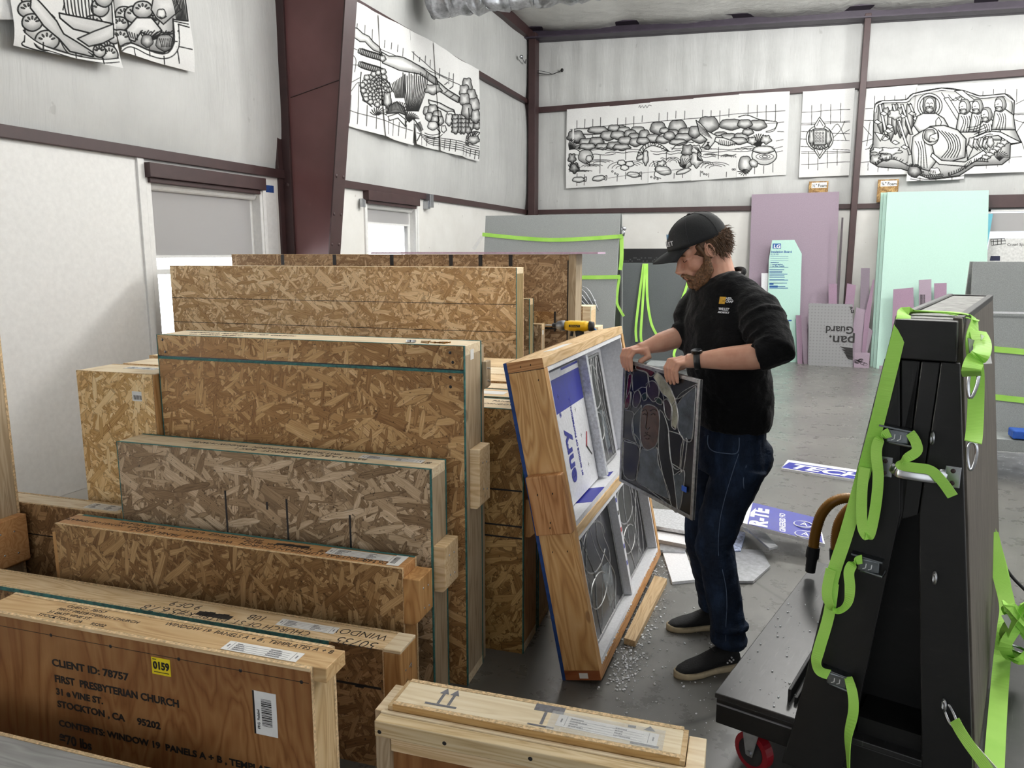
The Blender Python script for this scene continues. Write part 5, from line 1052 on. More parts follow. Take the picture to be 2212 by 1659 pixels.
for k in range(260):
    P=pz(r.gauss(1420,90),r.uniform(1230,1600),0); crumb(P[0],P[1],0,r.choice((.0015,.002,.003,.005)))
for k in range(120):
    P=pz(r.uniform(1300,1860),r.uniform(1000,1600),0); crumb(P[0],P[1],0,r.choice((.0015,.002,.003)))
for k in range(260):   # along the crate's inner bottom edge
    p=P0+Nd*r.uniform(.05,NL-.05)+Nu*.042+Nt*r.uniform(.0,.03); crumb(p.x,p.y,p.z,r.uniform(.003,.006))
tag(m.build('foam_crumbs',FOAMW),'white foam crumbs scattered over the floor around the open crate','crumbs',kind='stuff')
# ============================================================ IMPACT DRIVER standing on a crate behind
YEL=plain('yellow_plastic',(238,188,20),.4,0,.04); BLK=plain('black_rubber',(26,26,28),.6,0,.1)
dp=Vector(tuple(onplane(1243,712,(0,1,0),(0,4.0,0)))); dr=empty('impact_driver',(dp.x,dp.y,1.035),math.radians(183),'yellow and black cordless impact driver standing behind the open crate\'s top','power tool')
Z=dp.z-1.035+.02; 
MB().tube([(-.075,0,Z),(-.05,0,Z),(.03,0,Z),(.06,0,Z)],[.024,.029,.029,.022],18).build('motor_housing',YEL,dr,smooth=True)
MB().tube([(.058,0,Z),(.075,0,Z),(.10,0,Z),(.105,0,Z)],[.028,.028,.021,.016],18).build('gear_case',plain('grey_casting',(110,112,116),.4,.6),dr,smooth=True)
MB().tube([(.103,0,Z),(.125,0,Z),(.128,0,Z)],[.012,.012,.008],14).build('chuck',BLK,dr); MB().tube([(.125,0,Z),(.165,0,Z)],.0035,8).build('screw_bit',STEEL,dr)
MB().tube([(-.10,0,Z),(-.075,0,Z)],[.024,.027],18).tube([(-.02,0,Z-.02),(-.03,0,Z-.08),(-.035,0,Z-.13)],[(.024,.017)]*3,14).build('grip',BLK,dr,smooth=True)
MB().tube([(.018,0,Z-.03),(.022,0,Z-.055)],.009,10).build('trigger',BLK,dr)
MB().box(-.085,.035,-.035,.035,.012,Z-.125).build('battery_pack',BLK,dr,bevel=.006); MB().box(-.08,.03,-.0365,.0365,Z-.138,Z-.125).build('battery_rim',YEL,dr,bevel=.002)
MB().box(-.03,.03,.027,.030,Z-.005,Z+.008).build('name_plate',BLK,dr)
text('DEWALT',.012,YEL,None,None,dr,'lettering',align='CENTER',sx=1,M=Matrix.Translation((0,.0303,Z-.003))@Matrix(((-1,0,0,0),(0,0,1,0),(0,1,0,0),(0,0,0,1))))
m=MB()
for k in range(8):
    mm=k
MB().tube(smooth([(-.1,0,Z-.01),(-.13,.01,Z-.04),(-.14,.0,Z-.10),(-.12,0,Z-.13)],5),.005,8).build('belt_clip',plain('blue_cord',(60,120,190),.5),dr,smooth=True)
# ============================================================ BACKGROUND: racks, foam sheets, boards
def rack(nm,lab,x0,x1,yf,zt,zb,depth,mat,side=None,lean=.22):
    """A-frame rack for sheets: two leaning faces on a low platform"""
    o=empty(nm,((x0+x1)/2,yf,0),0,lab,'rack','rolling A-frame racks'); T=Matrix.Translation((-(x0+x1)/2,-yf,0))
    MB().prism([(x0,yf,zt),(x0,yf+.03,zt),(x0,yf-lean+.03,zb),(x0,yf-lean,zb)],(x1-x0,0,0),M=T).build('front_face',mat,o)
    MB().prism([(x0,yf+.10,zt),(x0,yf+.13,zt),(x0,yf+.13+lean,zb),(x0,yf+.10+lean,zb)],(x1-x0,0,0),M=T).build('rear_face',mat,o)
    MB().prism([(x1-.02,yf+.03,zt-.01),(x1-.02,yf+.10,zt-.01),(x1-.02,yf+.10+lean,zb),(x1-.02,yf-lean+.03,zb)],(-.03,0,0),M=T).build('end_frame',BLACKP,o)
    MB().box(x0-.02,x1+.02,yf-lean-.28,yf+lean+.2,zb-.09,zb,M=T).build('platform',mat,o,bevel=.004)
    for sx in (x0+.12,x1-.12):
        for sy in (yf-lean-.18,yf+lean+.12):
            w=MB().tube([T@Vector((sx-.02,sy,.055)),T@Vector((sx+.02,sy,.055))],.055,20).build('caster_wheel',plain('red_wheel',(150,24,36),.4) if 'red_wheel' not in bpy.data.materials else bpy.data.materials['red_wheel'],o)
            MB().box(sx-.03,sx+.03,sy-.03,sy+.03,zb-.10,zb-.088,M=T).box(sx-.03,sx-.024,sy-.02,sy+.02,.04,zb-.09,M=T).box(sx+.024,sx+.03,sy-.02,sy+.02,.04,zb-.09,M=T).build('caster_fork',STEEL,w)
    return o,T
def strap(nm,lab,pts,wd,width,group='lime green straps',th=.002,sub=6): return tag(MB().ribbon(pts,wd,width,th,sub).build(nm,GREEN,smooth=False),lab,'strap',group)
R1,T=rack('sheet_rack','tall grey carpeted rack behind the pale crates with two lime straps around it',-3.53,-1.86,9.0,2.095,.30,1,GREYB,lean=.26)
strap('green_strap','lime strap around the tall grey rack, upper one, sagging slightly',[(-3.56,8.96,1.87),(-2.7,8.935,1.80),(-1.9,8.94,1.83),(-1.84,8.96,1.84)],[(0,0,1)]*4,.045)
strap('green_strap','lime strap around the tall grey rack, lower one half hidden by crates',[(-3.56,8.885,1.40),(-2.7,8.875,1.36),(-1.9,8.875,1.37),(-1.84,8.89,1.375)],[(0,0,1)]*4,.045)
strap('green_strap','loose lime strap end hanging down the right edge of the tall grey rack',[(-1.83,8.96,1.86),(-1.82,8.95,1.6),(-1.83,8.94,1.45)],(1,0,0),.045)
strap('green_strap','long lime strap tail hanging below the lower strap on the tall grey rack',[(-1.83,8.9,1.38),(-1.85,8.88,1.1),(-1.80,8.87,.98),(-1.76,8.87,.92)],(1,0,0),.03)
o=MB().tube([(-1.82,8.93,1.92),(-1.79,8.92,1.88),(-1.80,8.93,1.84)],.012).ell((-1.80,8.93,1.92),(.03,.02,.025)).build('strap_hook',STEEL,smooth=True); tag(o,'steel strap hook on the top right corner of the tall grey rack','hook')
o=MB().prism([(-3.58,8.96,1.86),(-3.55,8.96,1.84),(-3.66,8.96,1.68),(-3.70,8.96,1.70)],(0,.004,0)).build('strap_tag',PAPER); tag(o,'white tag on the left end of the upper rack strap','tag')
m=MB()
for k in range(7): m.tube(smooth([(-2.55+.05*k,8.84,1.05),(-2.45+.06*k,8.83,1.22-.02*k),(-2.2-.04*k,8.83,1.24-.03*k),(-2.05-.03*k,8.82,.98)],5),.006,6)
tag(m.build('wire_bundle',STEEL,smooth=True),'tangle of thin grey wires in front of the tall grey rack','wire')
R2,T=rack('sheet_rack','darker charcoal rack with a black top rail, left of the man\'s cap',-2.02,-1.0,10.0,1.52,.30,1,plain('charcoal_carpet',(86,91,92),.6,0,.1,200,.2),lean=.2)
tr_=MB().box(-2.02,-1.0,10.0,10.12,1.52,1.70,M=T).build('top_rail',BLK,R2); m=MB(); r=random.Random(2)
for k in range(40): 
    x=-2.0+.024*k; z=1.535+.02*r.randint(0,2); m.box(x,x+.018,9.998,10.0,z,z+.014,M=T)
m.build('rail_pattern',plain('dim_grey',(70,70,72),.5),tr_)
for k,(pts,lab) in enumerate((([(-1.74,9.98,1.51),(-1.77,9.90,1.1),(-1.79,9.82,.7),(-1.77,9.79,.52)],'lime strap loop on the charcoal rack, left strand hanging straight'),([(-1.70,9.98,1.51),(-1.67,9.90,1.1),(-1.60,9.82,.78),(-1.52,9.80,.62)],'lime strap loop on the charcoal rack, right strand slanting outward'),([(-1.72,9.975,1.51),(-1.72,9.87,1.0),(-1.72,9.80,.6),(-1.68,9.79,.50),(-1.60,9.79,.48)],'lime strap on the charcoal rack curling at its bottom'),([(-1.14,9.95,1.40),(-1.22,9.92,1.1),(-1.3,9.85,.9)],'lime strap hanging close to the man\'s chest on the charcoal rack'),([(-1.22,9.8,.60),(-1.28,9.7,.40),(-1.24,9.7,.32)],'short lime strap end below the man\'s forearm'))): strap('green_strap',lab,pts,(1,0,0),.032)
o,T=crate('crate','low grey painted step box on the floor beyond the man\'s hands',-1.55,-.98,9.2,9.6,.42,GREYB,GREYB,GREYB,edge=None,group=None) if False else (None,None)
bx=empty('step_box',(-1.27,9.25,0),0,'low grey painted box on the floor beyond the man\'s hands','box'); MB().box(-.24,.24,-.2,.2,0,.30).build('body',plain('grey_paint',(128,132,134),.5),bx,bevel=.005); MB().box(-.26,.26,-.22,.22,.30,.335).build('top_board',plain('grey_paint_top',(140,144,146),.5),bx,bevel=.004)
# foam insulation sheets leaning on the far wall
PUR=plain('purple_foam',(146,130,144),.7,0,.03,90,.15); PUR2=plain('purple_foam_deep',(138,112,132),.7,0,.04,90,.15); PUR3=plain('purple_foam_grey',(118,106,118),.7,0,.04,90,.15); MINT=plain('mint_foam',(172,204,192),.65,0,.02,90,.1); MINT2=plain('mint_foam_light',(178,216,204),.6,0,.02,90,.1)
def leaner(nm,lab,cat,pix,yb,yt,th,mat,group=None,zt=None):
    """sheet leaning on the far wall: bottom at yb on the floor, top at yt; pix outline in the frame (on that leaning plane)"""
    zt=zt or 2.5; nrm=Vector((0,zt,-(yt-yb))); nrm=Vector((0,1,-(yt-yb)/zt)).normalized()
    P=[Vector(tuple(onplane(u,v,nrm,(0,yb,0)))) for u,v in pix]; zc=sum(p.z for p in P)/len(P)
    ld=Vector((0,(yt-yb)/zt,1))
    P=[p-ld*p.z if p.z<min(.35,zc*.8) else p for p in P]
    c=sum(P,Vector())/len(P); zmin=min(p.z for p in P); dz=Vector((0,0,-min(0,zmin))) if zmin<0 else Vector((0,0,0))
    c.z=zmin; o=MB().prism([p-c+dz*0 for p in P],nrm*th).build(nm,mat); o.location=c+dz; tag(o,lab,cat,group); return o,P,c,nrm,dz
FG='foam sheets leaning on the far wall'
leaner('foam_sheet','big purple foam sheet leaning on the far wall behind the clipped mint board','foam sheet',((1624,420),(1813,414),(1800,780),(1612,778)),12.55,12.84,.05,PUR,FG)
leaner('foam_sheet','hindmost mint foam sheet, its left edge showing furthest left','foam sheet',((1903,416),(2050,412),(2040,788),(1880,786)),12.30,12.82,.04,MINT,FG)
leaner('foam_sheet','middle mint foam sheet between the hindmost and the front one','foam sheet',((1909,417),(2060,412),(2052,795),(1886,789)),12.2,12.75,.04,MINT,FG)
leaner('foam_sheet','front mint foam sheet, the broadest, leaning on the far wall','foam sheet',((1917,415),(2136,411),(2128,797),(1893,793)),12.1,12.68,.05,MINT,FG)
o,P,c,nr,dz=leaner('foam_sheet','pale mint board with clipped top corners and blue print, in front of the purple sheet','foam sheet',((1668,519),(1716,518),(1732,548),(1725,779),(1655,778),(1661,560)),12.40,12.60,.03,MINT2,FG,1.85)
DBL=plain('deep_blue_print',(24,84,150),.5)
def lt(s,size,u,v,mat,sx=1,bold=0,flip=False,yb=12.40,yt=12.60,zt=1.85,par=None,cc=None):
    nrm=Vector((0,1,-(yt-yb)/zt)).normalized(); p=Vector(tuple(onplane(u,v,nrm,(0,yb,0))))-nrm*.003; X=Vector((1,0,0)); Yv=nrm.cross(X)*-1
    Yv=Vector((0,0,1))-nrm*nrm.z; Yv.normalize(); Zv=X.cross(Yv)
    if flip: X,Yv=-X,-Yv
    return text(s,size,mat,None,None,par,'lettering',sx=sx,bold=bold,M=Matrix.Translation(p-cc)@Matrix((X,Yv,Zv)).transposed().to_4x4(),ext=.0008)
def lp(u0,v0,u1,v1,mat,par,cc,nm='print_block',yb=12.40,yt=12.60,zt=1.85):
    nrm=Vector((0,1,-(yt-yb)/zt)).normalized(); Q=[Vector(tuple(onplane(u,v,nrm,(0,yb,0))))-nrm*.0012-cc for u,v in ((u0,v0),(u1,v0),(u1,v1),(u0,v1))]; return MB().prism(Q,-nrm*.0012).build(nm,mat,par)
cc=c+dz
lp(1669,526,1687,537,DBL,o,cc); lt('LG',.075,1671,536,WHITEP,1.1,.002,par=o,cc=cc); lt('Insulation Board',.046,1665,546,DBL,1.0,.001,par=o,cc=cc); lt('XL 25 PSI',.03,1664,551,DBL,par=o,cc=cc)
for k,s in enumerate(('resistance','+ compression','+ no fiber health')): lt(s,.03,1664,568+4*k,DBL,1,.0006,par=o,cc=cc)
m=[]; r=random.Random(8)
for k in range(12):
    v=582+r.choice((3.2,3.6))*k; lp(1662,v,1662+r.uniform(26,42),v+1.3,DBL,o,cc,'print_line')
for k in range(3): lp(1664,553.5+4.5*k,1703,554+4.5*k,DBL,o,cc,'print_line')
lp(1662,577,1703,577.6,DBL,o,cc,'print_line'); lp(1662,611,1671,615,DBL,o,cc); lp(1662,617,1680,621,DBL,o,cc); lp(1703,691,1710,694,DBL,o,cc)
o=leaner('foam_sheet','small white sheet corner peeking out left of the clipped mint board','foam sheet',((1645,590),(1662,590),(1660,640),(1644,640)),12.46,12.64,.02,FOAMW,None,1.85)[0]
o,P,c,nr,dz=leaner('printed_board','grey dotted insulation board lying upside down in front of the purple offcuts','foam sheet',((1747,655),(1842,657),(1843,784),(1746,783)),12.14,12.27,.03,N('dotted_grey',.5).m,None,.9)
gm=o.data.materials[0]; nn=N('dotted_grey_board',.5); b=nn.n('ShaderNodeTexVoronoi',{'Vector':nn.coord((22,1,22)),'Scale':1.0,'Randomness':0.0}); nn.color(nn.ramp(b.outputs['Distance'],[(.0,(104,104,106)),(.2,(122,122,124)),(.3,(130,130,132))])); o.data.materials[0]=nn.m
cc=c+dz
for s,size,u,v,sx in (('Guard',.15,1845,706,1.0),('pan.',.20,1848,727,1.1),('n',.09,1845,670,1),('d.',.06,1842,663,1)): 
    t=lt(s,size,u,v,INK,sx,.003,True,12.14,12.27,.9,o,cc)
for k in range(4):
    q=[Vector(tuple(onplane(u,v,Vector((0,1,-.13/.9)),(0,12.14,0))))-Vector((0,.003,0))-cc for u,v in ((1842,752+6*k),(1814+4*k,748+6*k),(1826+2*k,755+7*k),(1842,762+5*k))]; MB().prism(q,(0,-.001,0)).build('leaf_mark',INK,o)
offs=[(((1719,681),(1731,681),(1734,780),(1723,780)),PUR2,'narrow purple strip standing right of the clipped mint board'),(((1729,686),(1744,684),(1746,782),(1736,782)),PUR,'purple strip right beside the grey dotted board, its left neighbour slimmer'),
(((1790,613),(1808,613),(1808,783),(1789,783)),PUR2,'short purple offcut peeking above the left half of the grey dotted board'),(((1830,612),(1849,616),(1830,783),(1812,783)),PUR2,'slanted purple offcut peeking above the right corner of the grey dotted board'),
(((1860,579),(1879,579),(1874,783),(1855,783)),PUR3,'tall greyish purple offcut left of the mint sheets'),(((1886,604),(1889,604),(1878,700),(1866,783),(1860,783),(1868,680)),PUR2,'thin curved purple offcut touching the mint sheets'),
(((1850,664),(1872,670),(1866,700),(1852,783),(1842,783),(1843,700)),PUR,'broad purple offcut leaning right of the grey dotted board'),(((1868,700),(1886,715),(1866,783),(1846,783)),PUR,'slanted purple offcut low between grey board and mint sheets'),
(((1930,625),(1973,621),(1975,700),(1965,790),(1925,785)),PUR2,'wide purple offcut in front of the mint sheets, beside the black rack'),(((1985,605),(2012,603),(2012,795),(1986,795)),PUR,'purple offcut with dark print standing before the front mint sheet'),(((2018,612),(2045,611),(2044,795),(2020,795)),PUR2,'purple offcut rightmost before the front mint sheet'),
(((1797,783),(1805,783),(1822,470),(1818,470)),plain('dark_strip',(70,60,66),.6),'dark thin strip leaning between purple sheet and slim post')]
for k,(pix,mt,lab) in enumerate(offs): 
    yb=12.26+.012*(k%5) if k<8 else (11.95 if k<11 else 12.42); o,P,c,nr,dz=leaner('foam_offcut',lab,'foam offcut',pix,yb,yb+.2,.012,mt,'purple foam offcuts by the far wall',1.0 if k<11 else 2.4)
    if k==9:
        for q in range(7): lt('||||| |||',.035,1987,640+5.5*q,INK,.8,.001,False,yb,yb+.2,1.0,o,c+dz)
o,P,c,nr,dz=leaner('patterned_box','small pinkish board with black scribbled ornament at the foot of the purple offcuts','board',((1846,761),(1879,762),(1878,784),(1845,784)),12.12,12.14,.02,PUR,None,.2); m=MB(); r=random.Random(5)
for k in range(7):
    cx,cy=random.uniform(-.08,.05),random.uniform(.04,.12); m.tube([(cx+.03*math.cos(t),-.006,cy+.02*math.sin(t)) for t in np.linspace(0,5.5,9)],.003,6)
m.build('scribble',INK,o)
o,P,c,nr,dz=leaner('floor_strip','thin pink foam strip lying at the foot of the front mint sheet','foam offcut',((1900,790),(1925,790),(1925,797),(1900,797)),12.0,12.01,.03,PUR,None,.2)
# hanging tags of OSB reading Foam
for (u0,v0,u1,v1,s,lab) in ((1748,392,1788,420,'½" Foam','strand-board sign reading 1/2 inch Foam above the purple sheet'),(1897,388,1938,436,'¾" Foam','strand-board sign reading 3/4 inch Foam above the mint sheets')):
    a=Vector(tuple(py(u0,v0,WY-.08))); b=Vector(tuple(py(u1,v1,WY-.08))); o=MB().box(0,b.x-a.x,0,.02,b.z-a.z,0).build('foam_sign',OSB_J); o.location=a; tag(o,lab,'sign')
    w=b.x-a.x; pl_=MB().box(w*.14,w*.92,-.002,0,-.10,-.02).build('paper_label',PAPER,o); text(s,.062,INK,None,None,pl_,'lettering',sx=.9,bold=.0015,M=Matrix.Translation((w*.17,-.0026,-.085))@RFRONT.to_4x4())
# graphic sheets standing in the right window
a=Vector(tuple(py(2134,458,WY-.02))); 
def wsheet(nm,lab,pix,mat,y,cat='sheet'):
    P=[Vector(tuple(py(u,v,y))) for u,v in pix]; c=P[0].copy(); o=MB().prism([p-c for p in P],(0,.012,0)).build(nm,mat); o.location=c; return tag(o,lab,cat),c
SKYB=plain('turquoise_sheet',(120,206,226),.3,0,.05,3)
wsheet('foam_sheet','turquoise sheet edge standing in the right window behind the mint sheet',((2120,462),(2145,462),(2128,562),(2110,562)),SKYB,WY-.03)
o,c=wsheet('printed_sheet','white printed sheet with a small building sketch in the right window',((2138,515),(2225,515),(2225,575),(2128,575)),plain('printed_paper',(206,206,204),.5),WY-.05)
m=MB()
def wp(u,v): return Vector(tuple(py(u,v,WY-.052)))-c
for L in (((2140,517),(2170,515),(2173,526),(2142,530),(2140,517)),((2146,518),(2146,529)),((2155,517),(2155,528)),((2163,516),(2163,527)),((2140,522),(2172,520))): m.tube([wp(*q) for q in L],.004,5)
m.build('sketch',INK,o); text('Crawl Space',.055,INK,None,None,o,'lettering',M=Matrix.Translation(wp(2175,531))@RFRONT.to_4x4())
Q=[wp(u,v) for u,v in ((2140,553),(2160,553),(2160,563),(2138,563))]; MB().prism(Q,(0,-.002,0)).build('dark_block',plain('navy_block',(22,28,60),.5),o)
# right rack with rods
R3,T=rack('sheet_rack','grey carpeted rack cut off by the right edge of the picture, lime straps around it',1.36,3.0,6.9,1.58,.30,1,GREYB,lean=.24)
MB().box(1.40,3.0,6.795,6.80,1.19,1.205,M=T).build('panel_seam',FOAMW,R3)
for z,lab in ((.91,'lime strap around the right rack, upper one'),(.55,'lime strap around the right rack, lower one')): strap('green_strap',lab,[(1.36,6.595+.1875*z,z+.02),(2.2,6.585+.1875*z,z-.03),(3.0,6.58+.1875*z,z-.06)],(0,0,1),.045)
rb=empty('metal_rods',(1.75,6.42,.31),0,'bundle of grey metal rods with blue tape on the right rack\'s platform','rods'); rng_=random.Random(4)
for k in range(8): MB().tube([(-.12,-.03+.012*k,.01+.012*(k%3)),(.6,-.10+.012*k,.01+.012*(k%3))],.006,8).build('rod',STEEL,rb)
MB().box(-.13,-.02,-.05,.09,.0,.06).box(.22,.27,-.09,.06,.0,.05).build('blue_tape',bpy.data.materials['blue_tape'],rb,bevel=.008)
mm_=MB()
for k in range(8): mm_.tube(smooth([(-.06+.02*k,-.06,.03),(-.04+.015*k,-.02,.07+.01*(k%3)),(.0+.012*k,.03,.03),(.02,-.05,.05)],4),.005,6)
mm_.build('wire_coil',BLK,rb,smooth=True)
# ============================================================ THE MAN
bpy.context.view_layer.update()
def skinmat():
    n=N('skin',.5,0,.35); v=n.noise(n.coord(),14,4,.6); n.color(n.ramp(v,[(.3,(206,150,126)),(.7,(224,174,148))])); n.b.inputs['Subsurface Weight'].default_value=.12; n.b.inputs['Subsurface Radius'].default_value=(.02,.008,.004); n.b.inputs['Subsurface Scale'].default_value=.6
    n.bump(n.noise(n.coord(),220,3,.6),.06,.001); return n.m
SKIN=skinmat()
n=N('black_sweatshirt',.9,0,.15); v=n.noise(n.coord(),9,5,.65); n.color(n.ramp(v,[(.3,(11,11,12)),(.7,(19,19,21))])); n.bump(n.noise(n.coord((3,3,5)),5,4,.6),.5,.02); SWEAT=n.m; n.b.inputs['Sheen Weight'].default_value=.08
n=N('dark_denim',.8,0,.2); v=n.noise(n.coord((6,6,2)),2.5,5,.65); c=n.ramp(v,[(.3,(14,20,34)),(.5,(22,34,54)),(.72,(40,58,86))]); w=n.noise(n.coord((400,400,60)),1,2,.5); n.color(n.mix(n.math('MULTIPLY',w,.12),c,(90,104,124))); n.bump(n.noise(n.coord((5,5,9)),3,4,.6),.5,.02); DENIM=n.m
HAIR=plain('brown_hair',(88,64,44),.6,0,.35,90,.8); BEARD=plain('brown_beard',(104,74,48),.65,0,.4,160,1.0); CAPM=plain('black_cap_cloth',(17,18,20),.8,0,.15,200,.2); SOLE=plain('gum_sole',(196,180,148),.6,0,.08,30); SHOE=plain('black_knit_shoe',(16,16,18),.75,0,.2,150,.4)
Fv=Vector((-.80,-.60,0)); Lv=Vector((.60,-.80,0)); UPz=Vector((0,0,1))
def Wp(u,v,y): return Vector(tuple(py(u,v,y)))
man=empty('person',(-.2,3.05,0),0,'man in black cap, black sweatshirt and jeans, lifting a stained-glass panel','person')
MO=Vector((-.2,3.05,0))
class RB(MB):
    def done(s,name,mat,vox,it=3,noise=None,parent=man,lab=None):
        s.v=[tuple(Vector(p)-MO) for p in s.v]; o=s.build(name,mat,parent,smooth=True)
        r=o.modifiers.new('r','REMESH'); r.mode='VOXEL'; r.voxel_size=vox; r.use_smooth_shade=True
        m=o.modifiers.new('s','SMOOTH'); m.iterations=it; m.factor=.5
        if noise:
            t=bpy.data.textures.new(name,'CLOUDS'); t.noise_scale=noise[0]; t.noise_depth=2; d=o.modifiers.new('d','DISPLACE'); d.texture=t; d.strength=noise[1]; d.mid_level=.5; d.texture_coords='LOCAL'
        if lab: o['label']=lab
        return o
# joints
hipC=Wp(1578,950,3.06); chest=Wp(1566,720,3.04); neckB=Wp(1556,602,3.04)
shL=Wp(1638,672,2.90); shR=Wp(1500,662,3.17); elL=Wp(1667,768,2.76); wrL=Wp(1496,779,2.76); elR=Wp(1482,722,3.10); wrR=Wp(1392,752,3.00)
hpL=hipC+Lv*.085+Vector((0,0,-.05)); hpR=hipC-Lv*.085+Vector((0,0,-.05))
ankL=Vector((-.135,2.995,.10)); ankR=Vector((-.225,3.30,.10)); knL=Wp(1542,1175,2.99); knR=Wp(1518,1170,3.19)
# head frame
HC=Wp(1516,538,3.03); yaw=math.atan2(-.40,-.91); HM=Matrix.Translation(HC)@Matrix.Rotation(yaw,4,'Z')@Matrix.Rotation(math.radians(27),4,'Y')
def H(x,y,z): return HM@Vector((x,y,z))
b=RB()
b.ell((-.012,0,.035),(.094,.075,.088),HM).ell((.028,0,-.035),(.062,.057,.072),HM).ell((.036,0,-.082),(.046,.046,.034),HM).ell((.066,0,.018),(.026,.056,.034),HM)
b.ell((.079,0,.017),(.012,.046,.010),HM).ell((.076,0,-.098),(.019,.024,.016),HM)
for s in (-1,1):
    b.ell((.055,.036*s,-.032),(.030,.024,.030),HM).ell((.077,.031*s,-.004),(.011,.016,.009),HM).ell((.106,.010*s,-.042),(.011,.008,.008),HM)
    b.ell((-.004,.077*s,-.006),(.019,.007,.032),HM@Matrix.Rotation(.12,4,'Y')).ell((.008,.072*s,-.012),(.012,.008,.018),HM)
b.tube([H(.082,0,.016),H(.092,0,.0),H(.106,0,-.022),H(.118,0,-.038),H(.112,0,-.048)],[.006,.009,.011,.0125,.008],12)
b.ell((.082,0,-.058),(.022,.034,.032),HM).ell((.098,0,-.067),(.009,.021,.005),HM).ell((.096,0,-.077),(.009,.018,.006),HM)
b.tube([H(-.035,0,-.03),H(-.03,0,-.08),neckB+Vector((0.0,.0,-.02))],[.058,.056,.066],18)
# torso core and shoulders inside the clothes
def ring(c,a,w,d,n=24,ax=None,ay=None):
    ax=ax or Lv; ay=ay or Fv; return [c+ax*w*math.cos(q)+ay*d*math.sin(q) for q in [2*math.pi*i/n for i in range(n)]]
b.loft([ring(hipC+UPz*-.08,0,.11,.07),ring(hipC+UPz*.1,0,.11,.07),ring(chest,0,.15,.085),ring(neckB-UPz*.05,0,.07,.05)])
b.tube([shL,elL],[.045,.04],14).tube([shR,elR],[.045,.04],14)
b.tube([hpL,knL,ankL+UPz*.05],[.06,.05,.035],12).tube([hpR,knR,ankR+UPz*.06],[.06,.05,.035],12)
# forearms
def arm(e,w,n1=.046,side=1):
    d=w-e; b.tube([e-d*.08,e,e+d*.25,e+d*.6,e+d*.86,w,w+d.normalized()*.02],[.030,.041,n1,.040,.030,.0265,.026],18)
arm(elL,wrL); arm(elR,wrR,.043)
# hands gripping the panel's top edge
pn=Vector((gx.y,-gx.x,0)); pn=pn if pn.dot(-gA)>0 else -pn
pn.normalize()
nails=[]
def hand(G,w,s):
    """s=+1: index finger toward +gx"""
    kc=G-pn*.030+UPz*.040
    offs=[.032,.011,-.010,-.029]; L=[(.0,.034,.030,.026),(.0,.040,.034,.026),(.0,.037,.032,.026),(.0,.028,.024,.022)]
    kn=[]
    for i,o_ in enumerate(offs):
        u=gx*o_*s; k=kc+u+UPz*(.004 if i in (1,2) else -.003); kn.append(k)
        p1=G+u*1.02+pn*(.006+.002*i)+UPz*(.040-.004*abs(i-1)); p2=G+u*.98+pn*.022+UPz*(.012-.003*(i==3)); l=L[i]
        p3=p2-UPz*l[2]-pn*.004; tip=p3-UPz*l[3]*.75-pn*.005
        b.tube([k,p1,p2,p3,tip],[.0115,.0105,.0095,.0088,.0062],12); b.ell(p1,(.011,.011,.0105)); b.ell(k,(.0125,.0125,.012)); b.ell(p2,(.0098,.0098,.0098)); b.ell(tip,(.0068,.0068,.007))
        nails.append((tip+pn*.0068+UPz*.004,gx))
    kc2=(kn[0]+kn[3])/2
    ax=gx; P=[w,w.lerp(kc2,.35),w.lerp(kc2,.7),kc2]; Wd=[(.024,.019),(.034,.019),(.042,.017),(.042,.014)]
    rings=[]
    t=(kc2-w).normalized()
    for p,(a_,c_) in zip(P,Wd):
        e1=(gx-t*gx.dot(t)).normalized(); e2=t.cross(e1); rings.append([p+e1*a_*math.cos(q)+e2*c_*math.sin(q) for q in [2*math.pi*i/18 for i in range(18)]])
    b.loft(rings)
    for k in kn: b.tube([w.lerp(k,.4),k],[.012,.0115],10)
    t0=w.lerp(kn[0],.3)+gx*s*.014-pn*.0-UPz*.006; t1=t0+gx*s*.018-UPz*.020-pn*.002; t2=G+gx*s*.040-pn*.022-UPz*.002; t3=G+gx*s*.036-pn*.016-UPz*.030
    b.tube([w.lerp(kn[0],.15),t0,t1,t2,t3],[.016,.018,.0145,.0115,.009],12); b.ell(t3,(.009,.009,.010)); b.ell(t2,(.012,.012,.012))
GLh=gA.lerp(gB,.70)+UPz*.004; GRh=gA.lerp(gB,.085)+UPz*.004
hand(GLh,wrL,-1); hand(GRh,wrR,1)
body=b.done('body',SKIN,.0033,4)
m=MB()
for p,g in nails:
    e=MB(); q=p-MO; m.add(*(lambda z:(z.v,z.f))(MB().ell((0,0,0),(.0045,.0012,.0058),Matrix.Translation(q)@Matrix((gx,pn,UPz)).transposed().to_4x4(),10,6)))
# facial details
eye=plain('eyelash_brown',(60,40,30),.7)
m2=MB()
for s in (-1,1):
    m2.tube(smooth([H(.0875,.018*s,-.006)-MO,H(.0885,.026*s,-.0095)-MO,H(.0875,.035*s,-.0098)-MO,H(.081,.046*s,-.006)-MO],4),.0012,6)
m2.build('eyelashes',eye,man)
m2=MB()
for s in (-1,1): m2.tube([H(.092,.012*s,.013)-MO,H(.093,.028*s,.018)-MO,H(.082,.050*s,.012)-MO],[.003,.0042,.002],8)
m2.build('eyebrows',HAIR,man,smooth=True)
MB().tube([H(.107,-.016,-.0725)-MO,H(.1085,0,-.0715)-MO,H(.107,.016,-.0725)-MO],.0016,6).build('mouth_line',plain('lip_shadow',(120,62,54),.6),man)
m2=MB()
for s in (-1,1):
    m2.tube([H(-.004+.012*math.cos(t),(.085)*s,-.006+.024*math.sin(t))-MO for t in np.linspace(-.9,3.6,12)],.0028,7); m2.tube([H(.004,.083*s,-.012)-MO,H(-.002,.084*s,.002)-MO,H(-.006,.084*s,-.010)-MO],.0025,7)
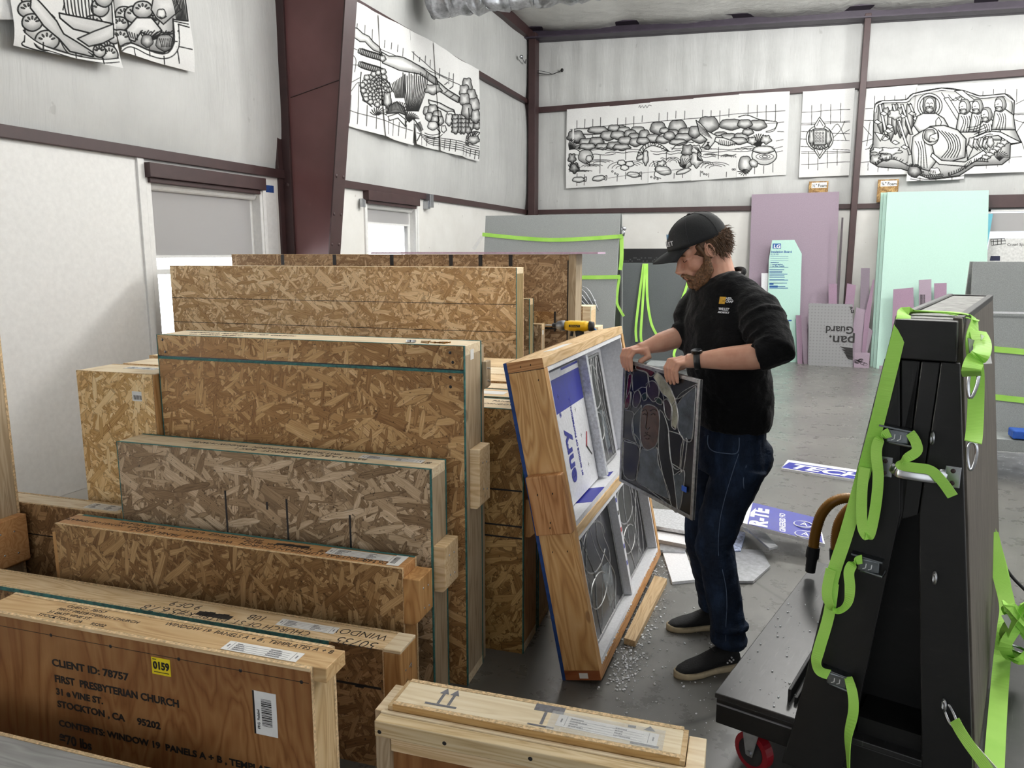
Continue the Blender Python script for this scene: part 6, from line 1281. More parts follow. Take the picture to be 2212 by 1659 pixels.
m2.build('ear_rim',SKIN,man,smooth=True)
# beard
bd=RB()
for s in (-1,1):
    bd.tube([H(.012,.068*s,.012),H(.016,.067*s,-.03),H(.026,.060*s,-.072),H(.052,.046*s,-.102),H(.083,.016*s,-.117)],[.006,.013,.019,.020,.018],12)
    bd.tube([H(.108,.004*s,-.056),H(.103,.020*s,-.060),H(.090,.034*s,-.076),H(.078,.036*s,-.098)],[.0055,.008,.010,.013],10)
[bd.ell((.030+.012*j,.052*s-.004*s*j,-.066-.008*j),(.024,.012,.026),HM) for s in (-1,1) for j in range(3)]; bd.ell((.050,0,-.112),(.040,.044,.022),HM).ell((.086,0,-.104),(.020,.026,.020),HM).ell((.099,0,-.088),(.006,.012,.007),HM)
bd.done('beard',BEARD,.0035,2,(.008,.007))
# hair below the cap
hr=RB(); hr.ell((-.020,0,.022),(.092,.080,.082),HM)
r=random.Random(6)
for k in range(0):
    a=math.radians(r.uniform(95,265)); x,y=-.022+.086*math.cos(a),.077*math.sin(a); z=r.uniform(-.045,.01)
    p=H(x,y,z); q=H(x*1.06-.004,y*1.04,z-r.uniform(.012,.025)); t=H(x*1.10-.010*(1 if r.random()<.6 else -.4),y*1.03,z-r.uniform(.02,.04)); hr.tube([p,q,t],[.006,.005,.0015],7)
for s in (-1,1): hr.tube([H(.030,.071*s,.030),H(.024,.073*s,.005),H(.018,.070*s,-.02)],[.008,.008,.006],8)
hr.done('hair',HAIR,.003,2,(.010,.003))
def strands(nm,mat,par,src,n,ln,rad,spread,sd,region):
    r=random.Random(sd); m=MB()
    for k in range(n):
        p,d=src(r)
        d=(d+Vector((r.uniform(-1,1),r.uniform(-1,1),r.uniform(-1,1)))*spread).normalized(); l=ln*r.uniform(.6,1.2); q=p+d*l*.5; e=q+(d+Vector((r.uniform(-1,1),r.uniform(-1,1),r.uniform(-1,1)))*spread*.7).normalized()*l*.5
        m.tube([H(*p)-MO,H(*q)-MO,H(*e)-MO],[rad,rad*.8,rad*.2],4)
    return m.build(nm,mat,par)
def hs(r):
    a=math.radians(r.choice((1,-1))*r.uniform(78,180)); z=r.uniform(-.055,.045) if abs(a)>1.75 else r.uniform(-.01,.04)
    c=math.sqrt(max(.1,1-((z-.022)/.086)**2)); p=Vector((-.020+.092*c*math.cos(a),.081*c*math.sin(a),z)); return p,Vector((math.cos(a)*.30-.08,math.sin(a)*.2,-1+ .7*(1 if r.random()<.2 and math.cos(a)<-.3 else 0)))
hst=strands('hair_strands',HAIR,man,hs,1500,.030,.0013,.28,3,0)
def bs(r):
    t=r.random(); s=r.choice((-1,1)); A=[(.012,.072,.005),(.016,.073,-.03),(.028,.068,-.070),(.052,.056,-.104),(.085,.026,-.118)]
    f=t*3.999; i=int(f); f-=i; p=Vector(A[i]).lerp(Vector(A[i+1]),f)+Vector((r.uniform(-.006,.022)*(t*.8+.2)*(1 if t<.8 else .3),0,r.uniform(-.004,.016))); p.y*=s; p.y*=1-.25*r.random()*t; return p,Vector((.35,.1*s,-1))
strands('beard_strands',BEARD,man,bs,1300,.013,.0009,.35,4,0)
# cap
cm=MB(); CMx=Matrix.Translation(-MO)@HM@Matrix.Rotation(math.radians(-5),4,'Y'); rings=[]
for j in range(11):
    a=math.radians(-4+94*j/10*.98); ca,sa=math.cos(a)**.86,math.sin(a)
    rings.append([CMx@Vector((.004+.113*ca*math.cos(q)+.006*max(0,math.cos(q))*(1-sa),.089*ca*math.sin(q),.040+.098*sa)) for q in [2*math.pi*i/40 for i in range(40)]])
cm.loft(rings)
cap=cm.build('cap',CAPM,man,smooth=True); so=cap.modifiers.new('s','SOLIDIFY'); so.thickness=.003
MB().ell((.004,0,.139),(.009,.009,.005),CMx).build('cap_button',CAPM,cap)
bm_=MB(); vs=[];fs=[]; NB=20
for top in (0,1):
    for j in range(9):
        for i in range(NB+1):
            q=math.radians(-58+116*i/NB); t=j/8; R0=.108; x=.006+R0*math.cos(q)*(1)+t*.080*max(.0,math.cos(q))**.55; y=.088*math.sin(q)*(1-.10*t); z=.036-.020*t*t-.26*y*y/.088*(1.2)*(.35+.65*t)+(.003 if top else 0); vs.append(CMx@Vector((x,y,z)))
def gi(t,j,i): return t*9*(NB+1)+j*(NB+1)+i
for j in range(8):
    for i in range(NB): fs.append((gi(0,j,i),gi(0,j,i+1),gi(0,j+1,i+1),gi(0,j+1,i))); fs.append((gi(1,j,i),gi(1,j+1,i),gi(1,j+1,i+1),gi(1,j,i+1)))
for i in range(NB): fs.append((gi(0,8,i),gi(0,8,i+1),gi(1,8,i+1),gi(1,8,i)))
for j in range(8): fs.append((gi(0,j,0),gi(0,j+1,0),gi(1,j+1,0),gi(1,j,0))); fs.append((gi(0,j,NB),gi(1,j,NB),gi(1,j+1,NB),gi(0,j+1,NB)))
bm_.add(vs,fs).build('cap_brim',CAPM,cap,smooth=True)
m3=MB()
for k in range(6):
    q=math.pi/3*k+.0; m3.tube([CMx@Vector((.004+.1142*(math.cos(a)**.86)*math.cos(q),.0902*(math.cos(a)**.86)*math.sin(q),.040+.0992*math.sin(a))) for a in [math.radians(3+85*t/9) for t in range(10)]],.0009,5)
m3.build('cap_seam',plain('cap_seam_thread',(34,35,38),.8),cap)
# lettering across the cap front
def capl(ch,q,z,size,mat):
    a=math.asin(max(-1,min(1,(z-.040)/.098))); ca=math.cos(a)**.86; p=Vector((.004+(.113*ca+.006*(1-math.sin(a))+.0006)*math.cos(q),(.089*ca+.0006)*math.sin(q),z)); nr=Vector((math.cos(q)/.110,math.sin(q)/.089,(z-.04)/.098*8)).normalized(); tx=Vector((-math.sin(q),math.cos(q),0)).normalized(); ty=nr.cross(tx)
    t=text(ch,size,mat,None,None,cap,'cap_lettering',align='CENTER',bold=.0006,ext=.0008,M=CMx@Matrix.Translation(p)@Matrix((tx,ty,nr)).transposed().to_4x4()); return t
for k,ch in enumerate('WILLET'): capl(ch,(-2.5+k)*.165,.058,.024,WHITEP)
capl('W',.0,.083,.026,plain('pale_blue_thread',(96,150,196),.5))
# sweatshirt
sw=RB(); Tn=[(hipC+UPz*.055,.172,.128),(hipC+UPz*.085,.182,.140),(hipC+UPz*.14,.185,.142),(chest+UPz*-.05,.195,.142),(chest+UPz*.06,.205,.132),(chest+UPz*.125,.195,.115),(neckB+UPz*-.028,.120,.090),(neckB+UPz*.006-Fv*.012,.076,.074)]
sw.loft([ring(c,0,w,d,32) for c,w,d in Tn])
sw.ell(shL+UPz*.004,(.078,.078,.075)); sw.tube([neckB-Lv*.02-UPz*.045,neckB+Lv*.07-UPz*.040,shL+UPz*.008],[.07,.072,.07],18); sw.tube([neckB+Lv*.02-UPz*.045,neckB-Lv*.07-UPz*.045,shR-UPz*.0],[.07,.066,.062],18); sw.ell(shR-UPz*.012,(.07,.07,.07))
dL=(wrL-elL).normalized(); dR=(wrR-elR).normalized()
sw.tube([shL-UPz*.005,shL.lerp(elL,.4)+Lv*.012,elL+Vector((.004,0,.012))-dL*.01,elL+dL*.045+UPz*.004],[.078,.078,.067,.060],22)
for t,rr_ in ((.25,.086),(.45,.084),(.65,.080),(.85,.076)):
    c=shL.lerp(elL,t)+Lv*.008; sw.tube([c-(elL-shL).normalized()*.012,c,c+(elL-shL).normalized()*.012],[rr_*.86,rr_,rr_*.86],22)
sw.tube([shR-UPz*.005,shR.lerp(elR,.5),elR-dR*.01,elR+dR*.03],[.070,.070,.062,.054],20)
sw.tube([elR+dR*.02,elR+dR*.045],[.057,.054],18)
sweat=sw.done('sweatshirt',SWEAT,.006,4,(.09,.020))
rg=RB(); rg.tube([neckB+Lv*.078*math.cos(q)+Fv*(.076*math.sin(q))+UPz*(-.010+(-.046*math.sin(q)))-Fv*.010 for q in np.linspace(0,2*math.pi,30)[:-1]],.010,10,closed=True,cap=False)
rg.done('collar',SWEAT,.004,2)
# jeans
jn=RB(); jn.loft([ring(hipC+UPz*.11,0,.148,.112,28),ring(hipC-UPz*.06,0,.168,.130,28),ring(hipC-UPz*.12,0,.165,.125,28)])
jn.tube([hpL-UPz*.02,hpL.lerp(knL,.5)+Fv*.01,knL,knL.lerp(ankL,.5)-Fv*.008,ankL+UPz*.02,ankL+UPz*.0],[(.098,.098),.088,.075,.070,.066,.070],24)
jn.tube([hpR-UPz*.02,hpR.lerp(knR,.5)+Fv*.01,knR,knR.lerp(ankR,.5)-Fv*.008,ankR+UPz*.02],[(.098,.098),.088,.075,.068,.064],24)
jn.ell(hipC-Fv*.05-UPz*.06+Lv*.06,(.09,.09,.10)); jn.ell(hipC-Fv*.05-UPz*.06-Lv*.06,(.09,.09,.10))
for t in (.0,.06): jn.tube([ankL+UPz*(.015+t)+Fv*.004,ankL+UPz*(.035+t)+Fv*.004],[.076-.3*t*.1,.072],22)
jeans=jn.done('jeans',DENIM,.006,3,(.07,.016))
sh_=[]
def shoe(toe,heel,nm):
    d=(toe-heel).normalized(); s=d.cross(UPz)*-1; L=(toe-heel).length; c=lambda a,b_,z: heel+d*(a*L)+s*b_+UPz*z-MO
    prof=[(0,.018,.026),(.08,.034,.036),(.25,.036,.037),(.45,.036,.042),(.65,.046,.046),(.82,.046,.040),(.94,.032,.024),(1,.012,.006)]
    out=[(a,b1) for a,b1,b2 in prof]+[(a,-b2) for a,b1,b2 in prof[::-1]]
    P=smooth([(a,b_,0) for a,b_ in out],3)
    so=MB().loft([[c(p.x,p.y*.96,.0) for p in P],[c(p.x,p.y*1.06,.008) for p in P],[c(p.x,p.y*1.04,.018+.010*(1-abs(2*p.x-1))*0+ .010*max(0,p.x-.85)*3) for p in P],[c(p.x,p.y*.95,.024+.02*max(0,p.x-.88)*2) for p in P]])
    root=so.build('shoe_sole',SOLE,None,smooth=True); root.parent=man
    u=RB(); secs=[(.02,.026,.075,.050),(.12,.035,.095,.052),(.28,.037,.108,.056),(.42,.039,.088,.048),(.58,.043,.066,.036),(.75,.044,.052,.028),(.9,.032,.040,.022),(.985,.014,.028,.016)]
    rings=[]
    for a,w,h,zc in secs: rings.append([heel+d*(a*L)+s*(w*math.cos(q)*(1 if math.sin(q)>0 else 1.02)+.003)+UPz*(.016+(h-.016)*(.5+.5*math.sin(q))) for q in [2*math.pi*i/20 for i in range(20)]])
    u.loft(rings); u.tube([heel+d*.055+UPz*.05,heel+d*.055+UPz*.125],[.036,.036],16); up=u.done('shoe_upper',SHOE,.004,3)
    m=MB()
    for k in range(4):
        a=.42+.06*k; m.tube([c(a,-.02,.088-.026*(k)*.55),c(a+.01,0,.094-.026*k*.55),c(a,.02,.088-.026*k*.55)],.0022,6)
    m.build('shoe_lace',plain('shoe_lace_black',(28,28,30),.7),man)
    m=MB()
    for a,z in ((.17,.055),(.20,.048),(.23,.055),(.20,.066),(.26,.046)): m.ell(c(a,.041 if nm else -.041,z),(.004,.004,.004),n=8,m=6)
    m.build('shoe_mark',WHITEP,man)
shoe(Vector((-.330,2.848,0)),Vector((-.100,3.020,0)),1); shoe(Vector((-.416,3.232,0)),Vector((-.165,3.345,0)),1)
# watch
wd=(wrL-elL).normalized(); wc=wrL-wd*.018; e1=(UPz-wd*UPz.dot(wd)).normalized(); e2=wd.cross(e1)
WB=plain('watch_band',(20,21,23),.5); m=MB()
ro=[];ri=[]
rings=[[wc+wd*dw+e1*(rr_*math.cos(q))+e2*(rr_*math.sin(q))-MO for q in np.linspace(0,2*math.pi,29)[:-1]] for dw,rr_ in ((-.011,.030),(-.011,.0335),(.011,.0335),(.011,.030))]
wt=MB().loft(rings,False,True).build('watch_band',WB,man,smooth=True); fd=(e1*.75-pn*-.0-e2*.0+Vector((-.1,-.3,.2))*.6).normalized()
fd=(fd-wd*fd.dot(wd)).normalized(); MB().tube([wc+fd*.028-MO,wc+fd*.038-MO,wc+fd*.0395-MO],[.020,.0205,.018],24).build('watch_case',plain('watch_black',(14,14,15),.25),wt); MB().tube([wc+fd*.0385-MO,wc+fd*.0400-MO],[.016,.0155],24).build('watch_glass',plain('watch_face',(30,32,36),.1,0,0),wt)
# details found on the cloth surface by looking along rays
bpy.context.view_layer.update(); dg=bpy.context.evaluated_depsgraph_get()
def hit(o,u,v):
    E=o.evaluated_get(dg); M=E.matrix_world.inverted(); org=M@Vector(CAM); d=(M.to_3x3()@Vector(ray(u,v))).normalized(); ok,p,nn,_=E.ray_cast(org,d)
    return (o.matrix_world@p,(o.matrix_world.to_3x3()@nn).normalized()) if ok else None
def patch(par,u,v,w,h,mat,txt=None,size=.01,name='emblem',roll=0):
    r_=hit(par,u,v)
    if not r_: print('MISS',u,v); return
    p,nn=r_; ty=(UPz-nn*UPz.z*0-nn*nn.z).normalized(); tx=ty.cross(nn)
    M=Matrix.Translation(p+nn*.0022-MO)@Matrix((tx,ty,nn)).transposed().to_4x4()@Matrix.Rotation(roll,4,'Z')
    if txt: text(txt,size,mat,None,None,man,name,M=M,bold=.0003,ext=.0008)
    else: MB().box(-w/2,w/2,-h/2,h/2,-.003,.0008,M=M).build(name,mat,man)
GOLD=plain('gold_thread',(214,164,44),.6)
patch(sweat,1561,649,.024,.026,GOLD,name='logo_square'); patch(sweat,1560.5,651,0,0,INK,'a',.024,'logo_lettering')
patch(sweat,1567.5,647.5,0,0,WHITEP,'ASSO',.0125,'logo_lettering'); patch(sweat,1567.5,654,0,0,WHITEP,'CRAF',.0125,'logo_lettering')
patch(sweat,1552.5,670,0,0,WHITEP,'WILLET',.014,'logo_lettering'); patch(sweat,1551.5,676,0,0,WHITEP,'ARCHITECT',.009,'logo_lettering')
STI=plain('denim_stitch',(96,112,138),.7)
def seam(par,pts,name='seam',rad=.0014,mat=STI):
    q=[hit(par,u,v) for u,v in pts]; q=[a for a in q if a]
    if len(q)>2: MB().tube(smooth([a[0]+a[1]*.0012-MO for a in q],3),rad,6).build(name,mat,man)
seam(jeans,[(1530,940),(1529,955),(1533,968),(1545,976),(1565,979),(1588,980),(1596,970),(1597,945)],'pocket_seam',.0018)
seam(jeans,[(1596,980),(1586,1010),(1575,1045),(1565,1080),(1556,1120),(1552,1160),(1552,1200)],'side_seam')
seam(jeans,[(1560,1230),(1568,1270),(1570,1310),(1568,1350),(1568,1385)],'side_seam')
seam(jeans,[(1612,1005),(1606,1035),(1607,1055)],'pocket_seam')
seam(jeans,[(1518,1403),(1535,1410),(1550,1414),(1570,1413)],'hem_seam',.0018)
# ============================================================ BLACK A-FRAME CART on the right
KA=math.radians(-15.1); KM=Matrix.Rotation(KA,4,'Z'); KC=Vector((-.245,2.235,0)); KW=KM@KC
cart=empty('a_frame_cart',KW,KA,'black painted A-frame sheet cart with grey-brown side, lime straps and red casters, right foreground','cart')
KT=Matrix.Translation(-KC)
def kp(u,v,y=2.225,n=(0,1,0),P=None):
    """pixel -> cart coordinates on a plane"""
    nw=KM.to_3x3()@Vector(n); Pw=KM@Vector(P if P else (0,y,0)); return KM.inverted()@Vector(tuple(onplane(u,v,nw,Pw)))
n=N('cart_side_ply',.7,0,.3); v=n.noise(n.coord((12,40,3)),1.6,6,.7); g=n.noise(n.coord((3,3,2)),1.2,3,.6); n.color(n.mix(n.math('MULTIPLY',g,.5),n.ramp(v,[(.3,(54,50,44)),(.5,(92,86,78)),(.72,(118,112,102))]),(92,86,80))); n.bump(v,.3,.003); SIDEP=n.m
n=N('cart_black',.5,0,.4); v=n.noise(n.coord((4,4,10)),3,5,.7); n.color(n.ramp(v,[(.3,(12,12,12)),(.62,(18,18,18)),(.85,(38,38,37))])); n.bump(n.noise(n.coord((60,60,8)),1,3,.6),.2,.002); CB=n.m
n=N('cart_deck',.38,0,.5); v=n.noise(n.coord((8,8,8)),2,6,.7); w=n.noise(n.coord((90,6,6),(0,0,.5)),1,4,.7); n.color(n.mix(n.ramp(w,[(.58,(0,0,0)),(.75,(.35,.35,.35))]),n.ramp(v,[(.3,(26,26,27)),(.7,(42,42,43))]),(120,120,120))); n.bump(w,.12,.002); DK=n.m
Y0,Y1=2.235,3.52; ZD=.27; ZT=1.487
xl=lambda z: -.318-(1.487-z)*.147; xr=lambda z: -.165+(1.472-z)*.1125
# platform
MB().box(-.745,.27,2.216,3.50,ZD-.018,ZD,M=KT).build('deck',DK,cart,bevel=.003)
MB().box(-.74,.265,2.220,3.49,.165,ZD-.0185,M=KT).build('deck_frame',CB,cart,bevel=.004)
MB().box(-.738,-.50,2.2155,2.22,.232,.236,M=KT).build('worn_edge',GREYINK,cart)
# leaning side faces
ls=MB().prism([(xl(ZT),Y0,ZT),(xl(ZT)+.02,Y0,ZT),(xl(ZD)+.02,Y0,ZD),(xl(ZD),Y0,ZD)],(0,Y1-Y0,0),M=KT).build('left_face',CB,cart,bevel=.002)
MB().prism([(xr(ZT),Y0,ZT),(xr(ZT)-.02,Y0,ZT),(xr(ZD)-.02,Y0,ZD),(xr(ZD),Y0,ZD)],(0,Y1-Y0,0),M=KT).build('right_face',SIDEP,cart,bevel=.002)
MB().box(xl(ZT)+.02,xr(ZT)-.02,Y0+.004,Y1,ZT-.03,ZT-.004,M=KT).build('top_rail',plain('worn_grey_top',(112,112,108),.6,0,.3,30),cart,bevel=.002)
MB().box(xl(ZT)-.002,xl(ZT)+.018,Y0+.03,Y1,ZT-.02,ZT+.002,M=KT).box(xr(ZT)-.018,xr(ZT)+.002,Y0+.03,Y1,ZT-.02,ZT+.002,M=KT).build('top_edge',CB,cart,bevel=.003)
# end frame: two legs, head block, two infill boards, recessed panel
za=.97; xa=-.205
def pr(P,y0,y1,nm,mat=CB,bv=.003): return MB().prism([(x,y0,z) for x,z in P],(0,y1-y0,0),M=KT).build(nm,mat,cart,bevel=bv)
pr([(xl(ZT-.005)+.006,ZT-.006),(xr(ZT)-.006,ZT-.006),(xr(1.38)-.012,1.38),(xl(1.38)+.012,1.38)],Y0-.046,Y0+.03,'head_block')
pr([(xl(1.38)+.004,1.378),(xl(1.38)+.040,1.378),(xa-.055,za),(-.335,ZD),(-.362,.13),(xl(.13)-.004,.13),(xl(ZD)+.002,ZD)],Y0-.045,Y0-.02,'leg')
pr([(xr(1.38)-.045,1.378),(xr(1.38)-.004,1.378),(xr(.13)-.004,.13),(xr(.13)-.128,.13),(xa-.012,za)],Y0-.045,Y0-.02,'leg')
pr([(xl(1.38)+.042,1.376),(-.247,1.376),(-.262,.99),(-.33,.62),(xa-.053,.97)],Y0-.040,Y0+.0,'infill_board')
pr([(-.244,1.376),(xr(1.38)-.047,1.376),(xa-.015,.97),(-.258,.95)],Y0-.041,Y0+.0,'infill_board')
pr([(xl(1.2)+.05,1.2),(xr(1.2)-.05,1.2),(xr(ZD)-.03,ZD),(xl(ZD)+.03,ZD)],Y0+.16,Y0+.18,'recess_panel')
MB().box(-.33,-.12,Y0+.02,Y0+.16,ZD,ZD+.05,M=KT).build('recess_sill',CB,cart)
pr([(xl(ZT),ZT),(xr(ZT),ZT),(xr(ZD),ZD),(xl(ZD),ZD)],Y1-.03,Y1,'rear_end')
for dx in (0,.02,.038): MB().box(xl(ZD)-.045+dx,xl(ZD)-.035+dx,2.30,3.3,ZD,ZD+.02+.02*(dx==0),M=KT).build('stop_rail',BLK,cart,bevel=.002)
# casters
RW=plain('red_wheel_rubber',(148,20,34),.4,0,.05)
for x,y in ((-.655,2.30),(.18,2.30),(-.655,3.42),(.18,3.42)):
    ax=Vector((.35,.94,0)) if y<3 and x<0 else Vector((1,.2,0)); ax.normalize(); c=Vector((x+.02,y,.063)); q=lambda v: KT@v
    th=.017; w=MB().tube([q(c-ax*th),q(c-ax*th*.98),q(c+ax*th*.98),q(c+ax*th)],[.055,.063,.063,.055],32).build('caster_wheel',RW,cart,smooth=False)
    MB().tube([q(c-ax*(th+.002)),q(c+ax*(th+.002))],.045,28).build('wheel_hub',BLK,w)
    pe=ax.cross(Vector((0,0,1))); m=MB()
    m.prism([q(c+Vector((0,0,.101))-ax*.034-pe*.05),q(c+Vector((0,0,.101))+ax*.034-pe*.05),q(c+Vector((0,0,.101))+ax*.034+pe*.05),q(c+Vector((0,0,.101))-ax*.034+pe*.05)],(0,0,-.006))
    for s in (-1,1): m.prism([q(c+ax*s*.023+pe*.036+Vector((0,0,.096))),q(c+ax*s*.023-pe*.036+Vector((0,0,.096))),q(c+ax*s*.023-pe*.013-Vector((0,0,.012))),q(c+ax*s*.023+pe*.013-Vector((0,0,.012)))],ax*s*.003)
    f=m.build('caster_fork',STEEL,w,bevel=.001); MB().tube([q(c-ax*.031),q(c+ax*.031)],.009,8).build('axle_bolt',STEEL,w)
# hardware on the end
def kk(u,v,y=2.190): return KT@kp(u,v,y)
hl,hr_=kk(1912,1008),kk(2058,1030); hy=Vector((0,-.034,0))
m=MB().tube(smooth([hl+Vector((.012,0,.0)),hl+Vector((.03,-.006,-.004)),hl.lerp(hr_,.25)+hy,hl.lerp(hr_,.75)+hy,hr_-Vector((.03,.006,-.003)),hr_-Vector((.012,0,0))],5),[(.016,.004)]*26,12,up=(0,0,1)).build('grab_handle',plain('bright_steel',(196,198,202),.22,1,.04,20),cart,smooth=True)
for c in (hl,hr_): 
    b=MB().box(c.x-.018,c.x+.018,c.y-.003,c.y+.002,c.z-.028,c.z+.028).build('handle_plate',STEEL,cart,bevel=.006)
    m=MB(); m.ell((c.x,c.y-.004,c.z+.016),(.006,.002,.006),n=10,m=6).ell((c.x,c.y-.004,c.z-.016),(.006,.002,.006),n=10,m=6); m.build('screw_head',BROWNM,b)
for u,v in ((2015,945),(2020,1246),(2040,1520)):
    c=kk(u,v); MB().tube([c+Vector((0,-.012+.003,0))+Vector((.004*math.sin(t)*1.0,-.012*0+.010*math.sin(t)*-1,.016*math.cos(t)))*1.0 for t in np.linspace(0,2*math.pi,22)[:-1]],.0032,8,closed=True,cap=False).tube([c+Vector((0,.01,.006)),c+Vector((0,-.006,.006))],.004,8).build('eye_bolt',STEEL,cart,smooth=True)
BK=plain('buckle_steel',(128,134,138),.28,1,.1,60)
def buckle(u,v,nm=0):
    c=kk(u,v,2.190); b=MB().box(c.x-.027,c.x+.027,c.y-.026,c.y-.004,c.z-.020,c.z+.016).build('cam_buckle',BK,cart,bevel=.004)
    MB().prism([(c.x-.045,c.y-.03,c.z+.026),(c.x+.034,c.y-.03,c.z+.018),(c.x+.034,c.y+.004,c.z+.018),(c.x-.045,c.y+.004,c.z+.026)],(0,0,-.005)).tube([(c.x-.02,c.y-.02,c.z-.020),(c.x+.036,c.y-.03,c.z-.022),(c.x+.04,c.y-.01,c.z-.012)],.004,8).build('buckle_lever',BK,b,bevel=.002)
    m=MB()
    for dx in (-.006,.008): m.tube([(c.x+dx,c.y-.0265,c.z+.004),(c.x+dx-.001,c.y-.0268,c.z-.008),(c.x+dx-.008,c.y-.0265,c.z-.012)],.0013,6)
    m.build('buckle_mark',WHITEP,b)
buckle(1942,938); buckle(1880,1215); buckle(1812,1460)
# ------------------------------------------------------------ straps on the cart (each one a thing)
def kst(nm,lab,pts,wd,width=.042,cat='strap'):
    width*=.78; pts=[p if isinstance(p,Vector) or len(p)>3 or p[2]>2.26 else (p[0],p[1],p[2]-.03) for p in pts]
    P=[KM@(kp(*p)if not isinstance(p,Vector) else p) if not isinstance(p,Vector) else KM@p for p in pts]
    W=[KM.to_3x3()@Vector(w) for w in (wd if isinstance(wd,list) else [wd]*len(P))]
    c=P[0].copy(); m=MB().ribbon([p-c for p in P],W,width,.0022,7); o=m.build(nm,GREEN,smooth=False); o.location=c; return tag(o,lab,cat,'lime green straps')
Xd=(1,0,0)
V=Vector
rf=lambda u,v,o_=.012: kp(u,v,0,(1,0,.1125),(xr(1.0)+o_,0,1.0))
main=kst('green_strap','lime strap over the black cart\'s top and down its left edge',
 [V((-.135,2.33,1.475)),V((-.20,2.33,1.4905)),V((-.30,2.33,1.4905)),(1950,692,2.24),(1925,790,2.20),(1903,880,2.195),(1880,970,2.19),(1852,1070,2.185),(1826,1160,2.18),(1800,1240,2.175),(1790,1300,2.17)],[(0,1,0),(0,1,0),(0,1,-.3),(.75,.6,0),(.9,.3,0),Xd,Xd,Xd,Xd,Xd,Xd],.044)
kst('green_strap','lime strap swinging in a loop from the lower buckle area up to the middle buckle',[(1795,1230,2.165),(1786,1280,2.16),(1796,1312,2.155),(1815,1318,2.15),(1832,1300,2.15),(1836,1268,2.155),(1834,1235,2.16),(1846,1214,2.17),(1862,1208,2.185)],[Xd,Xd,(.9,-.4,0),(.5,-.8,0),(.8,-.5,.2),Xd,Xd,(.5,.2,.8),(.1,0,1)],.034)
kst('green_strap','lime strap running from the long loop down to the lowest buckle',[(1800,1260,2.172),(1790,1330,2.165),(1770,1400,2.155),(1763,1430,2.15),(1772,1450,2.16),(1790,1457,2.185)],[Xd,Xd,Xd,(.9,-.3,0),(.5,0,.8),(.1,0,1)],.038)
kst('green_strap','lime strap tail hanging from the lowest buckle past the bottom of the picture',[(1832,1462,2.19),(1842,1500,2.175),(1843,1540,2.17),(1832,1590,2.165),(1832,1640,2.16),(1834,1690,2.16)],[(.2,0,1),Xd,Xd,(.8,-.6,0),(.5,-.85,0),(.35,-.9,0)],.034)
kst('green_strap','narrow lime strap doubled below the top buckle, forming a U above the middle buckle',[(1922,934,2.19),(1902,946,2.18),(1893,975,2.175),(1897,1030,2.17),(1892,1090,2.17),(1880,1150,2.165),(1871,1156,2.165),(1862,1130,2.165),(1862,1060,2.17),(1868,1010,2.175)],[(.2,0,1),(.6,0,.7),Xd,Xd,Xd,Xd,(1,.2,0),Xd,Xd,Xd],.034)
kst('green_strap','short lime strap end draped over the steel grab handle',[(1966,935,2.19),(1978,955,2.18),(1980,975,2.175),(1955,992,2.17),(1944,1004,2.165),(1975,1010,2.16),(2010,1016,2.16),(2035,1040,2.165),(2058,1072,2.17)],[(.3,0,1),(.9,0,.4),Xd,(.8,0,.6),(.6,-.2,.7),(.3,0,1),(.5,0,.9),(.8,0,.6),(.8,0,.5)],.032)
kst('green_strap','lime strap hanging down the grey-brown side of the cart to a carabiner',[V((-.30,2.345,1.493)),V((-.20,2.345,1.4935)),V((-.148,2.345,1.480)),rf(2100,740,.02),rf(2108,800,.03),rf(2108,870,.03),rf(2105,930,.03),rf(2102,955,.03)],[(0,1,0),(0,1,0),(0,1,0),(.6,.8,0),(1,.3,0),(1,.3,0),(1,.3,0),(.9,.5,0)],.046)
kst('green_strap','folded lime strap bunch with dark stitching hanging on the cart side, just under the top',[rf(2112,715,.03),rf(2122,745,.045),rf(2118,765,.05),rf(2106,778,.04),rf(2098,800,.035),rf(2100,812,.03)],[(.8,.6,0),(.9,.3,.3),(1,.3,0),(.8,.4,-.2),(1,.3,0),(.8,.5,0)],.05)
def carab(c,dirv,lab,L=.07):
    d=dirv.normalized(); s=d.cross(Vector((.3,1,0))).normalized(); pts=[]
    for t in np.linspace(0,2*math.pi,26)[:-1]: pts.append(d*(L/2*math.cos(t))+s*((.0095+.003*math.cos(t))*math.sin(t)))
    o=MB().tube(pts,.0042,8,closed=True,cap=False).build('carabiner',plain('carabiner_steel',(200,202,206),.18,1) if 'carabiner_steel' not in bpy.data.materials else bpy.data.materials['carabiner_steel'],smooth=True); o.location=c; tag(o,lab,'carabiner'); return o
carab(KM@rf(2101,828,.03),V((.05,0,1)),'upper steel carabiner hanging on the side of the black cart')
carab(KM@rf(2099,985,.02),V((-.03,0,1)),'lower steel carabiner at the end of the strap on the cart side')
o=MB().prism([KM@rf(2118,722,.04),KM@rf(2132,730,.05),KM@rf(2142,785,.05),KM@rf(2122,786,.04)],(0.001,-.001,0)).build('strap_tag',PAPER); tag(o,'white care tag sticking out from the strap bunch on the cart','tag')
o=MB().prism([KM@rf(2090,730,.02),KM@rf(2104,735,.025),KM@rf(2106,770,.025),KM@rf(2094,765,.02)],(0.001,-.001,0)).build('strap_tag',GREYINK); tag(o,'grey printed tag folded beside the lime strap on the cart side','tag')
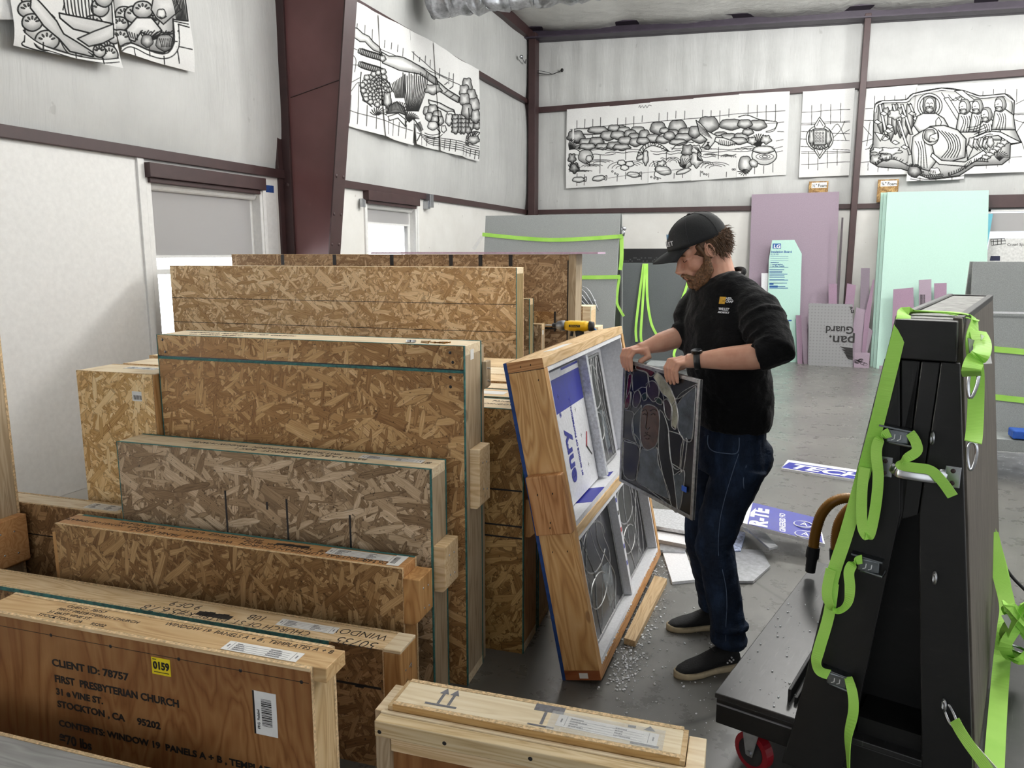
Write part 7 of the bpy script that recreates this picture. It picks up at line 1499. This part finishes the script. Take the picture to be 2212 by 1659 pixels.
# lower right: carabiner with stitched strap, strap bundle, long strap behind
kst('green_strap','stitched lime strap pulled tight from the lowest eye bolt toward the bottom right corner',[(2062,1556,2.17),(2075,1580,2.14),(2095,1610,2.10),(2125,1650,2.04),(2150,1690,1.99)],(1,0,.8),.034)
c=KM@kp(2050,1538,2.185); carab(c,KM.to_3x3()@V((.5,-.5,-.75)),'steel carabiner clipped in the lowest eye bolt at the bottom right',.075)
pbl=[KM@kp(u,v,y) for u,v,y in ((2092,1612,2.09),(2104,1603,2.09),(2160,1665,2.01),(2140,1690,2.01))]; o=MB().prism(pbl,KM.to_3x3()@V((0,-.003,0))).build('strap_tag',PAPER); tag(o,'long white tag along the stitched strap in the bottom right corner','tag')
kst('green_strap','lime strap hanging behind the cart at the right, its lower end running off the bottom',[(2140,1150,3.2),(2160,1240,3.1),(2176,1310,3.0),(2172,1360,2.9),(2164,1430,0,(0,0,1),(0,0,.33)),(2155,1540,0,(0,0,1),(0,0,.285)),(2145,1690,0,(0,0,1),(0,0,.285))],Xd,.062)
kst('green_strap','short lime strap left of the tangled bundle, rising behind the cart edge',[(2135,1130,3.3),(2158,1200,3.3),(2172,1260,3.25),(2180,1330,3.2)],(.8,.6,0),.05)
r=random.Random(12)
P=[kp(2200+32*math.sin(k*1.9),1365+62*math.cos(k*1.25),2.80+.05*math.sin(k*2.3)) for k in range(22)]
kst('strap_bundle','tangled bundle of lime strap at the right edge of the picture',P,[(math.sin(k*.9),math.cos(k*.7),.6*math.cos(k*1.3)) for k in range(22)],.045)
c=KM@kp(2190,1400,2.78); carab(c,V((.8,.1,-.3)),'steel carabiner dangling from the tangled strap bundle')
o=MB().prism([KM@kp(u,v,2.77) for u,v in ((2163,1330),(2176,1326),(2190,1352),(2178,1358))],(0,.001,0)).build('strap_tag',PAPER); tag(o,'white tag on the tangled strap bundle','tag')
o=MB().tube(smooth([KM@kp(u,v,y) for u,v,y in ((2160,1196,3.4),(2172,1225,3.4),(2190,1250,3.4),(2230,1290,3.4))],5),.006,8).build('power_cord',BLK,smooth=True); tag(o,'thin black cord behind the cart at the right edge','cord')
o=MB().tube(smooth([(1.55,5.5,.01),(1.58,5.55,.03),(1.62,5.5,.012),(1.58,5.45,.012)],5),.004,6) if False else None
# hose
n=N('brown_corrugated_hose',.4,0,.5); n.color(n.ramp(n.noise(n.coord(),3,3,.5),[(.3,(132,90,26)),(.7,(172,120,36))])); HOSE=n.m
def hose(pts,lab,tipdir):
    P=smooth(pts,14); c=P[0].copy(); Q=[];R=[]
    L=0; D=[0]
    for i in range(1,len(P)): D.append(D[-1]+(P[i]-P[i-1]).length)
    st=.0045; k=0; i=0; s=0
    while s<D[-1]-.001:
        while D[i+1]<s: i+=1
        t=(s-D[i])/(D[i+1]-D[i]+1e-9); Q.append(P[i].lerp(P[i+1],t)-c); R.append(.0228 if k%2 else .0196); s+=st; k+=1
    o=empty('vacuum_hose',c,0,lab,'hose','vacuum hoses'); MB().tube(Q,R,20).build('corrugated_hose',HOSE,o,smooth=True)
    d=(P[0]-P[2]).normalized(); MB().tube([d*-.02,d*.03,d*.0301,d*.095],[.027,.027,.0225,.0205],22).build('hose_cuff',BLK,o,smooth=False); return o
hy_=3.30
hose([KM@kp(1756,1190,hy_),KM@kp(1762,1150,hy_),KM@kp(1775,1110,hy_),KM@kp(1800,1084,hy_),KM@kp(1835,1076,hy_+.02),KM@kp(1870,1090,hy_+.03),KM@kp(1900,1130,hy_+.02)],'brown corrugated hose arching up behind the cart, black cuff above the deck',None)
hose([KM@kp(1806,1195,3.38),KM@kp(1806,1160,3.38),KM@kp(1815,1125,3.38),KM@kp(1840,1095,3.38),KM@kp(1875,1085,3.38),KM@kp(1905,1110,3.36)],'second brown corrugated hose strand just right of the arching one',None)
# crumbs on the deck
m=MB(); r=random.Random(9)
for k in range(90):
    c=KM@Vector((r.uniform(-.73,-.5),r.uniform(2.24,3.2),ZD)); s=r.choice((.0012,.0018,.0025,.004)); m.ell((c.x,c.y,c.z+s*.5),(s,s,s*.6),None,6,4)
tag(m.build('foam_crumbs',FOAMW),'tiny white foam crumbs sprinkled on the black cart\'s deck','crumbs',kind='stuff')
bpy.context.view_layer.update()
